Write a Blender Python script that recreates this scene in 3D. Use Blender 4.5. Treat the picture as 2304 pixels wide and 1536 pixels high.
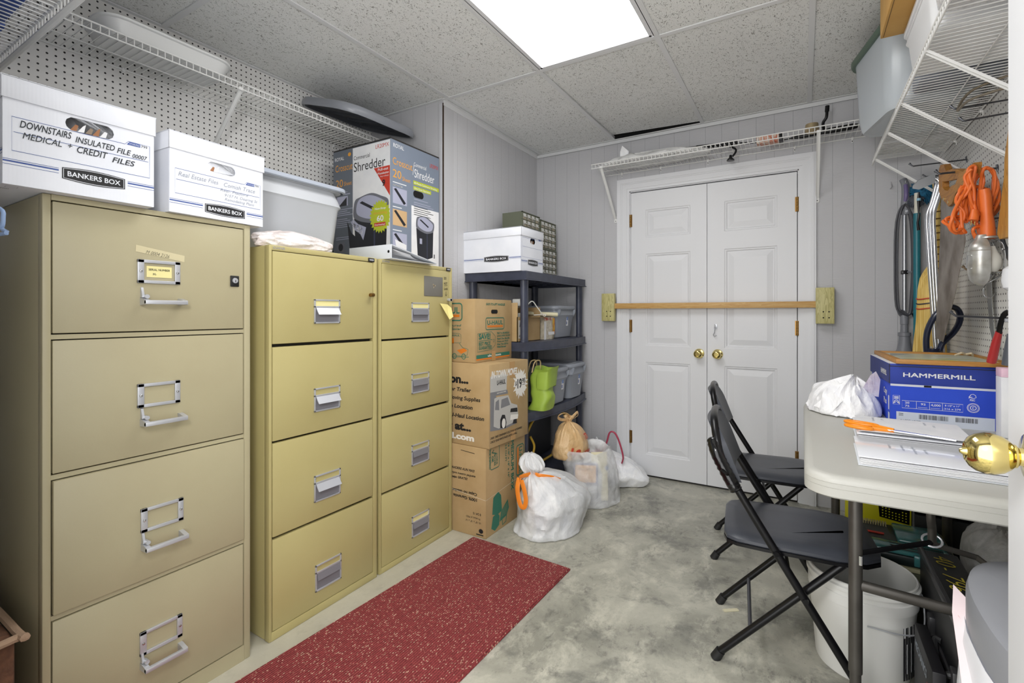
import bpy, bmesh, math, random
from mathutils import Vector, Matrix, noise
random.seed(7)
for o in list(bpy.data.objects): bpy.data.objects.remove(o)
SC = bpy.context.scene
COL = SC.collection
PI = math.pi
# ---------------------------------------------------------------- camera, world, light, exposure
cam = bpy.data.objects.new('camera', bpy.data.cameras.new('camera'))
COL.objects.link(cam); SC.camera = cam
cam.data.sensor_width = 36.0
cam.data.lens = 36.0 * 1082.0 / 2304.0
cam.data.clip_start = 0.02
cam.data.shift_y = -(768.0 - 705.0) / 2304.0
cam.location = (0, 0, 1.16)
cam.rotation_euler = (PI / 2, 0, math.atan(654 / 1082.0))
W = bpy.data.worlds.new('world'); SC.world = W; W.use_nodes = True
W.node_tree.nodes['Background'].inputs[0].default_value = (1.0, 1.0, 1.0, 1)
W.node_tree.nodes['Background'].inputs[1].default_value = 3.0
SC.view_settings.view_transform = 'Standard'
SC.view_settings.look = 'None'
SC.view_settings.gamma = 1.0
SC.view_settings.exposure = 0.34
SC.view_settings.use_curve_mapping = False
LAMP = 8.0      # emission of the troffer's lens

# the photographer's soft flash, held up in the doorway (it throws the tote cover's shadow on the ceiling)
fl = bpy.data.lights.new('doorway_flash', 'POINT'); fl.energy = 36; fl.shadow_soft_size = .16; fl.color = (1, .99, .98)
flo = bpy.data.objects.new('doorway_flash', fl); COL.objects.link(flo); flo.location = (-.32, -.12, 1.72)

# ---------------------------------------------------------------- materials
def lin(h):
    if isinstance(h, str):
        h = h.lstrip('#'); h = [int(h[i:i + 2], 16) / 255 for i in (0, 2, 4)]
    return tuple(c / 12.92 if c <= .04045 else ((c + .055) / 1.055) ** 2.4 for c in h) + (1,)
MATS = {}
class N:
    def __init__(s, m): s.t = m.node_tree; s.n = s.t.nodes; s.l = s.t.links; s.b = s.n.get('Principled BSDF')
    def new(s, k, **kw):
        n = s.n.new(k)
        for a, v in kw.items():
            if a.startswith('i_'):
                a = a[2:]; n.inputs[int(a) if a.isdigit() else a].default_value = v
            else: setattr(n, a, v)
        return n
    def link(s, a, b): s.l.new(a, b)
    def math(s, op, a, b=None, c=None):
        n = s.new('ShaderNodeMath', operation=op)
        for i, v in enumerate((a, b, c)):
            if v is None: continue
            if isinstance(v, (int, float)): n.inputs[i].default_value = v
            else: s.link(v, n.inputs[i])
        return n.outputs[0]
    def co(s): return s.new('ShaderNodeTexCoord').outputs['Object']
    def noise(s, scale, detail=3, vec=None, rough=.5, dist=0):
        n = s.new('ShaderNodeTexNoise', i_Scale=scale, i_Detail=detail, i_Roughness=rough, i_Distortion=dist)
        s.link(vec if vec else s.co(), n.inputs['Vector']); return n.outputs['Fac']
    def mapped(s, sc): 
        n = s.new('ShaderNodeMapping'); n.inputs['Scale'].default_value = sc; s.link(s.co(), n.inputs['Vector']); return n.outputs[0]
    def mix(s, f, a, b):
        n = s.new('ShaderNodeMix', data_type='RGBA')
        if isinstance(f, (int, float)): n.inputs[0].default_value = f
        else: s.link(f, n.inputs[0])
        for i, v in ((6, a), (7, b)):
            if isinstance(v, tuple): n.inputs[i].default_value = v
            else: s.link(v, n.inputs[i])
        return n.outputs[2]
    def ramp(s, f, a, b):
        n = s.new('ShaderNodeMapRange'); n.inputs[1].default_value = a; n.inputs[2].default_value = b
        s.link(f, n.inputs[0]); return n.outputs[0]
    def bump(s, h, st, dist=.002):
        n = s.new('ShaderNodeBump'); n.inputs['Strength'].default_value = st; n.inputs['Distance'].default_value = dist
        s.link(h, n.inputs['Height']); s.link(n.outputs[0], s.b.inputs['Normal'])
    def col(s, c): s.link(c, s.b.inputs['Base Color'])
def mat(name, c, rough=.5, metal=0, var=None, vs=6, bump=0, bs=60, bd=.002, alpha=1, trans=0, emit=0, sub=0):
    if name in MATS: return MATS[name]
    m = bpy.data.materials.new(name); m.use_nodes = True; k = N(m); b = k.b
    b.inputs['Base Color'].default_value = lin(c); b.inputs['Roughness'].default_value = rough; b.inputs['Metallic'].default_value = metal
    if alpha < 1: b.inputs['Alpha'].default_value = alpha
    if trans: b.inputs['Transmission Weight'].default_value = trans
    if emit: b.inputs['Emission Color'].default_value = lin(c); b.inputs['Emission Strength'].default_value = emit
    if var: k.col(k.mix(k.ramp(k.noise(vs, 4), .35, .68), lin(c), lin(var)))
    if bump: k.bump(k.noise(bs, 3), bump, bd)
    MATS[name] = m; return m
def newmat(name):
    m = bpy.data.materials.new(name); m.use_nodes = True; MATS[name] = m; return m, N(m)

def m_pegboard(name, base, ax):
    m, k = newmat(name)
    s = k.new('ShaderNodeSeparateXYZ'); k.link(k.co(), s.inputs[0])
    fy = k.math('SUBTRACT', k.math('FRACT', k.math('MULTIPLY', s.outputs[ax], 1 / .0254)), .5)
    fz = k.math('SUBTRACT', k.math('FRACT', k.math('MULTIPLY', s.outputs[2], 1 / .0254)), .5)
    d = k.math('SQRT', k.math('ADD', k.math('MULTIPLY', fy, fy), k.math('MULTIPLY', fz, fz)))
    hole = k.math('LESS_THAN', d, .15)
    n = k.mix(k.noise(4, 4), lin(base), lin('#c9c8c4'))
    k.col(k.mix(hole, n, lin('#0d0c0c'))); k.b.inputs['Roughness'].default_value = .5
    k.bump(k.math('SUBTRACT', 1.0, hole), .4, .003)
    return m
def m_panel(name, c, ax):
    m, k = newmat(name)
    s = k.new('ShaderNodeSeparateXYZ'); k.link(k.co(), s.inputs[0])
    f = k.math('ABSOLUTE', k.math('SUBTRACT', k.math('FRACT', k.math('MULTIPLY', s.outputs[ax], 1 / .1016)), .5))
    g = k.ramp(f, 0.004, .013)
    hn = k.noise(22, 5, k.mapped((1, 1, 9)), .7)
    k.col(k.mix(k.math('SUBTRACT', 1.0, g), lin(c), lin('#9b9ca0')))
    k.b.inputs['Roughness'].default_value = .55
    k.bump(k.math('ADD', k.math('MULTIPLY', g, 1.6), k.math('MULTIPLY', k.ramp(hn, .35, .65), .8)), .45, .0018)
    return m
def m_ceiling():
    m, k = newmat('acoustic_tile')
    v = k.new('ShaderNodeTexNoise', i_Scale=105, i_Detail=1.5, i_Roughness=.5, i_Distortion=1.9)
    k.link(k.mapped((1, .6, 1)), v.inputs['Vector'])
    pit = k.ramp(v.outputs['Fac'], .615, .66)
    big = k.noise(3, 3)
    base = k.mix(k.ramp(big, .3, .8), lin('#ecedeb'), lin('#e2e3e1'))
    fine = k.mix(k.ramp(k.noise(260, 2), .4, .7), base, lin('#d6d7d5'))
    k.col(k.mix(pit, fine, lin('#9b9a96'))); k.b.inputs['Roughness'].default_value = .95
    k.bump(k.math('SUBTRACT', k.math('MULTIPLY', k.noise(200, 2), .35), pit), .6, .002)
    return m
def m_concrete():
    m, k = newmat('concrete')
    a = k.noise(2.2, 9, None, .66, .3); b = k.noise(9, 8, k.mapped((1, .6, 1)), .72, .25); c = k.noise(110, 4); d = k.noise(4.5, 9, None, .74, .35)
    e = k.noise(28, 8, k.mapped((1, .5, 1)), .75, .4)
    x = k.mix(k.ramp(a, .40, .60), lin('#b2b0a3'), lin('#8c8b80'))
    x = k.mix(k.math('MULTIPLY', k.ramp(b, .50, .66), .75), x, lin('#cbc8b9'))
    x = k.mix(k.math('MULTIPLY', k.ramp(d, .52, .64), .75), x, lin('#6c6c66'))
    x = k.mix(k.math('MULTIPLY', k.math('MULTIPLY', k.ramp(e, .54, .64), k.ramp(a, .42, .55)), .7), x, lin('#66655f'))
    x = k.mix(k.math('MULTIPLY', k.ramp(c, .62, .75), .4), x, lin('#5f5f59'))
    # pale dusty strip along the cabinets
    s = k.new('ShaderNodeSeparateXYZ'); k.link(k.co(), s.inputs[0])
    st = k.math('MULTIPLY', k.math('SUBTRACT', 1.0, k.ramp(k.math('ADD', s.outputs[0], k.math('MULTIPLY', b, .25)), -1.45, -1.0)), .7)
    x = k.mix(st, x, lin('#bdb8a6'))
    k.col(x); k.b.inputs['Roughness'].default_value = .42
    k.link(k.ramp(b, .2, .9), k.b.inputs['Roughness']) if False else None
    k.bump(k.noise(35, 6, None, .7), .25, .003)
    return m
def m_rug():
    m, k = newmat('rug_loop')
    s = k.new('ShaderNodeSeparateXYZ'); k.link(k.co(), s.inputs[0])
    row = k.math('SINE', k.math('MULTIPLY', s.outputs[0], 2 * PI / .0085))
    dots = k.new('ShaderNodeTexVoronoi', i_Scale=1.0); k.link(k.mapped((215, 135, 1)), dots.inputs['Vector'])
    cs = k.new('ShaderNodeSeparateColor'); k.link(dots.outputs['Color'], cs.inputs[0])
    speck = k.math('MULTIPLY', k.ramp(cs.outputs[0], .78, .80), k.math('LESS_THAN', dots.outputs['Distance'], .42))
    rs = speck
    base = k.mix(k.ramp(k.noise(120, 2), .3, .7), lin('#a04445'), lin('#863133'))
    base = k.mix(k.math('MULTIPLY', k.ramp(row, .1, -1), .5), base, lin('#6d1b1d'))
    k.col(k.mix(k.math('MULTIPLY', rs, .8), base, lin('#dcb49c'))); k.b.inputs['Roughness'].default_value = .95
    k.bump(k.math('ADD', row, k.math('MULTIPLY', k.math('SUBTRACT', 1.0, dots.outputs['Distance']), 1.6)), .8, .003)
    return m
def m_wood(name, a, b, ax=0, sc=1):
    m, k = newmat(name)
    q = [9, 9, 9]; q[ax] = .9
    f = k.noise(4 * sc, 4, k.mapped(tuple(q)), .55, 1.2)
    g = k.math('FRACT', k.math('MULTIPLY', f, 5))
    k.col(k.mix(g, lin(a), lin(b))); k.b.inputs['Roughness'].default_value = .5
    return m
def m_card(name, a, b):
    m, k = newmat(name)
    s = k.new('ShaderNodeSeparateXYZ'); k.link(k.co(), s.inputs[0])
    flute = k.math('SINE', k.math('MULTIPLY', k.math('ADD', s.outputs[0], s.outputs[1]), 2 * PI / .007))
    k.col(k.mix(k.ramp(k.noise(7, 4), .3, .75), lin(a), lin(b))); k.b.inputs['Roughness'].default_value = .75
    k.bump(k.math('ADD', k.math('MULTIPLY', flute, .3), k.noise(40, 3)), .12, .001)
    return m
def m_film(name, c, alpha, rough=.28):
    m, k = newmat(name); b = k.b
    n = k.noise(9, 5, None, .6, 1.5)
    k.col(k.mix(k.ramp(n, .3, .7), lin(c), lin('#ffffff')))
    b.inputs['Roughness'].default_value = rough; b.inputs['Specular IOR Level'].default_value = .6
    if alpha < 1:
        al = k.math('ADD', k.math('MULTIPLY', n, .25), alpha - .12); k.link(al, b.inputs['Alpha'])
    v = k.new('ShaderNodeTexVoronoi', feature='DISTANCE_TO_EDGE', i_Scale=13.0)
    w = k.new('ShaderNodeTexNoise', i_Scale=5, i_Detail=4); k.link(k.co(), w.inputs['Vector'])
    mx = k.new('ShaderNodeMix', data_type='VECTOR'); mx.inputs[0].default_value = .35
    k.link(k.co(), mx.inputs[4]); k.link(w.outputs['Color'], mx.inputs[5]); k.link(mx.outputs[1], v.inputs['Vector'])
    k.bump(k.math('ADD', k.math('MULTIPLY', k.ramp(v.outputs['Distance'], 0, .35), .35), k.math('MULTIPLY', k.noise(16, 6, k.mapped((1, 1, .35)), .6, 2.0), 1.2)), .55, .010)
    return m
# ---------------------------------------------------------------- geometry helpers
def frame(o, xd, yd):
    x = Vector(xd).normalized(); y = Vector(yd); y = (y - x * y.dot(x)).normalized(); z = x.cross(y)
    M = Matrix((x, y, z)).transposed().to_4x4(); M.translation = Vector(o); return M
TXT = {}
def text_mesh(s, bold, shear):
    key = (s, bold, shear)
    if key in TXT: return TXT[key]
    c = bpy.data.curves.new('t', 'FONT'); c.body = s; c.size = 1; c.shear = shear; c.offset = bold; c.resolution_u = 3
    o = bpy.data.objects.new('t', c); COL.objects.link(o)
    bpy.context.view_layer.update()
    me = bpy.data.meshes.new_from_object(o.evaluated_get(bpy.context.evaluated_depsgraph_get()))
    vs = [tuple(v.co[:2]) for v in me.vertices]; fs = [tuple(p.vertices) for p in me.polygons]
    bpy.data.objects.remove(o); bpy.data.curves.remove(c); bpy.data.meshes.remove(me)
    TXT[key] = (vs, fs); return TXT[key]
class MB:
    def __init__(s): s.v = []; s.f = []; s.m = []; s.sm = []; s.mats = []
    def mi(s, m):
        if m not in s.mats: s.mats.append(m)
        return s.mats.index(m)
    def raw(s, vs, fs, m, M=None, smooth=False):
        b = len(s.v); k = s.mi(m)
        s.v += [tuple(M @ Vector(v)) for v in vs] if M is not None else [tuple(v) for v in vs]
        for f in fs: s.f.append(tuple(b + i for i in f)); s.m.append(k); s.sm.append(smooth)
        return s
    def bm(s, bm, m, M=None, smooth=False):
        bm.verts.index_update()
        s.raw([v.co[:] for v in bm.verts], [[v.index for v in f.verts] for f in bm.faces], m, M, smooth); bm.free(); return s
    def box(s, a, b, m, bev=0, M=None, seg=2):
        bm = bmesh.new(); bmesh.ops.create_cube(bm, size=1)
        for v in bm.verts: v.co = Vector(((a[i] + b[i]) / 2 + v.co[i] * (b[i] - a[i]) for i in range(3)))
        if bev: bmesh.ops.bevel(bm, geom=bm.edges[:], offset=bev, segments=seg, affect='EDGES', profile=.5)
        return s.bm(bm, m, M, bev > 0)
    def cbox(s, c, d, m, bev=0, M=None, seg=2):
        return s.box([c[i] - d[i] / 2 for i in range(3)], [c[i] + d[i] / 2 for i in range(3)], m, bev, M, seg)
    def prism(s, pts, z0, z1, m, M=None, bev=0, smooth=False):
        bm = bmesh.new(); vs = [bm.verts.new((x, y, z0)) for x, y in pts]; f = bm.faces.new(vs)
        r = bmesh.ops.extrude_face_region(bm, geom=[f])
        for v in r['geom']:
            if isinstance(v, bmesh.types.BMVert): v.co.z = z1
        bmesh.ops.recalc_face_normals(bm, faces=bm.faces)
        if bev:
            ed = [e for e in bm.edges if abs(e.verts[0].co.z - e.verts[1].co.z) < 1e-7]
            bmesh.ops.bevel(bm, geom=ed, offset=bev, segments=2, affect='EDGES', profile=.5)
        return s.bm(bm, m, M, smooth)
    def tube(s, pts, r, m, n=8, cyc=False, cap=True, M=None, flat=1.0, nrm=None):
        P = [Vector(p) for p in pts]; L = len(P); rs = r if isinstance(r, (list, tuple)) else [r] * L
        T = []
        for i in range(L):
            a = P[(i - 1) % L] if (cyc or i) else P[i]; b = P[(i + 1) % L] if (cyc or i < L - 1) else P[i]
            T.append((b - a).normalized())
        u = Vector(nrm) if nrm else (Vector((0, 0, 1)) if abs(T[0].z) < .9 else Vector((1, 0, 0)))
        vs = []
        for i in range(L):
            u = (u - T[i] * u.dot(T[i]))
            if u.length < 1e-6: u = T[i].orthogonal()
            u.normalize(); w = T[i].cross(u)
            for j in range(n):
                a = 2 * PI * j / n; vs.append(P[i] + (u * math.cos(a) + w * math.sin(a) * flat) * rs[i])
        fs = []
        for i in range(L if cyc else L - 1):
            k = (i + 1) % L
            for j in range(n): fs.append((i * n + j, i * n + (j + 1) % n, k * n + (j + 1) % n, k * n + j))
        if cap and not cyc: fs += [tuple(range(n))[::-1], tuple((L - 1) * n + j for j in range(n))]
        return s.raw(vs, fs, m, M, n > 4)
    def lathe(s, prof, m, n=24, M=None, sx=1, sy=1, smooth=True):
        vs = []; fs = []; idx = []
        for r, z in prof:
            if r < 1e-6: idx.append([len(vs)]); vs.append((0, 0, z))
            else:
                idx.append(list(range(len(vs), len(vs) + n)))
                vs += [(r * sx * math.cos(2 * PI * j / n), r * sy * math.sin(2 * PI * j / n), z) for j in range(n)]
        for a, b in zip(idx, idx[1:]):
            for j in range(n):
                k = (j + 1) % n
                if len(a) == 1 and len(b) == 1: break
                if len(a) == 1: fs.append((a[0], b[k], b[j]))
                elif len(b) == 1: fs.append((a[j], a[k], b[0]))
                else: fs.append((a[j], a[k], b[k], b[j]))
        return s.raw(vs, fs, m, M, smooth)
    def loft(s, rings, m, M=None, cap0=True, cap1=True, smooth=True):
        n = len(rings[0]); vs = [p for r in rings for p in r]; fs = []
        for i in range(len(rings) - 1):
            for j in range(n): fs.append((i * n + j, i * n + (j + 1) % n, (i + 1) * n + (j + 1) % n, (i + 1) * n + j))
        s.raw(vs, fs, m, M, smooth)
        if cap0: s.raw(rings[0], [tuple(range(n))[::-1]], m, M)
        if cap1: s.raw(rings[-1], [tuple(range(n))], m, M)
        return s
    # printing on a face: F = frame matrix whose z looks out of the surface
    def poly(s, F, pts, m, off=.0006): return s.raw([(x, y, off) for x, y in pts], [tuple(range(len(pts)))], m, F)
    def rect(s, F, x, y, w, h, m, off=.0006): return s.poly(F, [(x, y), (x + w, y), (x + w, y + h), (x, y + h)], m, off)
    def line(s, F, pts, w, m, off=.0006, cyc=False):
        P = [Vector(p) for p in pts]; L = len(P); vs = []; fs = []
        for i in range(L):
            a = P[(i - 1) % L] if (cyc or i) else P[i]; b = P[(i + 1) % L] if (cyc or i < L - 1) else P[i]
            t = (b - a).normalized() if (b - a).length > 1e-9 else Vector((1, 0)); nn = Vector((-t.y, t.x)) * w / 2
            vs += [(*(P[i] + nn), off), (*(P[i] - nn), off)]
        for i in range(L if cyc else L - 1):
            k = (i + 1) % L; fs.append((2 * i + 1, 2 * k + 1, 2 * k, 2 * i))
        return s.raw(vs, fs, m, F)
    def text(s, F, t, x, y, h, m, w=None, bold=.0, shear=0, off=.0009, cen=False, rot=0):
        if bold and ('M' in t or 'W' in t):                   # outline offset breaks those glyphs: thicken by repeats instead
            e = bold * h / .70 * .8 if w is None else bold * h
            if e > 0:
                for i, (dx, dy) in enumerate(((-e, -e), (e, -e), (e, e), (-e, e))): s.text(F, t, x + dx, y + dy, h, m, w, 0, shear, off + i * .00006, cen, rot)
            bold = 0; off += .00024
        vs, fs = text_mesh(t, bold, shear)
        if not vs: return s
        x0 = min(v[0] for v in vs); x1 = max(v[0] for v in vs); sy = h / .70; sx = sy if w is None else w / max(x1 - x0, 1e-6)
        W = (x1 - x0) * sx; c, sn = math.cos(rot), math.sin(rot); out = []
        for a, b in vs:
            p = (a - x0) * sx - (W / 2 if cen else 0); q = b * sy
            out.append((x + p * c - q * sn, y + p * sn + q * c, off))
        return s.raw(out, fs, m, F)
    def build(s, name, parent=None, label=None):
        me = bpy.data.meshes.new(name); me.from_pydata(s.v, [], s.f)
        for m in s.mats: me.materials.append(m)
        me.polygons.foreach_set('material_index', s.m); me.polygons.foreach_set('use_smooth', s.sm)
        me.update()
        if any(s.sm):
            try: me.set_sharp_from_angle(angle=math.radians(38))
            except Exception: pass
        o = bpy.data.objects.new(name, me); COL.objects.link(o)
        if parent: o.parent = parent
        if label: o['label'] = label
        return o
def thing(name, label, cat, loc=(0, 0, 0), rz=0, group=None):
    o = bpy.data.objects.new(name, None); COL.objects.link(o); o.empty_display_size = .05
    o.location = loc; o.rotation_euler = (0, 0, rz); return tag(o, label, cat, group)
def tag(o, label, cat, group=None, kind=None):
    o['label'] = label; o['category'] = cat
    if group: o['group'] = group
    if kind: o['kind'] = kind
    return o
def struct(o): o['kind'] = 'structure'; return o
def dup(r, label=None, loc=None, rz=None):
    def rec(o, p):
        c = o.copy(); COL.objects.link(c); c.parent = p
        for ch in o.children: rec(ch, c)
        return c
    c = rec(r, None)
    if label: c['label'] = label
    if loc: c.location = loc
    if rz is not None: c.rotation_euler = (0, 0, rz)
    return c
def rrect(w, d, r, z, n=5, cx=0, cy=0):
    out = []
    for qx, qy, a0 in ((1, 1, 0), (-1, 1, 90), (-1, -1, 180), (1, -1, 270)):
        for i in range(n):
            a = math.radians(a0 + 90 * i / (n - 1))
            out.append((cx + qx * (w / 2 - r) + r * math.cos(a), cy + qy * (d / 2 - r) + r * math.sin(a), z))
    return out
def arc(cx, cy, r, a0, a1, n=10, ry=None):
    ry = r if ry is None else ry
    return [(cx + r * math.cos(math.radians(a0 + (a1 - a0) * i / n)), cy + ry * math.sin(math.radians(a0 + (a1 - a0) * i / n))) for i in range(n + 1)]
def smooth_path(pts, k=6, cyc=False):
    P = [Vector(p) for p in pts]; L = len(P); out = []
    g = lambda i: P[i % L] if cyc else P[max(0, min(L - 1, i))]
    for i in range(L if cyc else L - 1):
        a, b, c, d = g(i - 1), g(i), g(i + 1), g(i + 2)
        for j in range(k):
            t = j / k
            out.append(.5 * ((2 * b) + (c - a) * t + (2 * a - 5 * b + 4 * c - d) * t * t + (3 * b - a - 3 * c + d) * t ** 3))
    if not cyc: out.append(P[-1])
    return out
# palette
M_white = mat('white_paint', '#dcdde0', .45, bump=.12, bs=30)
M_wire = mat('white_vinyl_wire', '#e4e4e2', .35)
M_black = mat('black_print', '#17171a', .6)
M_dark = mat('dark_void', '#050505', .9)
M_paper = mat('paper_white', '#e9e9ea', .7, var='#dedfe2', vs=12)
M_steel = mat('brushed_steel', '#c4c6cb', .34, .5)
M_chrome = mat('chrome', '#d6d8da', .12, 1)
M_brass = mat('polished_brass', '#dcc983', .10, 1)
M_oldbrass = mat('aged_brass', '#8d6b3a', .35, .9)
M_navy = mat('navy_plastic', '#343846', .42, var='#3e4252', vs=20)
M_greyp = mat('grey_plastic', '#8d929b', .4)
M_greyd = mat('dark_grey_plastic', '#6e7178', .4)
M_card = m_card('cardboard', '#b59a70', '#a5895d')
M_cardin = mat('cardboard_inside', '#8b6a42', .9)
M_bbox = m_card('white_cardboard', '#e6e8ee', '#dadde5')
M_blueprint = mat('blue_print', '#3d5596', .6)
M_blackm = mat('black_metal', '#101013', .3, .3)
M_green = mat('green_print', '#2f6f5b', .6)
M_orange = mat('orange_print', '#d9781f', .6)
M_film = m_film('bag_film', '#e9ebf0', 1)
M_filmt = m_film('bag_film_clear', '#eceff3', .62)
# ---------------------------------------------------------------- the room
H_C = 2.44; ZT = 2.75
XL, XS, XR = -2.45, -1.84, .632; YB, YS, YF = 3.435, 2.25, .17
pegl = m_pegboard('pegboard_left', '#ecebea', 1); pegr = m_pegboard('pegboard_right', '#e6e5e4', 1)
pan_x = m_panel('groove_panel_back', '#bfbfc2', 0); pan_y = m_panel('groove_panel_side', '#c6c6c9', 1)
plain = mat('plain_wall', '#cfd0d2', .6)
struct(MB().box((-3.0, -1.2, -.12), (1.2, 3.7, 0), m_concrete()).build('floor'))
struct(MB().box((XL - .1, YF - .1, 0), (XL, YS + .1, ZT), pegl).build('wall_left'))
w = MB(); w.box((XL, YS, 0), (XS, YS + .1, ZT), pan_x); w.box((XS - .1, YS + .1, 0), (XS, YB, ZT), pan_y)
w.box((XS - .006, YS - .0015, 0), (XS + .0015, YS + .004, H_C - .02), mat('corner_gap', '#3a2c20', .8)); w.box((XS - .028, YS - .002, 0), (XS - .010, YS, H_C - .02), mat('corner_strip', '#c4c5ca', .5))
struct(w.build('wall_alcove'))
DX0, DX1, DZ = -1.066, -.03, 2.034
w = MB(); w.box((XS - .1, YB, 0), (DX0 - .02, YB + .1, ZT), pan_x); w.box((DX1 + .02, YB, 0), (XR + .1, YB + .1, ZT), pan_x)
w.box((DX0 - .02, YB, DZ + .02), (DX1 + .02, YB + .1, ZT), pan_x); w.box((DX0 - .3, YB + .15, 0), (DX1 + .3, YB + .16, ZT), M_dark)
struct(w.build('wall_back'))
struct(MB().box((XR, YF - .1, 0), (XR + .1, YB + .1, ZT), pegr).build('wall_right'))
w = MB(); w.box((XL, YF - .1, 0), (-.86, YF, ZT), plain); w.box((.30, YF - .1, 0), (XR, YF, ZT), plain); w.box((-.86, YF - .1, 2.1), (.30, YF, ZT), plain)
struct(w.build('wall_front'))
# ceiling: tiles in a tee grid, one tile lifted off its ledge above the double door
tile = m_ceiling(); tee = mat('grid_white', '#d9dadb', .5)
GX = [XL, -1.80, -1.19, -.575, .035, XR]; GY = [YF, 1.03, 2.25, YB]
LX = (-1.17, -.595); LY = (1.05, 2.23)
c = MB()
for i in range(5):
    for j in range(3):
        if i == 2 and j == 1: continue
        a, b = GX[i] + .004, GX[i + 1] - .004; y0, y1 = GY[j] + .004, GY[j + 1] - .004
        if i == 2 and j == 2:
            c.raw([(a, y0, H_C + .002), (b, y0, H_C + .002), (b, y1 - .026, H_C + .006), (a, y1 - .048, H_C + .022)], [(3, 2, 1, 0)], tile)
            c.raw([(a, y1 - .048, H_C + .022), (b, y1 - .026, H_C + .006), (b, y1 - .026, H_C + .024), (a, y1 - .048, H_C + .040)], [(0, 1, 2, 3)], tile)
        else: c.box((a, y0, H_C + .002), (b, y1, H_C + .016), tile)
c.box((XL - .1, -.0, ZT), (XR + .1, YB + .2, ZT + .03), M_dark)
c.box((XS, YB - .0012, H_C + .0012), (XR, YB + .02, ZT), M_dark); c.box((-1.24, YB - .3, H_C + .06), (-.53, YB, H_C + .07), M_dark)  # added black sheets paint the shade in the gap over the lifted tile
ceil = struct(c.build('ceiling'))
g = MB()
for x in GX[1:5]:
    g.box((x - .012, YF, H_C - .004), (x + .012, YB, H_C + .001), tee); g.box((x - .002, YF, H_C + .001), (x + .002, YB, H_C + .03), tee)
for y in GY[1:3]: g.box((XL, y - .012, H_C - .0042), (XR, y + .012, H_C + .0008), tee)
for a, b in (((XL, YF, 0), (XL + .02, YS, 0)), ((XS, YS, 0), (XS + .02, YB, 0)), ((XR - .02, YF, 0), (XR, YB, 0)), ((XS, YB - .018, 0), (XR, YB, 0)), ((XL, YS - .02, 0), (XS, YS, 0)), ((XL, YF, 0), (XR, YF + .02, 0))):
    g.box((a[0], a[1], H_C - .0045), (b[0], b[1], H_C + .0), tee)
g.build('grid_bars', ceil)
# wall angle and narrow bead under the ceiling of the projecting wall
t = MB()
t.box((XS, YS + .0, H_C - .035), (XS + .006, YB, H_C - .005), tee); t.box((XS, YB - .006, H_C - .03), (XR, YB, H_C - .006), tee)
t.box((XS, YB - .0065, H_C - .032), (XR, YB - .006, H_C - .030), mat('seam_grey', '#707276', .8))
struct(t.build('trim_1'))
# troffer
tl = thing('ceiling_light', 'flat white fluorescent panel light glowing in the ceiling grid', 'light', ((LX[0] + LX[1]) / 2, (LY[0] + LY[1]) / 2, H_C))
a, b = (LX[1] - LX[0]) / 2, (LY[1] - LY[0]) / 2
f = MB()
for q in (-1, 1):
    f.box((-a, q * b - .011, -.004), (a, q * b + .011, .004), M_white); f.box((q * a - .011, -b, -.004), (q * a + .011, b, .004), M_white)
f.box((-a, -b, .05), (a, b, .06), M_white); f.box((-a - .001, -b, .0), (-a, b, .06), M_white); f.box((a, -b, .0), (a + .001, b, .06), M_white)
f.build('frame', tl)
ml, k = newmat('lamp_lens'); k.b.inputs['Base Color'].default_value = (1, 1, 1, 1)
k.b.inputs['Emission Color'].default_value = (1, .995, .985, 1); k.b.inputs['Emission Strength'].default_value = LAMP
MB().raw([(-a + .008, -b + .008, .002), (a - .008, -b + .008, .002), (a - .008, b - .008, .002), (-a + .008, b - .008, .002)], [(3, 2, 1, 0)], ml).build('lens', tl)

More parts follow.
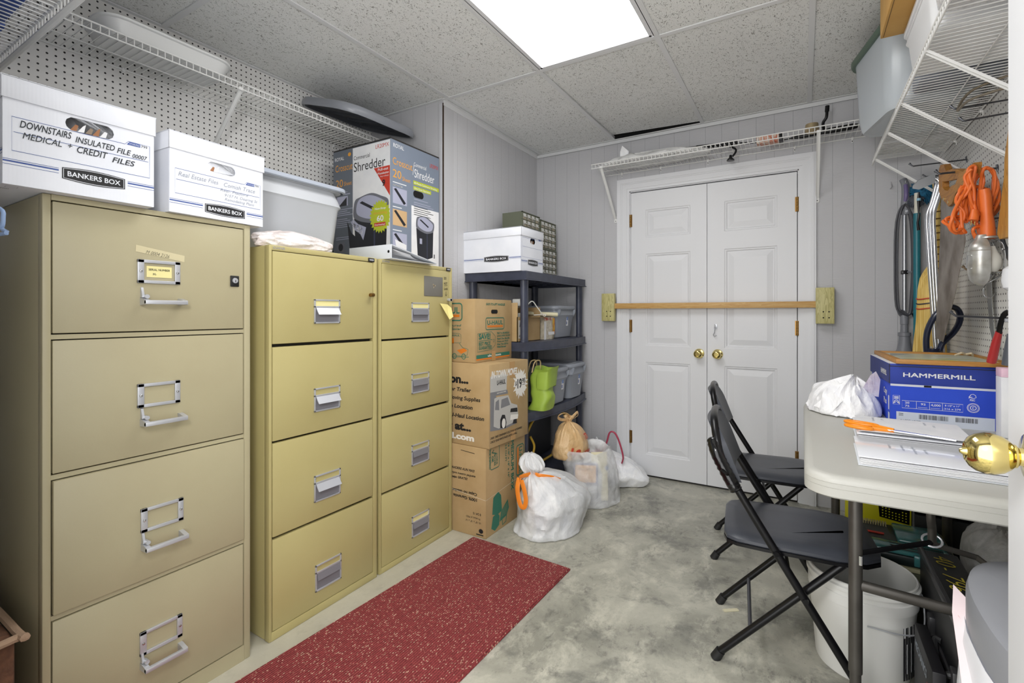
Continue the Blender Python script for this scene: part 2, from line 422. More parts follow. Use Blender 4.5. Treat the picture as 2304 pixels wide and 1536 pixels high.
# double door: two leaves with raised six-panel relief (three panels each)
def door_leaf(x0, x1, hinge_right, name):
    w = x1 - x0; d = MB(); y = 0; T = .035
    root = struct(bpy.data.objects.new(name, None)); COL.objects.link(root); root.location = (x0, YB - .005, 0)
    stx = .105; px0, px1 = stx, w - stx
    rows = [(.155, .155 + .66), (.155 + .66 + .115, .155 + .66 + .115 + .655), (1.70, 1.70 + .2)]
    zs = [.012] + [v for r in rows for v in r] + [2.029]
    d.box((0, 0, .012), (px0, T, 2.029), M_white); d.box((px1, 0, .012), (w, T, 2.029), M_white)
    for i in range(0, len(zs), 2): d.box((px0, 0, zs[i]), (px1, T, zs[i + 1]), M_white)
    for z0, z1 in rows:
        def ring(i, yy): return [(px0 + i, yy, z0 + i), (px1 - i, yy, z0 + i), (px1 - i, yy, z1 - i), (px0 + i, yy, z1 - i)]
        rr = [ring(0, 0), ring(.006, .004), ring(.012, .004), ring(.018, .010), ring(.024, .010), ring(.058, .002), ring(.058, .002)]
        vs = [p for r in rr for p in r]; fs = []
        for i in range(len(rr) - 1):
            for j in range(4): fs.append((i * 4 + j, i * 4 + (j + 1) % 4, (i + 1) * 4 + (j + 1) % 4, (i + 1) * 4 + j))
        fs.append(tuple((len(rr) - 1) * 4 + j for j in range(4)))
        d.raw(vs, fs, M_white); d.box((px0, T - .004, z0), (px1, T, z1), M_white)
    d.build('door_panel', root)
    hx = w + .002 if hinge_right else -.002
    for z in (1.83, 1.07, .27):
        h = MB()
        for i in range(5): h.tube([(hx, -.006, z - .045 + i * .018), (hx, -.006, z - .029 + i * .018)], .0065, M_oldbrass, 10)
        h.box((hx - .012, -.002, z - .045), (hx + .012, .001, z + .045), M_oldbrass); h.build('hinge', root)
    kx = w - .048 if not hinge_right else .065
    K = Matrix.Translation((kx, 0, .89)) @ Matrix.Rotation(PI / 2, 4, 'X')
    MB().lathe([(0, 0), (.031, 0), (.033, .003), (.030, .008), (.014, .012), (.011, .02), (.013, .032), (.024, .040), (.028, .050), (.026, .060), (.019, .066), (.014, .067), (.013, .064), (0, .064)], M_brass, 28, K).build('door_knob', root)
    return root
mx = (DX0 + DX1) / 2 + .0
door_leaf(DX0, mx - .0015, False, 'door_1')
d2 = door_leaf(mx + .0015, DX1, True, 'door_2')
hk = MB(); hk.cbox((.052, -.002, 1.075), (.018, .004, .03), M_steel, .001)
hk.tube(smooth_path([(.052, -.006, 1.085), (.052, -.014, 1.08), (.05, -.016, 1.06), (.047, -.014, 1.035), (.040, -.014, 1.018), (.050, -.016, 1.008), (.060, -.016, 1.016)]), .0025, M_steel, 6)
hk.tube([(.052 + .008 * math.cos(a), -.012, 1.065 + .008 * math.sin(a)) for a in [i * PI / 5 for i in range(10)]], .0018, M_steel, 6, True)
hk.build('latch_hook', d2)
# casing
t = MB()
def casing(t, p0, p1, side):  # stepped profile strips
    for w0, w1, th in ((0, .018, .010), (.018, .052, .014), (.052, .060, .018), (.060, .080, .022), (.080, .090, .018)):
        if side == 'l': t.box((DX0 - .01 - w1, YB - th, 0), (DX0 - .01 - w0, YB, DZ + .01 + w1), M_white)
        if side == 'r': t.box((DX1 + .01 + w0, YB - th, 0), (DX1 + .01 + w1, YB, DZ + .01 + w1), M_white)
        if side == 't': t.box((DX0 - .01 - w0, YB - th - .0002, DZ + .01 + w0), (DX1 + .01 + w0, YB, DZ + .01 + w1), M_white)
for q in 'lrt': casing(t, 0, 0, q)
t.box((DX0 - .012, YB - .0, 0), (DX0 - .004, YB + .09, DZ + .01), M_white); t.box((DX1 + .004, YB, 0), (DX1 + .012, YB + .09, DZ + .01), M_white)
t.box((DX0 - .012, YB, DZ + .004), (DX1 + .012, YB + .09, DZ + .012), M_white)
t.box((DX0 - .0, YB + .001, 0), (DX1, YB + .08, .008), mat('threshold', '#2a2826', .8))
struct(t.build('trim_2'))

# security bar in two timber brackets
pine = m_wood('treated_pine', '#c6bf86', '#a59d62', 2); pineb = m_wood('pine_bar', '#caa66a', '#b98d4e', 0)
def bracket_block(x0, x1, z0, z1, lab, slot):
    r = thing('bar_bracket', lab, 'bracket', ((x0 + x1) / 2, YB, z0)); w = x1 - x0; h = z1 - z0; b = MB()
    b.box((-w / 2, -.075, 0), (w / 2, -.037, h), pine, .002); b.box((-w / 2, -.037, 0), (w / 2 - (.03 if slot else 0), -.0, h), pine, .001) if slot else b.box((-w / 2 + .03, -.037, 0), (w / 2, 0, h), pine, .001)
    for sx in (-.008, .02):
        for sz in (.035, .07): b.tube([(sx, -.0758, sz), (sx, -.073, sz)], .004, M_dark, 10)
    b.build('block', r); return r
bracket_block(-1.263, -1.168, 1.105, 1.305, 'pale timber block with screw holes left of the double door, holding the bar', True)
bracket_block(.066, .158, 1.100, 1.312, 'pale timber block right of the double door trim, holding the bar end', False)
b = MB(); b.box((-1.178, YB - .064, 1.195), (.076, YB - .040, 1.233), pineb, .0015)
tag(b.build('security_bar'), 'long thin wooden bar laid across the white double door', 'bar')

# the open entrance door beside the camera, its knob in view
dr = struct(bpy.data.objects.new('door_3', None)); COL.objects.link(dr); dr.location = (.245, .17, 0)
d = MB(); d.box((0, 0, .01), (.035, .762, 2.04), M_white, .0015)
d.build('door_panel', dr)
K = Matrix.Translation((0, .762 - .085, .980)) @ Matrix.Rotation(-PI / 2, 4, 'Y')
q = MB(); q.lathe([(0, 0), (.031, 0), (.032, .002), (.029, .005), (.017, .007), (.0115, .009), (.0110, .013), (.0145, .0155), (.0150, .018), (.0185, .021), (.0235, .028), (.0262, .037), (.0262, .044), (.0235, .053), (.0185, .0595), (.0125, .0630), (.0105, .0615), (.0060, .0600), (.0050, .0650), (.0025, .0685), (0, .069)], M_brass, 48, K)
q.build('door_knob', dr)
q = MB(); q.box((.006, .7615, .935), (.029, .7635, 1.025), M_brass, .001); q.build('latch_plate', dr)
# ---------------------------------------------------------------- more helpers
def wm(o):
    M = Matrix.LocRotScale(o.location, o.rotation_euler, o.scale)
    return wm(o.parent) @ M if o.parent else M
def wb(mb, name, parent=None, label=None):      # build from world coordinates under a parent
    if parent:
        I = wm(parent).inverted(); mb.v = [tuple(I @ Vector(v)) for v in mb.v]
    return mb.build(name, parent, label)
def solo(mb, name, loc, label, cat, group=None, kind=None):   # one-mesh thing in world coordinates, origin at loc
    L = Vector(loc); mb.v = [tuple(Vector(v) - L) for v in mb.v]
    o = mb.build(name); o.location = L; return tag(o, label, cat, group, kind)
def FX(x, y, z): return frame((x, y, z), (0, 1, 0), (0, 0, 1))     # face looking +x
def FY(x, y, z): return frame((x, y, z), (1, 0, 0), (0, 0, 1))     # face looking -y
def holed(mb, F, x0, y0, x1, y1, cx, cy, hw, hh, m, depth=.004, back=None, off=0):
    an = sorted([2 * PI * i / 32 for i in range(32)] + [math.atan2(b - cy, a - cx) % (2 * PI) for a in (x0, x1) for b in (y0, y1)])
    O = []; I = []
    for a in an:
        c, s = math.cos(a), math.sin(a)
        tx = ((x1 if c > 0 else x0) - cx) / c if abs(c) > 1e-9 else 1e9; ty = ((y1 if s > 0 else y0) - cy) / s if abs(s) > 1e-9 else 1e9
        t = min(tx, ty); O.append((cx + t * c, cy + t * s, off))
        e = hw - hh; t = 0; lo, hi = 0, hw + .01
        for _ in range(30):
            t = (lo + hi) / 2; x = abs(t * c); y = abs(t * s); dd = y if x < e else math.hypot(x - e, y)
            if dd > hh: hi = t
            else: lo = t
        I.append((cx + t * c, cy + t * s, off))
    n = len(an); J = [(x, y, off - depth) for x, y, _ in I]
    mb.raw(O + I + J, [(i, (i + 1) % n, n + (i + 1) % n, n + i) for i in range(n)] + [(n + i, n + (i + 1) % n, 2 * n + (i + 1) % n, 2 * n + i) for i in range(n)], m, F)
    if back: mb.raw([(x, y, off - depth) for x, y, _ in I], [tuple(range(n))], back, F)
# ---------------------------------------------------------------- filing cabinets
c1m = mat('beige_enamel', '#aca485', .38, var='#a69d7f', vs=3, bump=.05, bs=200)
c2m = mat('olive_tan_enamel', '#b3a874', .36, var='#ada16d', vs=3, bump=.05, bs=200)
gap = mat('drawer_gap', '#25221a', .8)
M_tape = mat('masking_tape', '#c5bb97', .6)
c1m2 = mat('label_cream', '#dfd596', .7)

def big_cabinet():
    r = thing('file_cabinet', 'large beige four drawer file cabinet with silver bar handles, nearest the camera', 'cabinet', (-1.6, .674, 0))
    y0, y1, H = .414, .935, 1.457; b = MB()
    b.box((-2.38, y0, .012), (-1.625, y1, H), c1m, .004)
    xf = -1.6
    b.box((-1.63, y0, .0), (xf, .431, H), c1m, .003); b.box((-1.63, .914, .0), (xf, y1, H), c1m, .003)
    b.box((-1.63, .431, 1.443), (xf, .914, H), c1m); b.box((-1.63, .431, 0), (xf, .914, .05), c1m)
    for z in (1.101, .750, .398): b.box((-1.63, .431, z - .006), (xf - .004, .914, z + .006), c1m)
    b.box((-1.6255, .431, .05), (-1.622, .914, 1.443), gap)
    wb(b, 'cabinet_body', r)
    Z = [(1.110, 1.4405), (.759, 1.092), (.407, .741), (.053, .389)]
    for i, (z0, z1) in enumerate(Z):
        d = MB(); xx = xf + (.006 if i == 2 else 0)
        d.box((-1.62, .4335, z0), (xx - .001, .9115, z1), c1m, .0025)
        F = FX(xx - .001, 0, 0)
        if i == 0:
            d.poly(F, [(.608, 1.334), (.732, 1.315), (.733, 1.334), (.609, 1.353)], M_tape)
            d.text(F, 'M 0004 2126', .632, 1.331, .010, mat('pencil', '#6f6a58', .8), .06, -.012, .3, off=.001, rot=-.14)
        dr = wb(d, 'drawer', r)
        h = MB(); zh = (1.246, .894, .542, .192)[i]; ya = .611 + (.006 if i > 1 else 0); yb = ya + .108
        x0 = xx - .001
        for a, c, e, g in ((ya, yb, zh, zh + .009), (ya, yb, zh + .058, zh + .067), (ya, ya + .016, zh, zh + .067), (yb - .014, yb, zh, zh + .067)):
            h.box((x0, a, e), (x0 + .006, c, g), M_steel, .001)
        for yy in (ya + .008, yb - .007): h.lathe([(0, .003), (.003, .002), (.0042, 0)], M_chrome, 10, frame((x0 + .006, yy, zh + .034), (0, 1, 0), (0, 0, 1)))
        if i == 0:
            h.rect(FX(x0, 0, 0), .634, 1.264, .064, .032, c1m2, .0012)
            h.text(FX(x0, 0, 0), 'SERIAL NUMBER', .639, 1.283, .006, M_black, .054, .01, off=.0016)
            h.text(FX(x0, 0, 0), 'M-', .650, 1.270, .006, M_black, None, .01, off=.0016)
        wb(h, 'label_holder', dr)
        h = MB(); zz = (1.190, .848, .498, .160)[i]; ya = .618; yb = ya + .108
        h.box((x0 + .026, ya, zz - .004), (x0 + .038, yb, zz + .008), M_steel, .002)
        for yy in (ya, yb - .012):
            h.prism([(0, -.006), (.036, -.004), (.036, .008), (.008, .014), (0, .014)], yy, yy + .012, M_steel, Matrix.Translation((x0, 0, zz)) @ Matrix(((1, 0, 0, 0), (0, 0, 1, 0), (0, 1, 0, 0), (0, 0, 0, 1))))
        wb(h, 'handle', dr)
        h = MB(); h.prism([(0, 0), (.012, 0), (.012, .008), (.005, .028), (0, .030)], 0, .006, M_steel, Matrix.Translation((x0, ya + .001, zz + .015)) @ Matrix(((1, 0, 0, 0), (0, 0, 1, 0), (0, 1, 0, 0), (0, 0, 0, 1))))
        h.tube([(x0 + .004, ya + .01, zz + .018), (x0 + .022, ya + .01, zz + .018)], .006, M_steel, 12)
        wb(h, 'thumb_latch', dr)
    h = MB(); h.box((xf - .0015, .868, 1.248), (xf + .003, .896, 1.284), mat('lock_black', '#121212', .5), .002)
    F = frame((xf + .003, .882, 1.268), (0, 1, 0), (0, 0, 1)); h.lathe([(.009, 0), (.0085, .003), (.006, .0035), (0, .003)], M_steel, 20, F); h.cbox((xf + .0062, .882, 1.266), (.001, .002, .007), M_dark)
    wb(h, 'lock', r); return r
big_cabinet()

def slim_cabinet(y0, y1, Z, pulls, lab, open_pull, second):
    xf = -1.604; H = 1.403
    r = thing('file_cabinet', lab, 'cabinet', (xf, (y0 + y1) / 2, 0), group='tan file cabinets with recessed silver pulls'); b = MB()
    b.box((-2.2, y0, 0), (xf - .028, y1, H), c2m, .008)
    a, c = y0 + .012, y1 - .022
    b.box((xf - .03, y0, 0), (xf, a, H), c2m, .004); b.box((xf - .03, c, 0), (xf, y1, H), c2m, .004)
    b.box((xf - .03, a - .004, H - .019), (xf, c + .004, H), c2m, .003); b.box((xf - .03, a - .004, 0), (xf, c + .004, Z[-1][0] - .002), c2m, .003)
    b.box((xf - .029, a, .02), (xf - .024, c, H - .02), gap)
    F = FX(xf, 0, 0)
    b.text(F, 'SCHWAB', y0 + .014, H - .0135, .009, M_steel, .045, .012, off=.0015)
    wb(b, 'cabinet_body', r)
    q = MB(); q.box((xf - .001, y1 - .052, H - .019), (xf + .003, y1 - .018, H - .003), mat('badge_black', '#222226', .4), .001); q.rect(FX(xf + .003, 0, 0), y1 - .047, H - .014, .024, .006, M_steel)
    wb(q, 'badge', r)
    for i, (z0, z1) in enumerate(Z):
        d = MB(); d.box((xf - .024, a + .002, z0), (xf - .0005, c - .002, z1), c2m, .003)
        if second and i == 0:
            d.box((xf - .001, 1.812, 1.247), (xf + .002, 1.955, 1.347), mat('grey_plate', '#716f69', .5), .002)
            F2 = FX(xf + .002, 0, 0)
            for k in range(5):
                an = k * 2.2; d.line(F2, [(1.885, 1.300), (1.885 + .012 * math.cos(an), 1.300 + .012 * math.sin(an))], .004, mat('glue_tan', '#b9a98a', .8))
            d.lathe([(0, .0012), (.002, .001), (.0025, 0)], M_black, 8, frame((xf + .0025, 1.885, 1.300), (0, 1, 0), (0, 0, 1)))
            for k, s_ in enumerate(('DO', 'NOT', 'Lock')): d.text(FX(xf, 0, 0), s_, 1.966, 1.338 - k * .027, .013, M_black, (.019, .027, .031)[k], .004)
            d.line(FX(xf, 0, 0), [(1.966, 1.305), (1.994, 1.308)], .0015, M_black, .001)
            d.line(FX(xf, 0, 0), [(1.982, 1.276), (1.983, 1.252)], .0017, M_black, .001); d.line(FX(xf, 0, 0), [(1.976, 1.260), (1.983, 1.251), (1.990, 1.261)], .0017, M_black, .001)
        dw = wb(d, 'drawer', r)
        ya, yb, pz0, pz1 = pulls[i]; h = MB(); x0 = xf - .0005
        for (u0, u1, v0, v1) in ((ya, yb, pz0, pz0 + .006), (ya, yb, pz1 - .006, pz1), (ya, ya + .006, pz0, pz1), (yb - .006, yb, pz0, pz1), (ya, yb, pz1 - .033, pz1 - .026)):
            h.box((x0, u0, v0), (x0 + .005, u1, v1), M_steel, .001)
        h.box((x0 - .001, ya + .004, pz0 + .004), (x0 + .0008, yb - .004, pz1 - .03), mat('pull_pocket', '#77767c', .45))
        h.box((x0 - .001, ya + .006, pz1 - .028), (x0 + .0015, yb - .006, pz1 - .006), c1m2 if (second and i in (0, 3)) or (not second and i == 0) else c2m)
        tl_ = .017 if open_pull[i] else .005
        h.prism([(0, 0), (.003, 0), (.003 + tl_, -.026), (tl_, -.026)], ya + .008, yb - .008, mat('pull_flap', '#c3c5cc', .4, .4) if open_pull[i] else mat('pull_flap_closed', '#8f9097', .4, .4), Matrix.Translation((x0 + .002, 0, pz1 - .033)) @ Matrix(((1, 0, 0, 0), (0, 0, 1, 0), (0, 1, 0, 0), (0, 0, 0, 1))))
        h.box((x0, ya + .006, pz1 - .0365), (x0 + .003, yb - .006, pz1 - .0335), mat('slot_dark', '#3c3b40', .5))
        wb(h, 'pull', dw)
    return r
Za = [(1.051, 1.382), (.706, 1.040), (.366, .698), (.034, .356)]
c2 = slim_cabinet(1.004, 1.506, Za, [(1.185, 1.305, 1.121, 1.215), (1.185, 1.305, .781, .872), (1.185, 1.307, .434, .536), (1.190, 1.311, .088, .190)],
             'tan file cabinet with a key lock, between the beige cabinet and the marked cabinet', (1, 1, 1, 0), False)
h = MB(); h.tube([(-1.604, 1.466, 1.240), (-1.585, 1.466, 1.240)], .008, M_oldbrass, 14); h.cbox((-1.586, 1.462, 1.240), (.012, .02, .012), M_oldbrass, .002); wb(h, 'key_lock', c2)
c3 = slim_cabinet(1.520, 2.036, [(1.044, 1.384), (.699, 1.036), (.358, .688), (.028, .348)], [(1.722, 1.847, 1.119, 1.213), (1.722, 1.847, .774, .870), (1.722, 1.847, .428, .528), (1.724, 1.847, .083, .184)],
             'tan file cabinet marked DO NOT Lock, with a grey plate and yellow note', (0, 0, 0, 0), True)
h = MB(); h.tube([(-1.604, 2.0, 1.232), (-1.582, 2.0, 1.232)], .008, M_steel, 14); h.box((-1.59, 1.985, 1.224), (-1.582, 2.014, 1.238), M_steel, .002); wb(h, 'key_lock', c3)
nt = MB()
P = [(1.930, 1.212), (1.985, 1.208), (2.008, 1.19), (2.012, 1.142), (1.985, 1.128), (1.965, 1.155)]
nt.raw([(-1.600 + (.000, .004, .012, .022, .018, .014)[i], y, z) for i, (y, z) in enumerate(P)] + [(-1.594, 1.985, 1.175)], [(0, 1, 6), (1, 2, 6), (2, 3, 6), (3, 4, 6), (4, 5, 6), (5, 0, 6)], mat('sticky_yellow', '#e9dc8f', .7))
wb(nt, 'sticky_note', c3)
# rug
r = MB(); c4 = [(-1.455, 2.02), (-.898, 1.995), (-.935, .80), (-.96, .25), (-1.57, .25), (-1.52, .80)]
bm = bmesh.new(); vs = [bm.verts.new((x, y, .0015)) for x, y in c4]; f = bm.faces.new(vs)
ex = bmesh.ops.extrude_face_region(bm, geom=[f])
for v in ex['geom']:
    if isinstance(v, bmesh.types.BMVert): v.co.z = .011
bmesh.ops.recalc_face_normals(bm, faces=bm.faces); bmesh.ops.bevel(bm, geom=[e for e in bm.edges if e.verts[0].co.z > .005 and e.verts[1].co.z > .005], offset=.004, segments=2, affect='EDGES')
r.bm(bm, m_rug(), None, True); solo(r, 'runner_rug', (-1.2, 1.1, 0), 'long red looped runner rug flecked with tan, lying on the concrete', 'rug')

# ---------------------------------------------------------------- bankers boxes
M_bfront = M_bbox
def bankers_box(w, d, h, lab, loc, rz, style, lw=.006, side=False):
    r = thing('storage_box', lab, 'box', loc, rz, 'white file storage boxes with handle holes'); b = MB(); L = .052
    b.box((-w / 2, -d / 2 + .004, 0), (w / 2, d / 2, h - .006), M_bfront)
    F = FY(-w / 2, -d / 2, 0)
    hx, hz, hw, hh = style['hole']
    b.box((-w / 2 + .001, -d / 2 + .0035, .001), (w / 2 - .001, -d / 2 + .004, h - .01), M_bfront)
    holed(b, F, 0, 0, w, h - .006, hx * w, hz * h, hw, hh, M_bfront, .0035, M_dark)
    for i in range(style.get('papers', 3)):
        a = hx * w - hw * .8 + i * hw * .30
        b.poly(F, [(a, hz * h - hh * .9), (a + hw * .26, hz * h - hh * .85), (a + hw * .34, hz * h + hh * (.0 + .4 * (i % 2))), (a + hw * .22, hz * h + hh * .1)], (mat('card_bit', '#9b6b4a', .8), M_paper, mat('folder_bit', '#8a7a6a', .8))[i % 3], -.003)
    k = w / .31; bl = M_blueprint; lwid = .0011
    def band(F, a, bb, z):
        for dz, th in ((.009, .001), (.003, .0035), (-.003, .001)): b.rect(F, a, z + dz, bb - a, th, bl)
    def logo(F, cx, cz, W, Hh):
        pts = []
        for t in range(9): pts.append((cx - W / 2 + W * t / 8, cz + Hh / 2 * (.72 + .28 * math.sin(PI * t / 8))))
        for t in range(9): pts.append((cx + W / 2 - W * t / 8, cz - Hh / 2 * (.72 + .28 * math.sin(PI * t / 8))))
        b.poly(F, pts, M_black, .0008); b.line(F, [((x - cx) * .955 + cx, (y - cz) * .86 + cz) for x, y in pts], .0012, M_bfront, .001, True)
        b.text(F, 'BANKERS BOX', cx, cz - Hh * .15, Hh * .32, M_bfront, W * .84, .015, off=.0012, cen=True)
    wl = style.get('form')
    x0, x1, z0, z1 = wl
    x0, x1, z0, z1 = x0 * w, x1 * w, z0 * h, z1 * h
    tx = x1 - .055 * k
    b.line(F, [(x0, z0), (x1, z0), (x1, z1 + .0), (tx + .004, z1 + .0), (tx - .004, z1 - .009), (x0, z1 - .009)], lwid, bl, .0007, True)
    b.line(F, [(x0 + .003, (z0 + z1) / 2), (x1 - .003, (z0 + z1) / 2)], lwid, bl, .0007)
    b.poly(F, [(tx, z1 - .009), (tx + .032 * k, z1 - .009), (tx + .032 * k, z1 - .001), (tx + .006, z1 - .001)], bl, .0009)
    b.text(F, 'STOR/FILE', tx + .006, z1 - .0068, .0036, M_bfront, .024 * k, off=.0011); b.text(F, '799', tx + .034 * k, z1 - .0085, .0068, M_black, .015 * k, off=.0009)
    lc = style['logo']; logo(F, lc[0] * w, lc[1] * h, lc[2] * w, lc[3] * h)
    zb = lc[1] * h
    band(F, 0, (lc[0] - lc[2] / 2) * w - .006, zb); band(F, (lc[0] + lc[2] / 2) * w + .006, w, zb - .0)
    for s_ in style.get('text', []): b.text(F, s_[0], s_[1] * w, s_[2] * h, s_[3], s_[5], s_[4] * w, s_[6], .25, off=.0012)
    if side:
        FS = frame((-w / 2, d / 2, 0), (0, -1, 0), (0, 0, 1)); logo(FS, d * .58, .30 * h, .42 * d, .15 * h); band(FS, 0, d * .36, .29 * h); band(FS, d * .80, d, .29 * h)
        FB = frame((-w / 2, -d / 2, -.0005), (1, 0, 0), (0, -1, 0))
        b.line(FB, [(.01, -.02), (.03, -.02), (.03, -.035), (.01, -.035)], .001, M_black, .0007, True); b.text(FB, '200', .005, -.06, .008, M_black)
    b.build('box_body', r)
    l = MB(); e = .004; zt = h
    l.box((-w / 2 - e, -d / 2 - e, zt - .003), (w / 2 + e, d / 2 + e, zt), M_bfront)
    for a_, c_ in (((-w / 2 - e, -d / 2 - e, zt - L), (w / 2 + e, -d / 2 - .001, zt)), ((-w / 2 - e, d / 2 + .001, zt - L), (w / 2 + e, d / 2 + e, zt)), ((-w / 2 - e, -d / 2 - e, zt - L), (-w / 2 - .001, d / 2 + e, zt)), ((w / 2 + .001, -d / 2 - e, zt - L), (w / 2 + e, d / 2 + e, zt))):
        l.box(a_, c_, M_bfront, .0012)
    l.build('lid', r); return r
pen = mat('marker_ink', '#22262c', .6); pencil = mat('pencil_grey', '#9095a0', .7)
s1 = dict(hole=(.53, .70, .049, .017), form=(.05, .965, .315, .665), logo=(.56, .195, .43, .15), papers=5,
          text=[('DOWNSTAIRS INSULATED FILE00007', .095, .565, .0145, .83, pen, .012), ('MEDICAL + CREDIT FILES', .115, .48, .0145, .72, pen, .012)])
s1['text'] = [('DOWNSTAIRS', .095, .545, .0165, .31, pen, .01), ('INSULATED', .43, .525, .0150, .27, pen, .01), ('FILE', .715, .515, .0140, .105, pen, .01), ('00007', .83, .500, .011, .115, pen, .01), ('MEDICAL  +', .11, .445, .0150, .30, pen, .003), ('CREDIT', .44, .425, .0165, .21, pen, .01), ('FILES', .68, .405, .0140, .17, pen, .01)]
bankers_box(.297, .38, .250, 'white file box marked DOWNSTAIRS INSULATED, on the beige cabinet', (-1.560 - .19, .490, 1.458), PI / 2 - .02, s1, side=True)
s2 = dict(hole=(.52, .68, .045, .0155), form=(.05, .965, .24, .585), logo=(.56, .125, .44, .15), papers=2,
          text=[('Real Estate Files', .08, .46, .0135, .40, pencil, -.003), ('Comish Trace', .54, .455, .0135, .36, pencil, -.003), ('Real- Platford', .50, .385, .009, .32, pencil, -.002), ('9157 N. Dearing St', .55, .325, .009, .38, pencil, -.002), ('Remodeling Plans', .55, .270, .009, .34, pencil, -.002)])
bankers_box(.292, .37, .238, 'white file box with faint pencil notes, beside the DOWNSTAIRS file box', (-1.583 - .187, .819, 1.458), PI / 2 + .05, s2)
# ---------------------------------------------------------------- wire shelves
def wire_shelf(lab, o, xd, yd, L, struts, drop=.28, D=.305, clips=(), r1=.0020, r2=.0032, rod=.003, lip=.027, group='white wire shelves fixed to the walls'):
    r = thing('wire_shelf', lab, 'shelf', o, 0, group); F = frame((0, 0, 0), xd, yd)
    w = MB(); n = int(L / .0254)
    for i in range(n + 1):
        x = .005 + i * (L - .01) / n
        w.tube([(x, .006, 0), (x, D - .002, 0), (x, D, -.003), (x, D, -lip)], r1, M_wire, 5, M=F)
    for y, z, rr in ((.008, -.003, r2), (D * .42, -.0035, .0022), (D + .001, .001, r2), (D + .002, -lip, rod)):
        w.tube([(0, y, z), (L, y, z)], rr, M_wire, 7, M=F)
    w.build('wire_deck', r)
    for sx in struts:
        s = MB(); a = Vector((sx, D - .004, -lip)); b = Vector((sx, .006, -lip - drop)); d_ = (b - a).normalized()
        w_ = .009; nn = Vector((0, -d_.z, d_.y))
        for off, hw in ((0, w_),):
            vs = []
            for p in (a, b):
                for q in ((-hw, 0), (hw, 0), (hw, .008), (hw - .0015, .008), (hw - .0015, .0015), (-hw + .0015, .0015), (-hw + .0015, .008), (-hw, .008)):
                    vs.append(p + Vector((q[0], 0, 0)) + nn * q[1])
            s.raw(vs, [(i, (i + 1) % 8, 8 + (i + 1) % 8, 8 + i) for i in range(8)] + [tuple(range(8)), tuple(range(8, 16))], M_wire, F)
        s.cbox((sx, .003, -lip - drop - .008), (.022, .004, .045), M_wire, .001, F); s.tube([(sx, .002, -lip - drop - .018), (sx, .0062, -lip - drop - .018)], .003, M_dark, 8, M=F)
        s.cbox((sx, D, -lip + .002), (.02, .008, .014), M_wire, .002, F)
        s.build('support_strut', r)
    for cx in clips:
        s = MB(); s.cbox((cx, .006, -.004), (.012, .012, .018), M_wire, .003, F); s.cbox((cx, .002, -.018), (.010, .004, .018), M_wire, .001, F); s.tube([(cx, .003, -.02), (cx, .0055, -.02)], .003, M_dark, 8, M=F)
        s.build('wall_clip', r)
    return r
ZL = 2.187
wire_shelf('white wire shelf along the pegboard above the file cabinets', (XL, 2.245, ZL), (0, -1, 0), (1, 0, 0), 1.72, (1.035,), clips=(.30, .62, .94, 1.36))
wire_shelf('near wire shelf with a thick rod, in the top left corner', (XL + .001, YF, 2.035), (1, 0, 0), (0, 1, 0), 1.42, (1.2,), D=.33, r1=.0022, r2=.004, rod=.0085, lip=.036, drop=.25, clips=(.2, .9))
wire_shelf('white wire shelf mounted over the double door', (.318, YB, ZL - .002), (-1, 0, 0), (0, -1, 0), 1.57, (.243, 1.498), drop=.30, clips=(.07, .36, .86, 1.17, 1.45))
ZR = 1.995
wire_shelf('white wire shelf on the right pegboard wall holding clear tubs', (XR, .98, ZR), (0, 1, 0), (-1, 0, 0), 2.28, (.95, 1.38, 1.73, 2.16), drop=.25, clips=(.5, 1.2, 1.7, 2.1))

# ---------------------------------------------------------------- rounded plastic containers
def tub(mb, m, w0, d0, w1, d1, h, rim=.012, rimh=.02, wall=.003, M=None, r=.03, step=True, inner=True):
    rings = [rrect(w0 - .02, d0 - .02, r * .7, 0), rrect(w0, d0, r, .008)]
    zs = h * .70
    f = lambda t: (w0 + (w1 - w0) * t, d0 + (d1 - d0) * t)
    a = f(.62)
    rings.append(rrect(a[0], a[1], r, zs))
    if step: a = (f(.70)[0] + .012, f(.70)[1] + .012); rings.append(rrect(a[0], a[1], r, zs + .012))
    rings += [rrect(w1 - 2 * rim, d1 - 2 * rim, r, h - rimh), rrect(w1, d1, r * 1.2, h - rimh), rrect(w1, d1, r * 1.2, h - .003), rrect(w1 - .006, d1 - .006, r * 1.2, h)]
    if inner: rings += [rrect(w1 - 2 * rim - wall, d1 - 2 * rim - wall, r, h), rrect(w0 - wall, d0 - wall, r, .01)]
    mb.loft(rings, m, M); return mb
def lid(mb, m, w, d, h, M=None, r=.04, dome=.006):
    mb.loft([rrect(w - .004, d - .004, r, 0), rrect(w, d, r, .002), rrect(w, d, r, h * .75), rrect(w - .008, d - .008, r, h), rrect(w - .05, d - .05, r * .8, h), rrect(w - .06, d - .06, r * .8, h - dome), rrect(w - .10, d - .10, r * .7, h - dome), rrect(w - .11, d - .11, r * .7, h)], m, M)
    return mb
lg = mat('pale_grey_tote', '#b3b6bb', .45)
t = thing('storage_tote', 'large pale grey open tote on the middle tan cabinet, behind the Real Estate file box', 'tote', (-1.985, 1.235, 1.404))
b = MB(); tub(b, lg, .40, .40, .46, .46, .305, rim=.022, rimh=.016, r=.05)
b.build('tub', t)
b = MB()
b.loft([[(x, y, z + .29) for x, y, z in rrect(.47, .475, .055, 0)], [(x, y, z + .29) for x, y, z in rrect(.485, .49, .06, .004)], [(x, y, z + .29) for x, y, z in rrect(.485, .49, .06, .018)], [(x, y, z + .29) for x, y, z in rrect(.472, .477, .055, .021)], [(x, y, z + .29) for x, y, z in rrect(.43, .43, .05, .019)]], mat('tote_rim', '#a6adba', .45), cap0=False)
b.build('rim_lid', t)
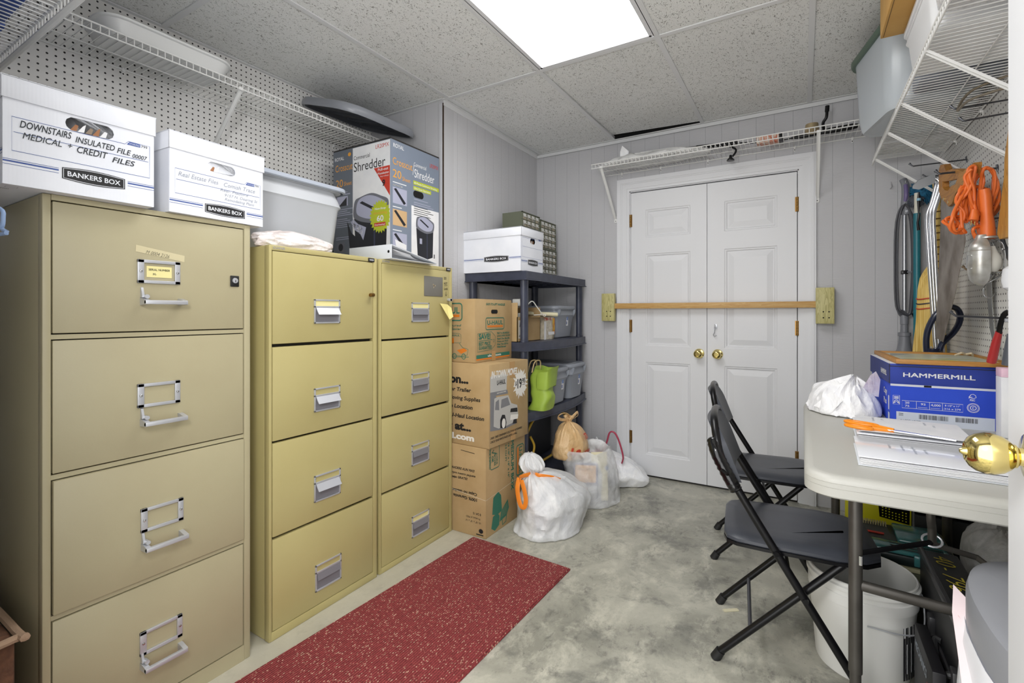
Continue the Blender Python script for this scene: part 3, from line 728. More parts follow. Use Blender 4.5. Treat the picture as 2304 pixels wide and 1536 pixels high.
# crumpled plastic bag lying on the middle cabinet
def crumple(bm, amp, sc, seed, ridge=True):
    for v in bm.verts:
        p = v.co * sc + Vector((seed, seed * .7, -seed))
        n = noise.noise(p) + .5 * noise.noise(p * 2.3)
        rd = (1 - abs(noise.noise(p * 1.3 + Vector((5, 3, 1))))) ** 3 if ridge else 0
        d = v.co.normalized() if v.co.length > 1e-6 else Vector((0, 0, 1))
        v.co += d * (n * amp + (rd - .5) * amp * .6)
def blob(mb, m, size, seed, amp=.12, sc=2.5, sub=4, flat=-.75, M=None, smooth=True, fn=None, facet=0):
    bm = bmesh.new(); bmesh.ops.create_icosphere(bm, subdivisions=sub, radius=1)
    crumple(bm, amp, sc, seed)
    if fn: [fn(v) for v in bm.verts]
    for v in bm.verts:
        if v.co.z < flat: v.co.z = flat + (v.co.z - flat) * .04
        v.co = Vector((v.co.x * size[0], v.co.y * size[1], (v.co.z - flat) * size[2]))
    zz = min(v.co.z for v in bm.verts)
    for v in bm.verts: v.co.z -= zz
    mb.bm(bm, m, M, smooth); return mb
def M_at(x, y, z, rz=0, rx=0, ry=0): return Matrix.Translation((x, y, z)) @ Matrix.Rotation(rz, 4, 'Z') @ Matrix.Rotation(ry, 4, 'Y') @ Matrix.Rotation(rx, 4, 'X')
b = MB(); blob(b, m_film('bag_pinkish', '#e0cfca', .85), (.055, .165, .042), 3, .13, 2.0, 5, -.6, M_at(-1.68, 1.155, 1.4035, .0))
b.raw([(-1.66, 1.28, 1.4045), (-1.63, 1.285, 1.4045), (-1.62, 1.33, 1.406), (-1.655, 1.315, 1.407)], [(0, 1, 2, 3)], M_film)
solo(b, 'plastic_bag', (-1.66, 1.15, 1.404), 'crumpled pinkish white plastic bag in front of the pale grey tote', 'bag')

# ---------------------------------------------------------------- shredder carton
gsl = mat('carton_slate', '#636a74', .5); gsd = mat('carton_dark', '#1d1f26', .5); orr = mat('carton_orange', '#e3a03a', .5); lime = mat('carton_lime', '#b4bf2e', .5); redm = mat('carton_red', '#c23a28', .5)
gl2 = mat('carton_grey', '#7a8494', .5); lav = mat('print_lavender', '#a9abc0', .5); pg = mat('print_midgrey', '#6b6d76', .5)
t = thing('shredder_box', 'tall grey paper shredder carton standing on the DO NOT Lock cabinet', 'box', (-1.905, 1.86, 1.404))
b = MB(); x0, x1, y0, y1, z0, z1 = -2.112, -1.70, 1.68, 2.04, 1.404, 2.006
b.box((x0, y0, z0), (x1, y1, z1), gl2); b.box((x0 + .002, y0 - .0005, z1 - .006), (x1 + .001, y1, z1 + .001), mat('box_edge', '#2b2826', .8))
F = FY(x0, y0 - .0006, z0); W_ = x1 - x0; HH = z1 - z0
def Q(mb, F, u0, v0, u1, v1, m, off=.0006): mb.rect(F, u0 * W_, v0 * HH, (u1 - u0) * W_, (v1 - v0) * HH, m, off)
Q(b, F, 0, 0, 1, .99, gsl, .0003); Q(b, F, .36, .0, 1, .985, M_paper, .0005)
def shredder_art(mb, F, ox, oy, s, m1=gsd, m2=pg, sy=None):
    sy = sy or s; P = lambda L: [(ox + x * s, oy + y * sy) for x, y in L]; PS = lambda L: [tuple(p[:2]) for p in smooth_path([(x, y, 0) for x, y in P(L)], 5, True)]
    mb.poly(F, P([(.0, 1.35), (.08, .0), (.62, -.08), (.98, .06), (1.02, 1.35), (.6, 1.2)]), m1, .0008)
    mb.poly(F, P([(.62, -.07), (.66, -.07), (.66, 1.2), (.62, 1.18)]), mat('print_navy', '#3a3f55', .5), .0010)
    mb.poly(F, PS([(-.02, 1.42), (.1, 1.3), (.3, 1.22), (.6, 1.17), (.9, 1.25), (1.04, 1.38), (1.06, 1.72), (.85, 1.86), (.55, 1.98), (.2, 1.92), (.02, 1.82)]), m2, .0012)
    mb.poly(F, PS([(.08, 1.5), (.3, 1.34), (.6, 1.28), (.9, 1.36), (1.0, 1.6), (.9, 1.75), (.5, 1.93), (.15, 1.84)]), lav, .0014)
    mb.poly(F, P([(.18, 1.76), (.26, 1.8), (.74, 1.52), (.68, 1.47)]), m1, .0016)
shredder_art(b, F, .385 * W_, .02 * HH, .228, gsd, pg, .175)
b.poly(F, [(.26 * W_, .40 * HH), (.34 * W_, .30 * HH), (.55 * W_, .20 * HH), (.52 * W_, .05 * HH), (.34 * W_, .04 * HH)], gsd, .0018)
bits = [(.33 * W_, .385 * HH), (.37 * W_, .41 * HH), (.46 * W_, .365 * HH), (.60 * W_, .33 * HH), (.58 * W_, .285 * HH), (.55 * W_, .23 * HH), (.50 * W_, .28 * HH), (.40 * W_, .32 * HH)]
b.poly(F, bits, lav, .0020)
for i in range(40):
    a = random.uniform(.36, .55) * W_; c = (.375 - (a / W_ - .36) * .45 + random.uniform(-.03, .02)) * HH; an = random.uniform(0, 3.1)
    b.line(F, [(a, c), (a + .014 * math.cos(an), c + .014 * math.sin(an))], .0022, M_paper if i % 2 else pg, .0022)
b.rect(F, .37 * W_, .10 * HH, .06 * W_, .06 * HH, lav, .0022)
b.text(F, 'ROYAL', .03 * W_, .91 * HH, .017, M_paper, .17 * W_, .012); b.text(F, 'Crosscut', .04 * W_, .82 * HH, .034, orr, .315 * W_, 0)
b.text(F, '20', .05 * W_, .69 * HH, .038, orr, .13 * W_, 0); b.text(F, 'Sheet', .20 * W_, .695 * HH, .020, orr, .14 * W_, 0)
b.poly(F, [(.30 * W_ + .012 * math.cos(a), .945 * HH + .010 * math.sin(a)) for a in [i * PI / 4 for i in range(8)]], orr)
b.text(F, 'Commercial', .38 * W_, .885 * HH, .020, M_black, .28 * W_, 0); b.text(F, 'Shredder', .38 * W_, .79 * HH, .045, M_black, .54 * W_, 0)
b.text(F, 'LR20MX', .76 * W_, .935 * HH, .019, redm, .22 * W_, 0)
b.poly(F, [(.73 * W_, .785 * HH), (.995 * W_, .785 * HH), (.995 * W_, .55 * HH)], redm, .0009)
b.text(F, 'Pull-out', .80 * W_, .755 * HH, .013, M_paper, .17 * W_, .01, off=.0015); b.text(F, 'Wastebasket', .79 * W_, .727 * HH, .010, M_paper, .19 * W_, .01, off=.0015); b.text(F, 'Easy to Empty', .84 * W_, .706 * HH, .006, M_paper, .14 * W_, off=.0015)
b.text(F, '9', .87 * W_, .635 * HH, .028, M_black, .05 * W_, .03, off=.0015)
st = [(.84 * W_ + (.075 if i % 2 else .062) * math.cos(i * PI / 24), .40 * HH + (.080 if i % 2 else .067) * math.sin(i * PI / 24)) for i in range(48)]
b.poly(F, [(min(x, W_ - .001), y) for x, y in st], lime, .0024)
b.text(F, 'Non-Stop', .84 * W_, .455 * HH, .010, M_paper, .18 * W_, .01, off=.0028, cen=True); b.text(F, 'shredding', .84 * W_, .42 * HH, .012, orr, .22 * W_, 0, off=.0028, cen=True); b.text(F, '60', .84 * W_, .365 * HH, .026, M_paper, .11 * W_, .02, off=.0028, cen=True)
b.rect(F, .74 * W_, .325 * HH, .19 * W_, .028 * HH, redm, .0028); b.text(F, 'Overheating!', .835 * W_, .331 * HH, .008, M_paper, .17 * W_, .01, off=.0031, cen=True)
for i, (v, n) in enumerate(((.64, 1), (.62, 0), (.50, 3), (.42, 4), (.27, 1))):
    for j in range(n + 1): b.rect(F, .05 * W_, (v - j * .016) * HH, (.24 + .05 * ((i + j) % 3) - .03) * W_, .003, lav)
b.rect(F, .07 * W_, .53 * HH, .20 * W_, .08 * HH, lav); b.poly(F, [(.1 * W_, .53 * HH), (.25 * W_, .6 * HH), (.25 * W_, .53 * HH)], gsd, .0009)
b.rect(F, .07 * W_, .15 * HH, .14 * W_, .08 * HH, pg); b.poly(F, [(.14 * W_ + .018 * math.cos(a), .19 * HH + .019 * math.sin(a)) for a in [i * PI / 6 for i in range(12)]], gsd, .0009)
b.poly(F, [(.13 * W_ + .024 * math.cos(a), .065 * HH + .026 * math.sin(a)) for a in [i * PI / 10 for i in range(20)]], redm); b.text(F, '7-year', .13 * W_, .075 * HH, .009, M_paper, .09 * W_, .01, off=.0012, cen=True)
F = FX(x1 + .0006, y0, z0); W_ = y1 - y0
Q(b, F, 0, 0, 1, .99, gl2, .0003); Q(b, F, .40, .05, .995, .52, M_paper)
b.text(F, 'ROYAL', .05 * W_, .935 * HH, .018, M_paper, .20 * W_, .014); b.text(F, 'Crosscut', .04 * W_, .80 * HH, .034, orr, .38 * W_, 0)
b.text(F, '/', .425 * W_, .77 * HH, .05, M_paper, .03 * W_, 0)
b.text(F, 'Commercial', .45 * W_, .845 * HH, .019, M_paper, .26 * W_, 0); b.text(F, 'Shredder', .46 * W_, .755 * HH, .042, M_paper, .43 * W_, .002); b.text(F, 'LR20MX', .79 * W_, .885 * HH, .019, redm, .19 * W_, 0)
b.text(F, '20', .04 * W_, .70 * HH, .038, orr, .16 * W_, 0); b.text(F, 'Sheet', .22 * W_, .695 * HH, .019, orr, .16 * W_, 0)
b.rect(F, .44 * W_, .695 * HH, .555 * W_, .032 * HH, lime); b.text(F, '60-Minute Continuous Shredding', .455 * W_, .702 * HH, .010, M_paper, .50 * W_, .004)
b.rect(F, .44 * W_, .652 * HH, .38 * W_, .030 * HH, lime); b.text(F, 'Ultra Quiet Operation', .455 * W_, .659 * HH, .010, M_paper, .34 * W_, .004)
for i in range(2): b.rect(F, .04 * W_, (.66 - i * .022) * HH, (.26 - i * .08) * W_, .004, M_paper)
b.poly(F, [(.545 * W_ + x,   .620 * HH + y) for x, y in arc(.022, 0, .017, -90, 90, 8) + arc(-.022, 0, .017, 90, 270, 8)], M_dark, .0009)
for i in range(8): b.rect(F, .45 * W_, (.565 - i * .0165 + (.0 if i else .01)) * HH - .0 * HH, (.3 + .06 * (i * 7 % 3)) * W_, .003, lav)
for i, v in enumerate((.50, .33, .15)):
    b.rect(F, .04 * W_, v * HH + .0, .27 * W_, .125 * HH, lav if i != 1 else mat('print_peach', '#c9a77c', .6)); b.rect(F, .04 * W_, (v + .14) * HH, .17 * W_, .004, M_paper)
    b.poly(F, [(.06 * W_, (v + .11) * HH), (.10 * W_, (v + .12) * HH), (.29 * W_, (v + .02) * HH), (.25 * W_, (v + .005) * HH)], gsd, .0009)
b.poly(F, [(.08 * W_, .22 * HH), (.30 * W_, .19 * HH), (.30 * W_, .15 * HH), (.10 * W_, .17 * HH)], M_paper, .0012)
shredder_art(b, F, .50 * W_, .11 * HH, .130, gsd, pg, .105)
b.rect(F, .57 * W_, .22 * HH, .05 * W_, .045 * HH, lav, .0014)
for u in (.54, .70, .88): b.rect(F, u * W_, (.085 + (.03 if u != .7 else -.01)) * HH, .02 * W_, .035 * HH, gsd, .0009)
t.location = (-2.085, 2.035, 1.404); b.v = [(x * 1.094, y * 1.094, 1.404 + (z - 1.404) * 1.14) for x, y, z in b.v]
wb(b, 'carton', t)
# ring binder in front of the carton
wbm = mat('binder_white', '#d9dde2', .3)
t = thing('ring_binder', 'white ring binder lying open on the cabinet in front of the shredder carton', 'binder', (-1.70, 1.69, 1.404)); b = MB()
b.box((-1.835, 1.548, 1.4045), (-1.562, 1.553, 1.468), wbm, .001)
b.box((-1.835, 1.553, 1.4045), (-1.562, 1.86, 1.407), wbm, .001)
M = Matrix.Translation((0, 1.552, 1.466)) @ Matrix.Rotation(-.185, 4, 'X'); b.box((-1.835, 0, -.0015), (-1.562, .315, .0015), wbm, .001, M)
b.tube([(-1.578, 1.5475, 1.436), (-1.578, 1.5482, 1.436)], .0065, M_dark, 14)
wb(b, 'cover', t)
b = MB()
for i in range(7):
    zz = 1.410 + i * .006; b.raw([(-1.825, 1.565, zz), (-1.574 + .003 * (i % 3), 1.565, zz + .004), (-1.571, 1.68, zz + .001 - i * .002), (-1.580, 1.82 - .02 * i, 1.410 + .0012 * i), (-1.825, 1.82 - .02 * i, 1.410 + .0012 * i)], [(0, 1, 2, 3, 4)], M_paper)
wb(b, 'paper_sheets', t)
b = MB()
for xx in (-1.60,): b.tube([(xx, 1.575 + .02 * math.cos(a), 1.432 + .021 * math.sin(a)) for a in [i * PI / 8 for i in range(16)]], .0022, M_chrome, 6, True)
wb(b, 'ring', t)

# ---------------------------------------------------------------- things on the left shelves
b = MB(); M = M_at(-2.265, .955, ZL + .0035, 0)
b.loft([[(x, y, z) for x, y, z in q] for q in (rrect(.16, .38, .05, 0), rrect(.20, .42, .06, .006), rrect(.235, .465, .07, .055), rrect(.25, .485, .08, .058), rrect(.25, .485, .08, .066), rrect(.235, .47, .075, .070), rrect(.2, .43, .06, .068))], mat('white_plastic', '#dfe0df', .35), M)
solo(b, 'plastic_tray', (-2.265, .955, ZL), 'shallow white plastic tray with rounded corners on the left wire shelf', 'tray')
b = MB(); M = Matrix.Translation((-2.200, 1.935, 2.292)) @ Matrix.Rotation(.30, 4, 'Y') @ Matrix.Rotation(.02, 4, 'X')
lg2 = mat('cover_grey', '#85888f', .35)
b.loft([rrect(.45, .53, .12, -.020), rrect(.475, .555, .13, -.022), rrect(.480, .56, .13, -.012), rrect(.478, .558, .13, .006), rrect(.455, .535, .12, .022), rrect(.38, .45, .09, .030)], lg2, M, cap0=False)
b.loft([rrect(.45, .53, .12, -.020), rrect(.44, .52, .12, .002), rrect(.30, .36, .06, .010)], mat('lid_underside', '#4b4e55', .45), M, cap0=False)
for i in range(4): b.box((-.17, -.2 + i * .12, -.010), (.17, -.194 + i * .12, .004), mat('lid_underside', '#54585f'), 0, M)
solo(b, 'plastic_cover', (-2.2, 1.93, ZL), 'dark grey plastic tote cover leaning on the end of the left wire shelf', 'lid')
bb = mat('blue_box', '#2d4f9c', .5)
for i, (xa, xb, ya, yb, h_) in enumerate(((-2.40, -2.10, .20, .46, .11), (-2.08, -1.80, .20, .45, .09))):
    b = MB(); b.box((xa, ya, 2.0385), (xb, yb, 2.0385 + h_), bb, .002); F = frame((xa, yb, 2.0383), (1, 0, 0), (0, -1, 0))
    b.rect(F, .12, .04, .14, .05, M_paper, .0004)
    for k in range(16): b.rect(F, .14 + k * .006, .047, .002 + .002 * (k % 2), .035, M_black, .0007)
    b.text(F, 'PAPER' if 0 else '20 LB 4000', .03, .14, .02, M_paper, .16, off=.0006)
    solo(b, 'paper_box', ((xa + xb) / 2, .33, 2.039), ('blue carton with a barcode strip, left one on the near wire shelf', 'blue carton with a barcode strip, right one on the near wire shelf')[i], 'box', 'blue cartons on the near wire shelf')
# blue hanger on a peg of the front wall
b = MB(); hb = mat('hanger_blue', '#8ea6cc', .3)
A = Vector((-1.500, .325, 1.345)); Bp = Vector((-1.93, .215, 1.350)); C = (A + Bp) / 2; dx = (A - Bp).normalized()
pts = [Bp + Vector((0, 0, .0)), Bp + dx * .02 - Vector((0, 0, .012)), A - dx * .02 - Vector((0, 0, .012)), A - dx * .005 + Vector((0, 0, .002)), A + Vector((0, 0, .024)), A - dx * .012 + Vector((0, 0, .046)), C + dx * .10 + Vector((0, 0, .075)), C + Vector((0, 0, .11)), C - dx * .10 + Vector((0, 0, .075)), Bp + dx * .01 + Vector((0, 0, .033)), Bp + Vector((0, 0, .015))]
b.tube(smooth_path(pts, 4, True), .0042, hb, 10, True)
b.tube(smooth_path([C + Vector((0, 0, .11)), C + Vector((0, 0, .15)), C + dx * .02 + Vector((0, 0, .17)), C + Vector((0, 0, .19)), C - dx * .02 + Vector((0, 0, .172))], 5), .003, hb, 8)
solo(b, 'clothes_hanger', tuple(C), 'pale blue plastic clothes hanger beside the beige cabinet', 'hanger')
b = MB(); b.tube([(C.x, YF, 1.522), (C.x, C.y + .01, 1.526), (C.x, C.y + .016, 1.54)], .003, M_steel, 8); solo(b, 'wall_hook', (C.x, YF, 1.522), 'small steel hook on the front wall holding the blue hanger', 'hook')
b = MB(); b.box((-2.05, .20, 0), (-1.585, .365, .40), mat('brown_wicker', '#6c4a35', .9, var='#4d3325', vs=40, bump=.6, bs=90, bd=.004), .012)
b.tube(smooth_path([(-2.04, .37, .40), (-1.60, .37, .402), (-1.575, .36, .40), (-1.57, .20, .40)], 6), .009, mat('wicker_trim', '#a58a72', .9, bump=.6, bs=200), 8)
solo(b, 'wicker_basket', (-1.8, .28, 0), 'brown basket with a pale rim at the bottom left, beside the beige cabinet', 'basket')
# ---------------------------------------------------------------- moving cartons
def flap_box(mb, w, d, h, M, m=M_card):
    mb.box((-w / 2, -d / 2, 0), (w / 2, d / 2, h), m, .002, M)
    mb.box((-w / 2 + .001, -.0012, h - .001), (w / 2 - .001, .0012, h + .0008), mat('box_seam', '#6e5330', .9), 0, M)
cart = m_card('cardboard_ribbed', '#b1966a', '#a18556'); tapem = mat('packing_tape', '#b18a55', .25)
def carton(name, lab, x0, y0, w, d, z0, h, rz, fn):
    # x0,y0 = corner nearest the camera; w runs away from it along -x, d along +y
    r = thing(name, lab, 'box', (x0, y0, z0), rz, 'printed cardboard moving boxes in the stack'); b = MB()
    b.box((-w, 0, 0), (0, d, h), M_card, .0025); b.box((-w, d / 2 - .0012, h - .001), (0, d / 2 + .0012, h + .0006), mat('box_seam', '#6e5330', .9))
    FR = frame((0, 0, 0), (0, 1, 0), (0, 0, 1)); FL = frame((-w, 0, 0), (1, 0, 0), (0, 0, 1))
    fn(b, FR, FL, w, d, h); b.build('carton', r); return r
def uhaul(b, F, x, y, w, h, rot=False, part=1.0):
    G = F @ Matrix.Translation((x, y, 0)) @ (Matrix.Rotation(-PI / 2, 4, 'Z') if rot else Matrix.Identity(4))
    R = .18 * h
    o = [p[:2] for p in rrect(w, h, R, 0, 5, w / 2, h / 2)]
    b.line(G, o, h * .07, M_green, .0007, True)
    b.text(G, 'U-HAUL' if part == 1 else 'U', w * .07, h * .42, h * .36, M_green, w * (.86 if part == 1 else .7), .02)
    b.rect(G, w * .08, h * .20, w * .84, h * .14, M_orange, .0008)
def f_bottom(b, FR, FL, w, d, h):
    G = FR @ Matrix.Translation((0, h, 0)) @ Matrix.Rotation(-PI / 2, 4, 'Z')   # text reads downwards; local x = down, y = right
    b.text(G, 'MEDIUM BOX', .012, .250, .028, M_green, .275, .045)
    b.text(G, '18 1/8" x 18" x 16"', .018, .215, .016, M_green, .19, .02); b.text(G, '3.0 CU FT', .018, .187, .016, M_green, .095, .02)
    b.line(G, [p[:2] for p in rrect(.115, .085, .012, 0, 4, .062, .085)], .004, M_green, .0007, True)
    b.text(G, 'U-HAUL', .045, .098, .013, M_green, .06, .03); b.text(G, 'BOXES', .045, .078, .013, M_green, .06, .03); b.text(G, 'OK', .05, .055, .016, M_green, .035, .05); b.line(G, [(.02, .075), (.03, .055), (.045, .10)], .006, M_green, .0009); b.text(G, 'FOR SHIPPING', .012, .030, .010, M_green, .10, .03)
    H2 = G @ Matrix.Translation((.055, .305, 0)); o = [p[:2] for p in rrect(.17, .085, .02, 0, 5, .085, .0425)]
    b.line(H2, o, .006, M_green, .0007, True); b.text(H2, 'U-HAUL', .012, .032, .035, M_green, .15, .02); b.rect(H2, .012, .012, .15, .014, M_orange, .0008)
    # waste bins drawn in green
    P = lambda L: [(.05 + x * .19, .02 + y * .19) for x, y in L]
    b.poly(FR, P([(.05, .45), (.1, .9), (.35, 1.0), (.5, .85), (.55, .40), (.30, .36)]), M_green, .0008)
    b.poly(FR, P([(.0, .08), (.08, .38), (.3, .42), (.42, .30), (.40, .05), (.18, -.04)]), M_green, .0009)
    b.poly(FR, P([(.42, .12), (.5, .40), (.86, .62), (.92, .36), (.80, .18)]), M_green, .0010)
    b.line(FR, P([(.55, .18), (.58, -.02), (.76, .02), (.80, .22)]), .006, M_green, .0008)
    for i in range(6): b.line(FR, P([(.5 + i * .06, .22), (.55 + i * .06, .44 + i * .02)]), .0015, M_card, .0012)
    # left face, texts run from behind the cabinet
    E = w
    b.text(FL, 'Y AHORRE AUN MAS!', E - .235, h - .13, .013, M_black, .165, .03, .2); b.text(FL, 'Compre nuestro paquete', E - .245, h - .155, .012, M_black, .18, .02, .2); b.text(FL, 'y cajas GRATIS!', E - .235, h - .178, .012, M_black, .12, .03, .2)
    G = FL @ Matrix.Translation((E - .055, .225, 0)) @ Matrix.Rotation(PI, 4, 'Z')
    b.text(G, 'Cajas no usadas', 0, .0, .014, M_black, .16, .03); b.text(G, '100% Garantia', 0, .028, .015, M_black, .155, .03)
    b.text(G, '8 24 15', -.025, .100, .012, M_black, .05, .01); b.text(G, '18 1/8" x 18" x 16"', -.025, .145, .010, M_black, .10); b.text(G, 'Product # MED', -.02, .125, .010, M_black, .09)
    b.poly(FL, [(E - .03 + .014 * math.cos(a), .035 + .012 * math.sin(a)) for a in [i * PI / 6 for i in range(12)]], M_black); b.rect(FL, E - .06, .012, .045, .006, M_black)
    b.line(FL, [(E - .16, h - .025), (E - .07, h - .032)], .003, M_black)
    b.line(FL, [(0, h * .53), (E, h * .43)], .0018, mat('twine', '#d8d2bf', .5), .0014); b.line(FR, [(0, h * .43), (d, h * .50)], .0018, mat('twine', '#d8d2bf', .5), .0014)
carton('moving_box', 'MEDIUM BOX cardboard moving carton with green bins print, bottom of the stack', -1.392, 2.043, .44, .405, 0, .462, 0, f_bottom)
wht = mat('white_print', '#e4e1da', .6); gpr = mat('grey_print', '#7d7d80', .6); lpr = mat('light_print', '#b9b7b2', .6)
def f_mid(b, FR, FL, w, d, h):
    b.rect(FR, d * .50, h * .80, .05, h * .2, tapem, .0007); b.rect(FR, d * .52, .0, .05, h * .14, tapem, .0007)
    b.text(FR, 'IN-TOWN MOVES', .02, h - .072, .036, wht, d * .64, .035, .22)
    st = []
    for i in range(44):
        a = 2 * PI * i / 44; r_ = (.070 if i % 2 else .055) * (1 + .12 * ((i * 5) % 3)); st.append((d * .785 + r_ * math.cos(a) * .95, h * .70 + r_ * 1.05 * math.sin(a)))
    b.poly(FR, st, wht, .0008); b.text(FR, '$', d * .645, h * .685, .022, M_black, .014, .03, off=.0012); b.text(FR, '19', d * .70, h * .645, .050, M_black, .046, .03, off=.0012); b.text(FR, '95', d * .83, h * .70, .026, M_black, .034, .03, off=.0012); b.rect(FR, d * .835, h * .675, .03, .003, M_black, .0012)
    P = lambda L: [(.010 + x * .30, .085 + y * .24) for x, y in L]
    b.poly(FR, P([(0, .82), (.50, .80), (.52, 1.17), (.40, 1.21), (.0, 1.19)]), lpr, .0008); b.poly(FR, P([(.0, .76), (.55, .74), (.53, .83), (.0, .85)]), gpr, .0009)
    b.text(FR, 'U-HAUL', .010 + .20 * .30, .085 + .98 * .24, .024, M_black, .080, .03, off=.0012); b.text(FR, 'MAKE MOVING EASIER', .010 + .06, .085 + .79 * .24, .006, wht, .085, .02, off=.0012)
    b.poly(FR, P([(0, .10), (.0, .76), (.16, .76), (.24, .62), (.26, .12)]), gpr, .0008)
    b.poly(FR, P([(.10, .10), (.12, .70), (.22, .72), (.56, .70), (.66, .50), (.86, .42), (.90, .16), (.80, .05), (.50, .02), (.25, .02)]), lpr, .0010)
    b.poly(FR, P([(.14, .45), (.16, .62), (.26, .66), (.27, .42)]), gpr, .0012); b.poly(FR, P([(.32, .45), (.34, .64), (.54, .66), (.62, .47)]), gpr, .0012)
    b.poly(FR, P([(.62, .30), (.64, .38), (.86, .36), (.87, .26)]), M_black, .0012); b.poly(FR, P([(.62, .12), (.64, .24), (.89, .20), (.88, .10)]), wht, .0012)
    b.poly(FR, P([(.30, .02), (.30, .20), (.36, .30), (.45, .28), (.50, .10), (.47, -.02)]), M_black, .0013)
    b.poly(FR, [(.010 + .30 * .41 + .018 * math.cos(a), .085 + .24 * .10 + .026 * math.sin(a)) for a in [i * PI / 8 for i in range(16)]], wht, .0014)
    b.poly(FR, P([(.70, .02), (.74, .12), (.84, .10), (.85, .0)]), M_black, .0011); b.poly(FR, P([(.0, .02), (.3, -.02), (.5, -.03), (.86, .0), (.8, .06), (.0, .12)]), gpr, .0007)
    b.text(FR, 'OVER 17,000 CONVENIENT LOCATIONS NATIONWIDE', .012, .046, .011, M_black, d * .80, .02, .2); b.text(FR, 'CHECK YOUR WHITE PAGES UNDER U-HAUL', .012, .026, .011, M_black, d * .66, .02, .2)
    E = w
    b.text(FL, 'rvation...', E - .395, h - .105, .042, M_black, .262, .05); b.text(FL, 'Truck or Trailer', E - .35, h - .150, .020, M_black, .235, .03, .15); b.text(FL, 'Boxes & Moving Supplies', E - .39, h - .195, .020, M_black, .335, .03, .15)
    b.text(FL, 'Storage Location', E - .35, h - .240, .020, M_black, .245, .03, .15); b.text(FL, 'Nearest U-Haul Location', E - .38, h - .290, .020, M_black, .35, .03, .15)
    b.text(FL, 'or at...', E - .32, h - .355, .040, M_black, .205, .05); b.text(FL, 'uhaul.com', E - .38, h - .405, .030, wht, .285, .05)
carton('moving_box', 'IN-TOWN MOVES cardboard moving carton with truck picture, middle of the stack', -1.376, 2.048, .42, .385, .4635, .432, -.035, f_mid)
def f_top(b, FR, FL, w, d, h):
    b.poly(FR, [(d * .50 + x, h * .80 + y) for x, y in arc(.022, 0, .0115, -90, 90, 8) + arc(-.022, 0, .0115, 90, 270, 8)], M_dark, .0008); b.line(FR, [(d * .50 + x, h * .80 + y) for x, y in arc(.022, 0, .0115, -90, 90, 8) + arc(-.022, 0, .0115, 90, 270, 8)], .0015, M_cardin, .0010, True)
    b.text(FR, 'EASY-TO-LIFT HANDLES', d * .28, h * .905, .012, M_green, d * .52, .03, .15, off=.0010)
    F2 = FR @ Matrix.Translation((0, 0, .0006)); uhaul(b, F2, d * .27, h * .51, d * .50, h * .19)
    b.text(F2, 'SAVE!', d * .09, h * .365, .028, M_green, d * .30, .04, .0); b.line(F2, [(d * .09, h * .335), (d * .44, h * .345)], .003, M_green); b.text(F2, 'BEST PRICE', d * .09, h * .265, .018, M_green, d * .30, .03); b.text(F2, 'GUARANTEED', d * .09, h * .20, .018, M_green, d * .34, .03)
    b.line(F2, [(d * .06, h * .165), (d * .06, h * .45), (d * .42, h * .475), (d * .52, h * .40), (d * .52, h * .255), (d * .42, h * .185)], .0025, M_green, .0008, True)
    b.line(F2, [(d * .48 + .007 * math.cos(a), h * .325 + .008 * math.sin(a)) for a in [i * PI / 6 for i in range(12)]], .002, M_green, .0008, True)
    for i, s_ in enumerate(('"BUY A BUNDLE-', 'SAVE EVEN MORE!', 'Read Our Bundle', "Prices and We'll", 'Give You $20 in', 'FREE Boxes!')): b.text(F2, s_, d * .57, h * (.43 - i * .046), .0095, M_green, d * (.36, .38, .36, .32, .32, .26)[i], .03, .2)
    b.rect(F2, d * .03, .012, d * .90, h * .075, M_orange); b.rect(F2, d * .03, .020, d * .90, h * .058, M_green, .0008); b.text(F2, 'uhaul.com', d * .32, .025, .012, wht, d * .36, .03, off=.0012)
    b.rect(F2, d * .42, h * .0, .04, h * .16, tapem, .0014)
    E = w; uhaul(b, FL, E - .30, h * .66, .215, h * .27)
    b.text(FL, 'Manufactured', E - .26, h * .565, .012, M_green, .17, .02, .2); b.text(FL, 'to Move Easier', E - .26, h * .51, .012, M_green, .17, .02, .2)
    P = lambda L: [(E - .26 + x * .20, .025 + y * .13) for x, y in L]
    b.line(FL, P([(0, 1.05), (.78, 1.0), (.84, .95), (.84, .62), (.55, .60), (0, .64)]), .002, M_green, .0008, True); b.poly(FL, P([(0, .64), (.60, .58), (.60, .80), (0, .84)]), M_orange, .0008); b.text(FL, 'U-HAUL', E - .17, .14, .010, M_green, .07, .02)
    b.line(FL, P([(.5, .6), (.52, .10), (.86, .06), (1.05, .12), (1.08, .36), (.9, .42), (.78, .60)]), .0025, M_green, .0008); b.poly(FL, P([(.7, .3), (.95, .40), (1.05, .3), (.85, .16)]), M_orange, .0008)
    for q in (.62, .93): b.line(FL, [(E - .26 + q * .2 + .013 * math.cos(a), .032 + .014 * math.sin(a)) for a in [i * PI / 7 for i in range(14)]], .004, M_green, .0009, True)
    b.line(FL, P([(.0, .08), (.55, .02), (1.1, .04)]), .003, M_green)
carton('moving_box', 'SAVE! cardboard moving carton with handle hole, top of the stack', -1.487, 2.080, .30, .375, .8965, .342, 0, f_top)

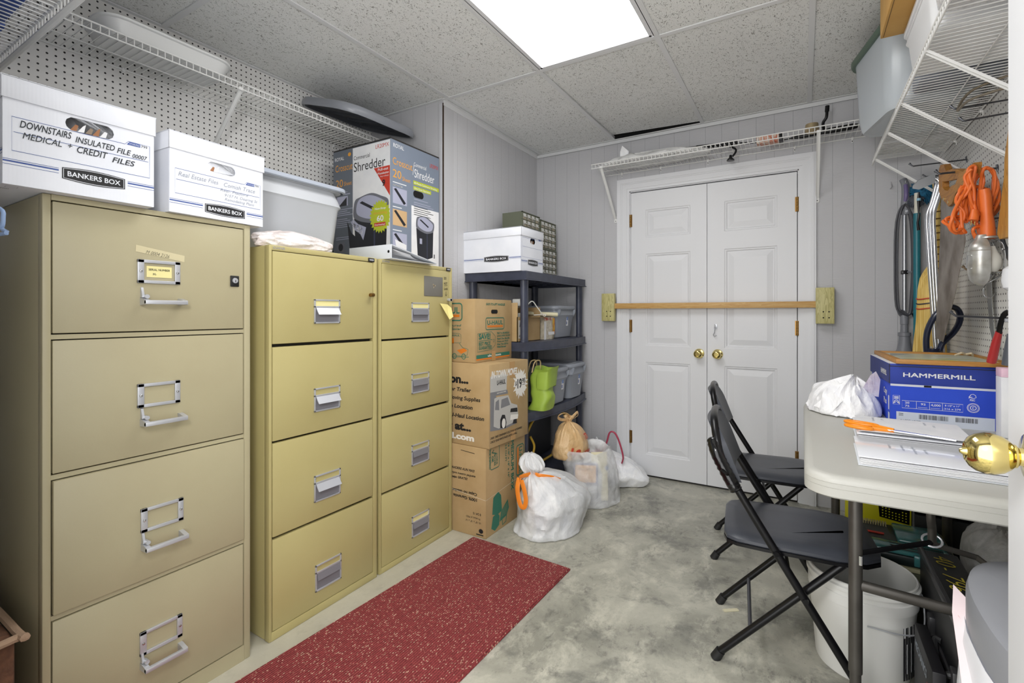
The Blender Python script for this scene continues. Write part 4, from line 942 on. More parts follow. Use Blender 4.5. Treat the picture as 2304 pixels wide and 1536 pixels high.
# ---------------------------------------------------------------- navy plastic shelving
SX0, SX1, SY0, SY1 = -1.835, -1.395, 2.465, 3.36
t = thing('shelving_unit', 'navy plastic shelving unit with bowed shelves in the corner beside the carton stack', 'shelf', ((SX0 + SX1) / 2, (SY0 + SY1) / 2, 0))
def bow(e=0, n=10, flat=False):
    pts = [(SX0 - e * 0, SY0 - e), (SX1 + e, SY0 - e)]
    for i in range(1, n): 
        f = i / n; pts.append((SX1 + e + (0 if flat else .05) * math.sin(PI * f), SY0 - e + (SY1 - SY0 + 2 * e) * f))
    return pts + [(SX1 + e, SY1 + e), (SX0, SY1 + e)]
PX = (SX0 + .035, SX1 - .03); PY = (SY0 + .035, SY1 - .035)
tops = [1.412, .988, .572, .135]
for i, zt in enumerate(tops):
    s = MB(); s.prism(bow(0, flat=(i == 0)), zt - .018, zt, M_navy)
    n = len(bow()); O = bow(.003, flat=(i == 0)); I = bow(-.010, flat=(i == 0)); O2 = bow(.010, flat=(i == 0))
    zs = [(O, zt), (O, zt - .045), (O2, zt - .048), (O2, zt - .053), (I, zt - .053), (I, zt - .015)]
    s.raw([(x, y, z) for r_, z in zs for x, y in r_], [(a * n + j, (a + 1) * n + j, (a + 1) * n + (j + 1) % n, a * n + (j + 1) % n) for a in range(len(zs) - 1) for j in range(n)], M_navy)
    for k in range(1, 8): y = SY0 + k * (SY1 - SY0) / 8; s.box((SX0 + .01, y - .002, zt - .04), (SX1 - .008, y + .002, zt - .017), M_navy)
    for k in range(1, 5): x = SX0 + k * (SX1 - SX0) / 5; s.box((x - .002, SY0 + .01, zt - .04), (x + .002, SY1 - .01, zt - .017), M_navy)
    wb(s, 'shelf_board', t)
for px in PX:
    for py in PY:
        s = MB(); zb = [0] + [v for z in tops[::-1] for v in (z - .045, z)]
        for a in range(0, 8, 2):
            if zb[a + 1] - zb[a] > .01: s.lathe([(.0, zb[a]), (.024, zb[a]), (.024, zb[a] + .012), (.0215, zb[a] + .014), (.0235, zb[a + 1]), (0, zb[a + 1])], M_navy, 18, Matrix.Translation((px, py, 0)), sx=1.0, sy=1.3)
        wb(s, 'post', t)
# parts organisers on top
og = mat('olive_plastic', '#5d6150', .5); oc = mat('clear_drawer', '#8e8f89', .25, var='#a89b80', vs=30); ot = mat('drawer_tab', '#c9cac6', .3)
def organiser(lab, y0, z0, z1, w=.245):
    r = thing('parts_organizer', lab, 'organizer', (-1.68, y0 + w / 2, z0), 0, 'olive small-parts drawer cabinets'); b = MB(); x0, x1 = -1.76, -1.60
    b.box((x0, y0, z0), (x1 - .012, y0 + w, z1), og); e = .006
    for a_, c_ in (((x1 - .012, y0, z0), (x1, y0 + e, z1)), ((x1 - .012, y0 + w - e, z0), (x1, y0 + w, z1)), ((x1 - .012, y0, z0), (x1, y0 + w, z0 + e)), ((x1 - .012, y0, z1 - e), (x1, y0 + w, z1))): b.box(a_, c_, og)
    nr, nc = 4, 4; cw = (w - 2 * e) / nc; ch = (z1 - z0 - 2 * e) / nr
    for i in range(1, nc): b.box((x1 - .012, y0 + e + i * cw - .0015, z0), (x1 - .001, y0 + e + i * cw + .0015, z1), og)
    for j in range(1, nr): b.box((x1 - .012, y0, z0 + e + j * ch - .0015), (x1 - .001, y0 + w, z0 + e + j * ch + .0015), og)
    wb(b, 'housing', r)
    for i in range(nc):
        for j in range(nr):
            q = MB(); ya = y0 + e + i * cw + .003; za = z0 + e + j * ch + .003; wd = cw - .006; hd = ch - .006
            q.box((x1 - .011, ya, za), (x1 - .004, ya + wd, za + hd), oc); q.box((x1 - .004, ya + wd * .2, za + hd * .35), (x1 + .006, ya + wd * .8, za + hd * .46), ot); q.box((x1 - .004, ya + wd * .15, za + hd * .55), (x1 - .003, ya + wd * .85, za + hd * .95), ot)
            wb(q, 'drawer', r)
organiser('olive parts cabinet of tiny drawers, showing its left side above the white box', 2.785, 1.650, 1.845)
organiser('olive parts cabinet of tiny drawers behind the white box, under another', 2.785, 1.4515, 1.649)
for y0_, z0_, z1_, lb in ((3.045, 1.630, 1.832, 'olive parts cabinet of tiny drawers, upper one of the right pair'), (3.055, 1.430, 1.629, 'olive parts cabinet of tiny drawers, lower one of the right pair')):
    organiser(lb, y0_, z0_, z1_)
b = MB(); b.box((-1.79, 2.77, 1.4125), (-1.58, 3.04, 1.451), mat('dark_tray', '#44473f', .6), .003); solo(b, 'organizer_tray', (-1.68, 2.9, 1.4125), 'dark tray under the left parts cabinets, hidden behind the white box', 'tray')
b = MB(); b.box((-1.79, 3.05, 1.4125), (-1.59, 3.31, 1.4295), mat('dark_tray', '#44473f', .6), .003); solo(b, 'organizer_tray', (-1.68, 3.18, 1.4125), 'thin dark tray under the right pair of parts cabinets', 'tray')
s3 = dict(hole=(.52, .72, .034, .017), form=(.04, .96, .32, .80), logo=(.52, .215, .46, .155), papers=4, text=[])
r = bankers_box(.275, .42, .262, 'white file box with two side stripes on top of the navy shelving', (-1.630, 2.592, 1.4135), PI / 2, s3, side=True)
# second level: open carton of cords, catalogue box, tote
t = thing('cord_box', 'open cardboard box full of white power cords on the navy shelf', 'box', (-1.62, 2.62, .989)); b = MB()
bx0, bx1, by0, by1, bz, bh = -1.79, -1.458, 2.475, 2.765, .989, .150
for a_, c_ in (((bx0, by0, bz), (bx1, by1, bz + .003)), ((bx0, by0, bz), (bx1, by0 + .004, bz + .235)), ((bx0, by1 - .004, bz), (bx1, by1, bz + .21)), ((bx0, by0, bz), (bx0 + .004, by1, bz + bh)), ((bx1 - .004, by0, bz), (bx1, by1, bz + bh))): b.box(a_, c_, M_card)
F = FX(bx1, by0, bz); b.rect(F, .01, .02, .045, .11, mat('label_grey', '#c9c5bf', .7)); b.text(F, '481', .015, .028, .014, M_black, .03); b.poly(F, [(.02, .09), (.045, .09), (.033, .12)], gpr, .0009); b.rect(F, .075, .07, .022, .03, M_paper)
b.raw([(bx1 - .002, by0 + .07, bz + bh), (bx1 - .002, by1, bz + bh), (bx1 + .065, by1 + .05, bz + bh - .004), (bx1 + .055, by0 + .09, bz + bh - .002)], [(0, 1, 2, 3)], M_card)
b.raw([(bx1 - .002, by0 + .07, bz + bh - .003), (bx1 - .002, by1, bz + bh - .003), (bx1 + .065, by1 + .05, bz + bh - .007), (bx1 + .055, by0 + .09, bz + bh - .005)], [(3, 2, 1, 0)], M_card)
wb(b, 'carton', t)
cw = mat('cord_white', '#dcdcd6', .35)
def coil(mb, m, c, R, n, r, seed, tilt=.5, z=.02):
    rnd = random.Random(seed); pts = []
    for i in range(n * 10):
        a = 2 * PI * i / 10; rr = R * (1 + .25 * math.sin(i * .37 + seed)); pts.append((c[0] + rr * math.cos(a), c[1] + rr * .6 * math.sin(a), c[2] + z * math.sin(a * .93 + seed) + tilt * rr * math.sin(a)))
    mb.tube(smooth_path(pts, 2), r, m, 6)
for i, (cx, cy, cz, lb) in enumerate(((-1.55, 2.62, 1.165, 'white power cable heaped at the front of the cord box'), (-1.69, 2.62, 1.19, 'white cord with a plug at the back of the cord box'))):
    b = MB(); coil(b, cw, (cx, cy, cz), .055, 4, .0045, i * 3 + 1, .3, .03)
    b.box((cx + .02, cy - .03, cz - .03), (cx + .07, cy + .03, cz - .002), cw, .004); solo(b, 'power_cable', (cx, cy, cz), lb, 'cord', 'white power cords in the cord box')
b = MB(); b.tube(smooth_path([(-1.49, 2.58, 1.155), (-1.445, 2.62, 1.235), (-1.43, 2.67, 1.20), (-1.42, 2.74, 1.144), (-1.43, 2.78, 1.152), (-1.47, 2.70, 1.15)], 6), .0035, cw, 7); solo(b, 'power_cable', (-1.43, 2.6, 1.15), 'white cord looping over the front edge of the cord box', 'cord', 'white power cords in the cord box')
b = MB(); b.box((-1.54, 2.55, 1.205), (-1.465, 2.60, 1.25), cw, .006); solo(b, 'power_adapter', (-1.47, 2.55, 1.2), 'blocky white power adapter on top of the cords', 'adapter')
b = MB(); b.tube([(-1.55, 2.74, 1.162), (-1.385, 2.87, 1.152)], .014, mat('tube_ivory', '#c9c3a4', .4), 14); b.tube([(-1.386, 2.8693, 1.1521), (-1.384, 2.8708, 1.152)], .011, mat('tube_end', '#7a4a2a', .7), 14); solo(b, 'wand_tube', (-1.5, 2.7, 1.15), 'ivory tube lying across the cord box flap', 'tube')
t = thing('catalog_box', 'worn printed carton with yellow and red edge beside the cord box', 'box', (-1.5, 2.77, .989)); b = MB(); b.box((-1.74, 2.785, .989), (-1.44, 2.935, 1.135), mat('print_mixed', '#c3b9a2', .6, var='#8f8573', vs=18), .004)
F = FX(-1.44, 2.785, .989); b.rect(F, .035, .0, .085, .125, mat('print_pale', '#d8d2c3', .6, var='#a99f8c', vs=50)); b.rect(F, .125, .03, .033, .11, mat('print_yellow', '#d9b23a', .6, var='#b5532c', vs=25)); b.rect(F, .0, .125, .12, .02, mat('print_red', '#a5452c', .6, var='#d8d2c3', vs=30), .0009); b.text(F, 'Pure', .03, .128, .014, mat('print_crimson', '#a33030', .6), .06, 0, .3, off=.0012); b.rect(F, .06, .03, .09, .02, M_paper, .001); b.rect(F, 0, 0, .03, .12, M_paper, .0008)
wb(b, 'carton', t)
def grey_tote(lab, x1, y0, y1, z0, h, dep=.36, m=M_greyp, group='grey lidded totes on the navy shelving', inner=False):
    yc = (y0 + y1) / 2; w = y1 - y0; r = thing('storage_tote', lab, 'tote', (x1 - dep / 2, yc, z0), 0, group)
    b = MB(); tub(b, m, dep * .86, w * .74, dep * .97, w * .95, h - .012, rim=.010, rimh=.014, r=.03, step=True, inner=False); b.build('tub', r)
    F = frame((dep * .435, 0, 0), (0, 1, 0), (.045, 0, 1)); F = F @ Matrix.Translation((0, 0, .004))
    q = MB(); q.raw([(p[0], p[1], .0) for p in ((.012, .38 * h), (.012 + .034, .38 * h), (.046, .80 * h - .02), (.012, .80 * h - .02))], [(0, 1, 2, 3)], M_paper, F); q.rect(F, .016, .55 * h, .026, .15 * h, mat('label_blue', '#6f86b8', .5)); q.rect(F, .016, .42 * h, .012, .10 * h, mat('label_navy', '#3a5596', .5)); q.build('label', r)
    q = MB(); lid(q, m, dep, w, .022, Matrix.Translation((0, 0, h - .020)), r=.045); q.build('lid', r)
    for sy in (-1, 1):
        q = MB(); q.prism([(0, 0), (.03, 0), (.028, -.02), (.012, -.055), (0, -.06)], -.003, .003, m, Matrix.Translation((dep * .44, sy * w * .37, h - .022)) @ (Matrix.Rotation(PI / 2, 4, 'X'))); q.build('handle_rib', r)
    return r
grey_tote('grey lidded tote on the second navy shelf, right of the cord box', -1.425, 2.945, 3.285, .989, .222, .38)
# third level
grey_tote('smaller grey lidded tote beside the lime green bag', -1.335, 2.735, 2.965, .573, .232, .40)
grey_tote('grey lidded tote at the right end of the third navy shelf', -1.330, 2.975, 3.245, .573, .240, .40)
t = thing('tote_bag', 'lime green fabric bag sagging over the navy shelf edge', 'bag', (-1.40, 2.63, .573)); lm = mat('lime_fabric', '#9fba48', .5, var='#8fa93c', vs=8)
b = MB(); rings = []
for i in range(17):
    f = i / 16; z = .574 + f * .256; w = .140 + .035 * f - .03 * math.sin(PI * f); cx = -1.385 + .03 * f + .012 * math.sin(f * 7); cy = 2.625 + .02 * f; dd = .13 - .02 * f
    ring = []
    for j in range(28):
        a = 2 * PI * j / 28; s_ = .5
        x = abs(math.cos(a)) ** s_ * (1 if math.cos(a) > 0 else -1) * dd / 2; y = abs(math.sin(a)) ** s_ * (1 if math.sin(a) > 0 else -1) * w / 2
        nz = noise.noise(Vector((x * 14, y * 14 + f * 2, f * 4.5))) * .015
        ring.append((cx + x + nz, cy + y + nz * .6, z + (.010 * math.sin(a * 2 + 1) if i == 16 else 0)))
    rings.append(ring)
rings.append([(p[0] * .97 - 1.37 * .03, 2.625 + (p[1] - 2.625) * .9, p[2] - .004) for p in rings[-1]]); rings.append([(-1.37 + (p[0] + 1.37) * .8, 2.625 + (p[1] - 2.625) * .85, p[2] - .12) for p in rings[-2]])
b.loft(rings, lm); wb(b, 'bag_body', t)
for off in (0, .028):
    b = MB(); b.tube(smooth_path([(-1.44 + off, 2.57, .80), (-1.43 + off, 2.585, .86), (-1.42 + off, 2.62, .872), (-1.42 + off, 2.645, .855), (-1.43 + off, 2.655, .80)], 5), .004, mat('strap_tan', '#c9b183', .7), 8); wb(b, 'bag_handle', t)
# under the shelving: yellow hose, dark bag
b = MB(); ym = mat('hose_yellow', '#b08e2c', .4)
b.tube(smooth_path([(-1.50, 2.62, .30), (-1.46, 2.60, .42), (-1.45, 2.66, .49), (-1.47, 2.80, .51), (-1.45, 2.97, .505), (-1.42, 3.08, .44), (-1.43, 3.10, .33), (-1.47, 3.0, .20), (-1.52, 2.8, .16)], 8), .0085, ym, 10)
b.tube(smooth_path([(-1.44, 2.60, .40), (-1.42, 2.615, .34), (-1.43, 2.60, .27), (-1.46, 2.62, .20), (-1.5, 2.7, .15)], 6), .0075, ym, 10)
solo(b, 'garden_hose', (-1.46, 2.8, .15), 'yellow hose coiled in the dark under the lowest bowed shelf', 'hose')
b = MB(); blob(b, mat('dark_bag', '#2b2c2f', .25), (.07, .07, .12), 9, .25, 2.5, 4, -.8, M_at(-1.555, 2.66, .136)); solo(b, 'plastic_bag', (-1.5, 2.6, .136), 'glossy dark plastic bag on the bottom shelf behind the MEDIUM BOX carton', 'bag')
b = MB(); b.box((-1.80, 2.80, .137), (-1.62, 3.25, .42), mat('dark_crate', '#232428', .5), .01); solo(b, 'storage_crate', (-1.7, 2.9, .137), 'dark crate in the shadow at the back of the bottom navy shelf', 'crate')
# ---------------------------------------------------------------- bin bags on the floor
def bag_fn(neck, lean=(0, 0), folds=9, seed=1, nr=.3):
    def fn(v):
        x, y, z = v.co; a = math.atan2(y, x); 
        if z > .15:
            t = min((z - .15) / .85, 1.3); k = 1 - t * (1 - nr * .6) if t < 1 else nr * .6
            rr = math.hypot(x, y); sc_ = (1 - .45 * t) 
            fold = 1 + .16 * t * math.sin(a * folds + 2 * noise.noise(Vector((x * 2 + seed, y * 2, z))))
            v.co.x = x * sc_ * fold + lean[0] * t; v.co.y = y * sc_ * fold + lean[1] * t; v.co.z = z + t * t * neck
        else:
            v.co.x *= 1 + .06 * math.sin(a * 5 + seed); v.co.y *= 1 + .06 * math.sin(a * 7 + seed)
    return fn
# nearest bag, orange drawstring
t = thing('trash_bag', 'white full bin bag with orange drawstring, standing against the carton stack', 'bag', (-1.13, 2.36, 0), 0, 'white bin bags on the concrete')
b = MB()
def gathered(mb, m, rings, seed, n=96, M=None, rough=.02, lowf=3.0):
    R = []; z0 = rings[0][2]
    for (cx, cy, z, rx, ry, fold) in rings:
        ring = []
        for j in range(n):
            a = 2 * PI * j / n
            q = Vector((math.cos(a) * lowf * .5 + seed, math.sin(a) * lowf * .5, z * 9))
            f = 1 + .11 * noise.noise(q) + .025 * noise.noise(q * 2.7) + .035 * noise.noise(Vector((a * 5 + seed, z * 4, seed))) + .04 * (1 - abs(noise.noise(q * 1.9 + Vector((9, 1, 4))))) ** 4 + fold * (.6 * math.sin(a * 13 + seed) + .4 * math.sin(a * 23 + seed * 2)) 
            ring.append((cx + rx * f * math.cos(a), cy + ry * f * math.sin(a), max(z0 + .002, z + (rough * noise.noise(q * 1.7 + Vector((3, 7, 1))) if z > z0 + .01 else 0))))
        R.append(ring)
    mb.loft(R, m, M); return mb
def interp(keys, n):
    out = []
    K = smooth_path([Vector(k[:3]) for k in keys], n); S = smooth_path([Vector(k[3:6]) for k in keys], n)
    return [(p.x, p.y, p.z, max(s.x, .004), max(s.y, .004), s.z) for p, s in zip(K, S)]
k1 = [(-1.20, 2.37, .0, .15, .20, 0), (-1.195, 2.37, .006, .168, .232, 0), (-1.19, 2.38, .05, .170, .238, 0), (-1.18, 2.40, .12, .175, .248, 0), (-1.18, 2.40, .19, .165, .235, 0), (-1.19, 2.37, .26, .135, .19, .02), (-1.215, 2.32, .325, .088, .12, .07), (-1.235, 2.28, .352, .042, .048, .12), (-1.240, 2.275, .37, .048, .052, .13), (-1.255, 2.285, .40, .064, .072, .10), (-1.268, 2.295, .43, .055, .064, .07), (-1.272, 2.295, .448, .030, .036, .05), (-1.272, 2.295, .452, .006, .006, 0)]
sz_ = lambda K, f, g=1.0: [(cx, cy, z * f, rx * g, ry * g, fo) for cx, cy, z, rx, ry, fo in K]
k1 = sz_(k1, .87)
M_film1 = m_film('bag_film_milky', '#f1f3f6', .58)
gathered(b, M_film1, interp(k1, 6), 2.1); wb(b, 'bag_film', t)
q = MB(); gathered(q, mat('bright_paper_fill', '#f0f0ee', .8, var='#a9adbb', vs=11, bump=.5, bs=25, bd=.01), interp(sz_(k1[:7], .93, .86), 5), 2.1, 64)  # white paper filler added so the film does not look grey
solo(q, 'bright_paper_fill', (-1.18, 2.4, .01), 'crumpled white paper added inside the orange string bag to brighten it', 'paper', None, 'stuff')
om = mat('drawstring_orange', '#e8862a', .3)
b = MB()
b.tube(smooth_path([(-1.232, 2.238, .356), (-1.255, 2.20, .352), (-1.262, 2.165, .350), (-1.250, 2.150, .345)], 5), .012, om, 8, flat=.18)
P = smooth_path([(-1.262, 2.160, .352), (-1.262, 2.142, .30), (-1.252, 2.136, .24), (-1.235, 2.132, .20), (-1.215, 2.132, .20), (-1.208, 2.135, .24), (-1.222, 2.140, .30), (-1.243, 2.150, .345)], 5)
b.tube(P, .013, om, 8, flat=.16, nrm=(1, .0, 0))
b.tube(smooth_path([(-1.225, 2.242, .357), (-1.185, 2.245, .352), (-1.14, 2.285, .338), (-1.11, 2.33, .312)], 5), .012, om, 8, flat=.2)
b.v = [(x, y, z * .87) for x, y, z in b.v]; wb(b, 'drawstring', t, 'orange drawstring')
b = MB(); M_ = M_at(-1.115, 2.36, .262, .75, .5); b.cbox((0, 0, 0), (.04, .003, .045), M_paper, .001, M_)
solo(b, 'envelope', tuple(M_.translation), 'white envelope corner poking out near the top of the orange string bag', 'paper')
# middle bag, open mouth, pale foam board and certificate in it
t = thing('trash_bag', 'open white bin bag holding a foam board and certificate, topped by the tan bag', 'bag', (-1.13, 2.80, 0), 0, 'white bin bags on the concrete')
b = MB()
k2 = [(-1.143, 2.860, .0, 0.152, 0.177, 0), (-1.143, 2.860, .006, 0.176, 0.209, 0), (-1.143, 2.860, .06, 0.173, 0.205, 0), (-1.143, 2.860, .14, 0.163, 0.195, 0), (-1.148, 2.860, .22, 0.160, 0.186, .01), (-1.158, 2.850, .28, 0.152, 0.172, .015), (-1.168, 2.840, .315, 0.147, 0.163, .02), (-1.168, 2.840, .322, 0.140, 0.153, .02), (-1.178, 2.840, .30, 0.123, 0.140, .02), (-1.178, 2.850, .25, 0.095, 0.121, .02), (-1.178, 2.850, .22, 0.048, 0.047, .0)]
gathered(b, m_film('bag_film_sheer', '#eef0f3', .40), interp(k2, 5), 6.3)
wb(b, 'bag_film', t)
b = MB(); fm = mat('foam_board', '#e4dcbc', .8, bump=.5, bs=160)
M = M_at(-1.075, 2.825, .155, .62, 0, 0) @ Matrix.Rotation(-.12, 4, 'X')
b.cbox((0, 0, 0), (.10, .012, .29), fm, .004, M); b.raw([(.03, -.0065, .05), (.045, -.0065, .065), (.06, -.0065, .05), (.045, -.0065, .03)], [(0, 1, 2, 3)], mat('mark_blue', '#8797b5', .7), M)
solo(b, 'foam_board', (-1.075, 2.825, .155), 'cream foam board leaning inside the open bin bag', 'board')
b = MB(); M = M_at(-1.12, 2.710, .195, .42, 0, 0) @ Matrix.Rotation(-.12, 4, 'X')
b.cbox((0, 0, 0), (.145, .003, .12), mat('certificate_border', '#545a80', .6), 0, M); G = M @ frame((0, -.0018, 0), (1, 0, 0), (0, 0, 1)); b.rect(G, -.062, -.050, .124, .100, mat('certificate_tan', '#cf9f62', .7), .0004); b.text(G, 'LEARNING IS REWARDED', 0, .022, .009, mat('cert_ink', '#6a4a33', .7), .10, 0, off=.0008, cen=True)
solo(b, 'certificate', (-1.12, 2.71, .195), 'tan certificate with purple border showing through the open bin bag', 'certificate')
b = MB(); M = M_at(-1.12, 2.712, .085, .35, 0, 0) @ Matrix.Rotation(-.1, 4, 'X'); b.cbox((0, 0, 0), (.13, .003, .11), mat('sheet_greywhite', '#c2c4c8', .8), 0, M); solo(b, 'paper_sheet', (-1.12, 2.712, .085), 'grey white paper below the certificate in the open bin bag', 'paper')
q = MB(); gathered(q, mat('bright_paper_fill', '#f0f0ee'), interp(sz_(k2[:7], .75, .55), 5), 6.3, 64)  # smaller white filler, added to brighten the sheer film from inside
solo(q, 'bright_paper_fill', (-1.17, 2.8, .01), 'crumpled white paper added inside the open bin bag to brighten it', 'paper', None, 'stuff')
# tan grocery bag on top
t = thing('grocery_bag', 'tan plastic grocery bag with red lettering on top of the open bin bag', 'bag', (-1.20, 2.76, .30)); tn = m_film('bag_tan', '#cfa874', 1, .3); tn.node_tree.nodes['Mix'].inputs[7].default_value = lin('#dcbb8c')
b = MB()
k3 = [(-1.20, 2.76, .292, .05, .06, 0), (-1.20, 2.76, .30, .095, .125, 0), (-1.20, 2.76, .34, .105, .135, 0), (-1.20, 2.76, .40, .100, .125, .01), (-1.205, 2.76, .46, .075, .095, .05), (-1.21, 2.76, .50, .038, .045, .12), (-1.212, 2.76, .515, .018, .02, .1), (-1.212, 2.76, .53, .022, .026, .1), (-1.212, 2.76, .545, .03, .03, .08), (-1.212, 2.76, .553, .006, .006, 0)]
gathered(b, tn, interp(k3, 5), 4.4, 80, None, .012)
for z_, tx, yy, hh, ww in ((.345, 'Le', 2.655, .052, .065), (.335, 'rne', 2.745, .038, .085), (.42, 'Th', 2.765, .045, .055)):   # lettering wrapped round the bag
    vs, fs = text_mesh(tx, .05, .15); x0_ = min(v[0] for v in vs); x1_ = max(v[0] for v in vs); out = []
    for px_, py_ in vs:
        a = (px_ - x0_) / (x1_ - x0_) * ww; an = -1.05 + (yy - 2.655 + a) / .118; zz = z_ + py_ / .7 * hh * .7; rr_ = (.118, .146) if zz < .40 else (.118 - (zz - .40) * .42, .142 - (zz - .40) * .5)
        out.append((-1.20 + rr_[0] * math.cos(an), 2.76 + rr_[1] * math.sin(an), zz))
    b.raw(out, fs, mat('bag_red_ink', '#c4452a', .5))
b.tube(smooth_path([(-1.215, 2.75, .525), (-1.235, 2.70, .535), (-1.24, 2.665, .555), (-1.225, 2.66, .575), (-1.205, 2.70, .580), (-1.20, 2.745, .555)], 5), .009, tn, 8, flat=.3)
b.tube(smooth_path([(-1.21, 2.77, .525), (-1.19, 2.80, .55), (-1.18, 2.83, .565), (-1.185, 2.84, .54), (-1.20, 2.80, .525)], 5), .009, tn, 8, flat=.3)
b.v = [(x - .07, y + .06, z - .045) for x, y, z in b.v]; t.location = (-1.27, 2.82, .255)
wb(b, 'bag_body', t)
# far bag, red drawstring, and a small one behind
t = thing('trash_bag', 'white bin bag with red drawstring beside the left door casing', 'bag', (-1.13, 3.2, 0), 0, 'white bin bags on the concrete')
b = MB(); k4 = [(-1.11, 3.245, .0, .12, .10, 0), (-1.11, 3.245, .006, .19, .145, 0), (-1.11, 3.245, .05, .22, .17, 0), (-1.135, 3.22, .10, .205, .165, 0), (-1.15, 3.22, .15, .155, .13, .02), (-1.19, 3.21, .19, .075, .07, .08), (-1.21, 3.21, .205, .03, .03, .12), (-1.235, 3.21, .235, .055, .05, .08), (-1.25, 3.21, .262, .045, .045, .05), (-1.25, 3.21, .268, .006, .006, 0)]
gathered(b, M_film, interp(k4, 6), 8.2); wb(b, 'bag_film', t)
rm = mat('drawstring_red', '#b23a55', .35); b = MB()
b.tube(smooth_path([(-1.22, 3.165, .212), (-1.17, 3.13, .220), (-1.135, 3.12, .29), (-1.115, 3.12, .355), (-1.085, 3.12, .362), (-1.06, 3.12, .33), (-1.035, 3.115, .27), (-1.02, 3.115, .205), (-1.03, 3.12, .165)], 6), .011, rm, 8, flat=.5, nrm=(1, 0, .3))
b.tube(smooth_path([(-1.19, 3.14, .214), (-1.24, 3.14, .205), (-1.275, 3.15, .195)], 5), .009, rm, 8, flat=.3); wb(b, 'drawstring', t, 'red drawstring')
# ---------------------------------------------------------------- folding chairs (local: faces +x, seat centre near origin)
def folding_chair(lab, loc, rz, torn):
    r = thing('folding_chair', lab, 'chair', loc, rz, 'black metal folding chairs at the table'); W_ = .205; wr = .172
    vin = mat('black_vinyl', '#3a3d45', .38, var='#33363d', vs=10); rub = mat('rubber_foot', '#161617', .6)
    def side(x_of, s): return [(x, s * w, z) for x, w, z in x_of]
    b = MB()   # one bent tube: front legs, uprights and the arch of the back
    L = [(.195, W_, .012), (.0, W_, .33), (-.155, W_ - .004, .585), (-.205, W_ - .012, .68), (-.222, W_ - .035, .745)]
    pts = smooth_path([L[0], L[1], L[2], L[3], L[4], (-.230, W_ - .075, .785), (-.234, W_ - .13, .800), (-.235, 0, .803)] + [(-.234, -(W_ - .13), .800), (-.230, -(W_ - .075), .785)] + [(x, -w, z) for x, w, z in L[::-1]], 5)
    b.tube(pts, .0125, M_blackm, 10, flat=.85); b.build('frame_tube', r)
    b = MB()   # rear leg pair with cross bar
    for s in (-1, 1): b.tube([(-.225, s * wr, .012), (.135, s * wr, .395)], .0122, M_blackm, 10)
    b.tube([(-.120, -wr, .124), (-.120, wr, .124)], .0065, mat('grey_rod', '#55565b', .4, .5), 8); b.tube([(.125, -wr, .385), (.125, wr, .385)], .008, M_blackm, 8)
    b.build('rear_legs', r)
    b = MB(); b.tube([(-.012, -W_, .35), (-.012, W_, .35)], .0065, M_blackm, 8); b.build('stretcher', r)
    for s in (-1, 1):
        for (x, w, dx) in ((.195, W_, 1), (-.225, wr, -1)):
            q = MB(); q.tube([(x + dx * .0015, s * w, .0), (x - dx * .016, s * w, .03)], [.0165, .0155], rub, 12); q.build('rubber_foot', r)
        q = MB(); q.tube([(-.055, s * (W_ - .03), .408), (-.047, s * (W_ + .017), .408)], .008, M_blackm, 12); q.build('pivot_bolt', r)
        q = MB(); q.tube([(.032, s * (wr - .01), .280), (.032, s * (W_ + .017), .280)], .008, M_blackm, 12); q.build('pivot_bolt', r)
    b = MB()   # padded seat, rounded at the front, tucked between the tubes at the back
    def seat(e, z): 
        o = []
        for (x, y) in [( .245, .09), (.235, .14), (.195, .175), (.12, .19), (-.08, .186), (-.16, .178), (-.19, .16), (-.20, .12)]: o.append((x - e * (1 if x > 0 else -1) * .8, y - e, z))
        return o + [(x, -y, z) for x, y, _ in o[::-1]]
    b.loft([seat(.012, .392), seat(.0, .394), seat(0, .404)], M_blackm); b.loft([seat(.004, .404), seat(.0, .409), seat(.001, .418), seat(.012, .427), seat(.05, .431), seat(.10, .430)], vin)
    b.build('seat', r)
    b = MB()
    def bk(y, z, off):  # back panel follows the uprights, bulging
        f = (z - .60) / .2; return (-.155 - f * .075 + off - .022 * (1 - (y / .19) ** 2), y, z)
    ny, nz = 14, 8
    def sheet(off, sh):
        g = []
        for i in range(nz + 1):
            z = .605 + i / nz * .180
            hw = .186 - (.055 * max(0, (i / nz - .55) / .45) ** 2.2) - sh
            g.append([bk(-hw + 2 * hw * j / ny, z + (0), off) for j in range(ny + 1)])
        return g
    fr = sheet(.014, .004); ba = sheet(-.012, .0); vs = [p for row in fr for p in row] + [p for row in ba for p in row]; K = (ny + 1) * (nz + 1); fs = []
    for i in range(nz):
        for j in range(ny):
            a = i * (ny + 1) + j; fs.append((a, a + 1, a + ny + 2, a + ny + 1)); fs.append((K + a, K + a + ny + 1, K + a + ny + 2, K + a + 1))
    rim = [j for j in range(ny + 1)] + [i * (ny + 1) + ny for i in range(1, nz + 1)] + [nz * (ny + 1) + j for j in range(ny - 1, -1, -1)] + [i * (ny + 1) for i in range(nz - 1, 0, -1)]
    for a, c_ in zip(rim, rim[1:] + rim[:1]): fs.append((a, K + a, K + c_, c_))
    b.raw(vs, fs, vin, None, True); b.build('backrest', r)
    if torn:
        q = MB(); tp = mat('black_tape', '#0d0d0f', .12); L2 = smooth_path([(-.233, -.165, .735), (-.222, -.190, .70), (-.200, -.197, .655), (-.175, -.203, .61), (-.160, -.205, .585)], 6)
        q.tube(L2, [.0175 + .0035 * abs(math.sin(i * 1.7)) for i in range(len(L2))], tp, 10)
        q.tube([(-.205, -.215, .650), (-.190, -.22, .64), (-.18, -.205, .63)], .006, tp, 6); q.build('tape_wrap', r, 'shiny black tape wrapped round the upright')
    return r
folding_chair('black folding chair nearest the camera, tape wrapped round its back upright', (-.045, 1.935, 0), .10, True)
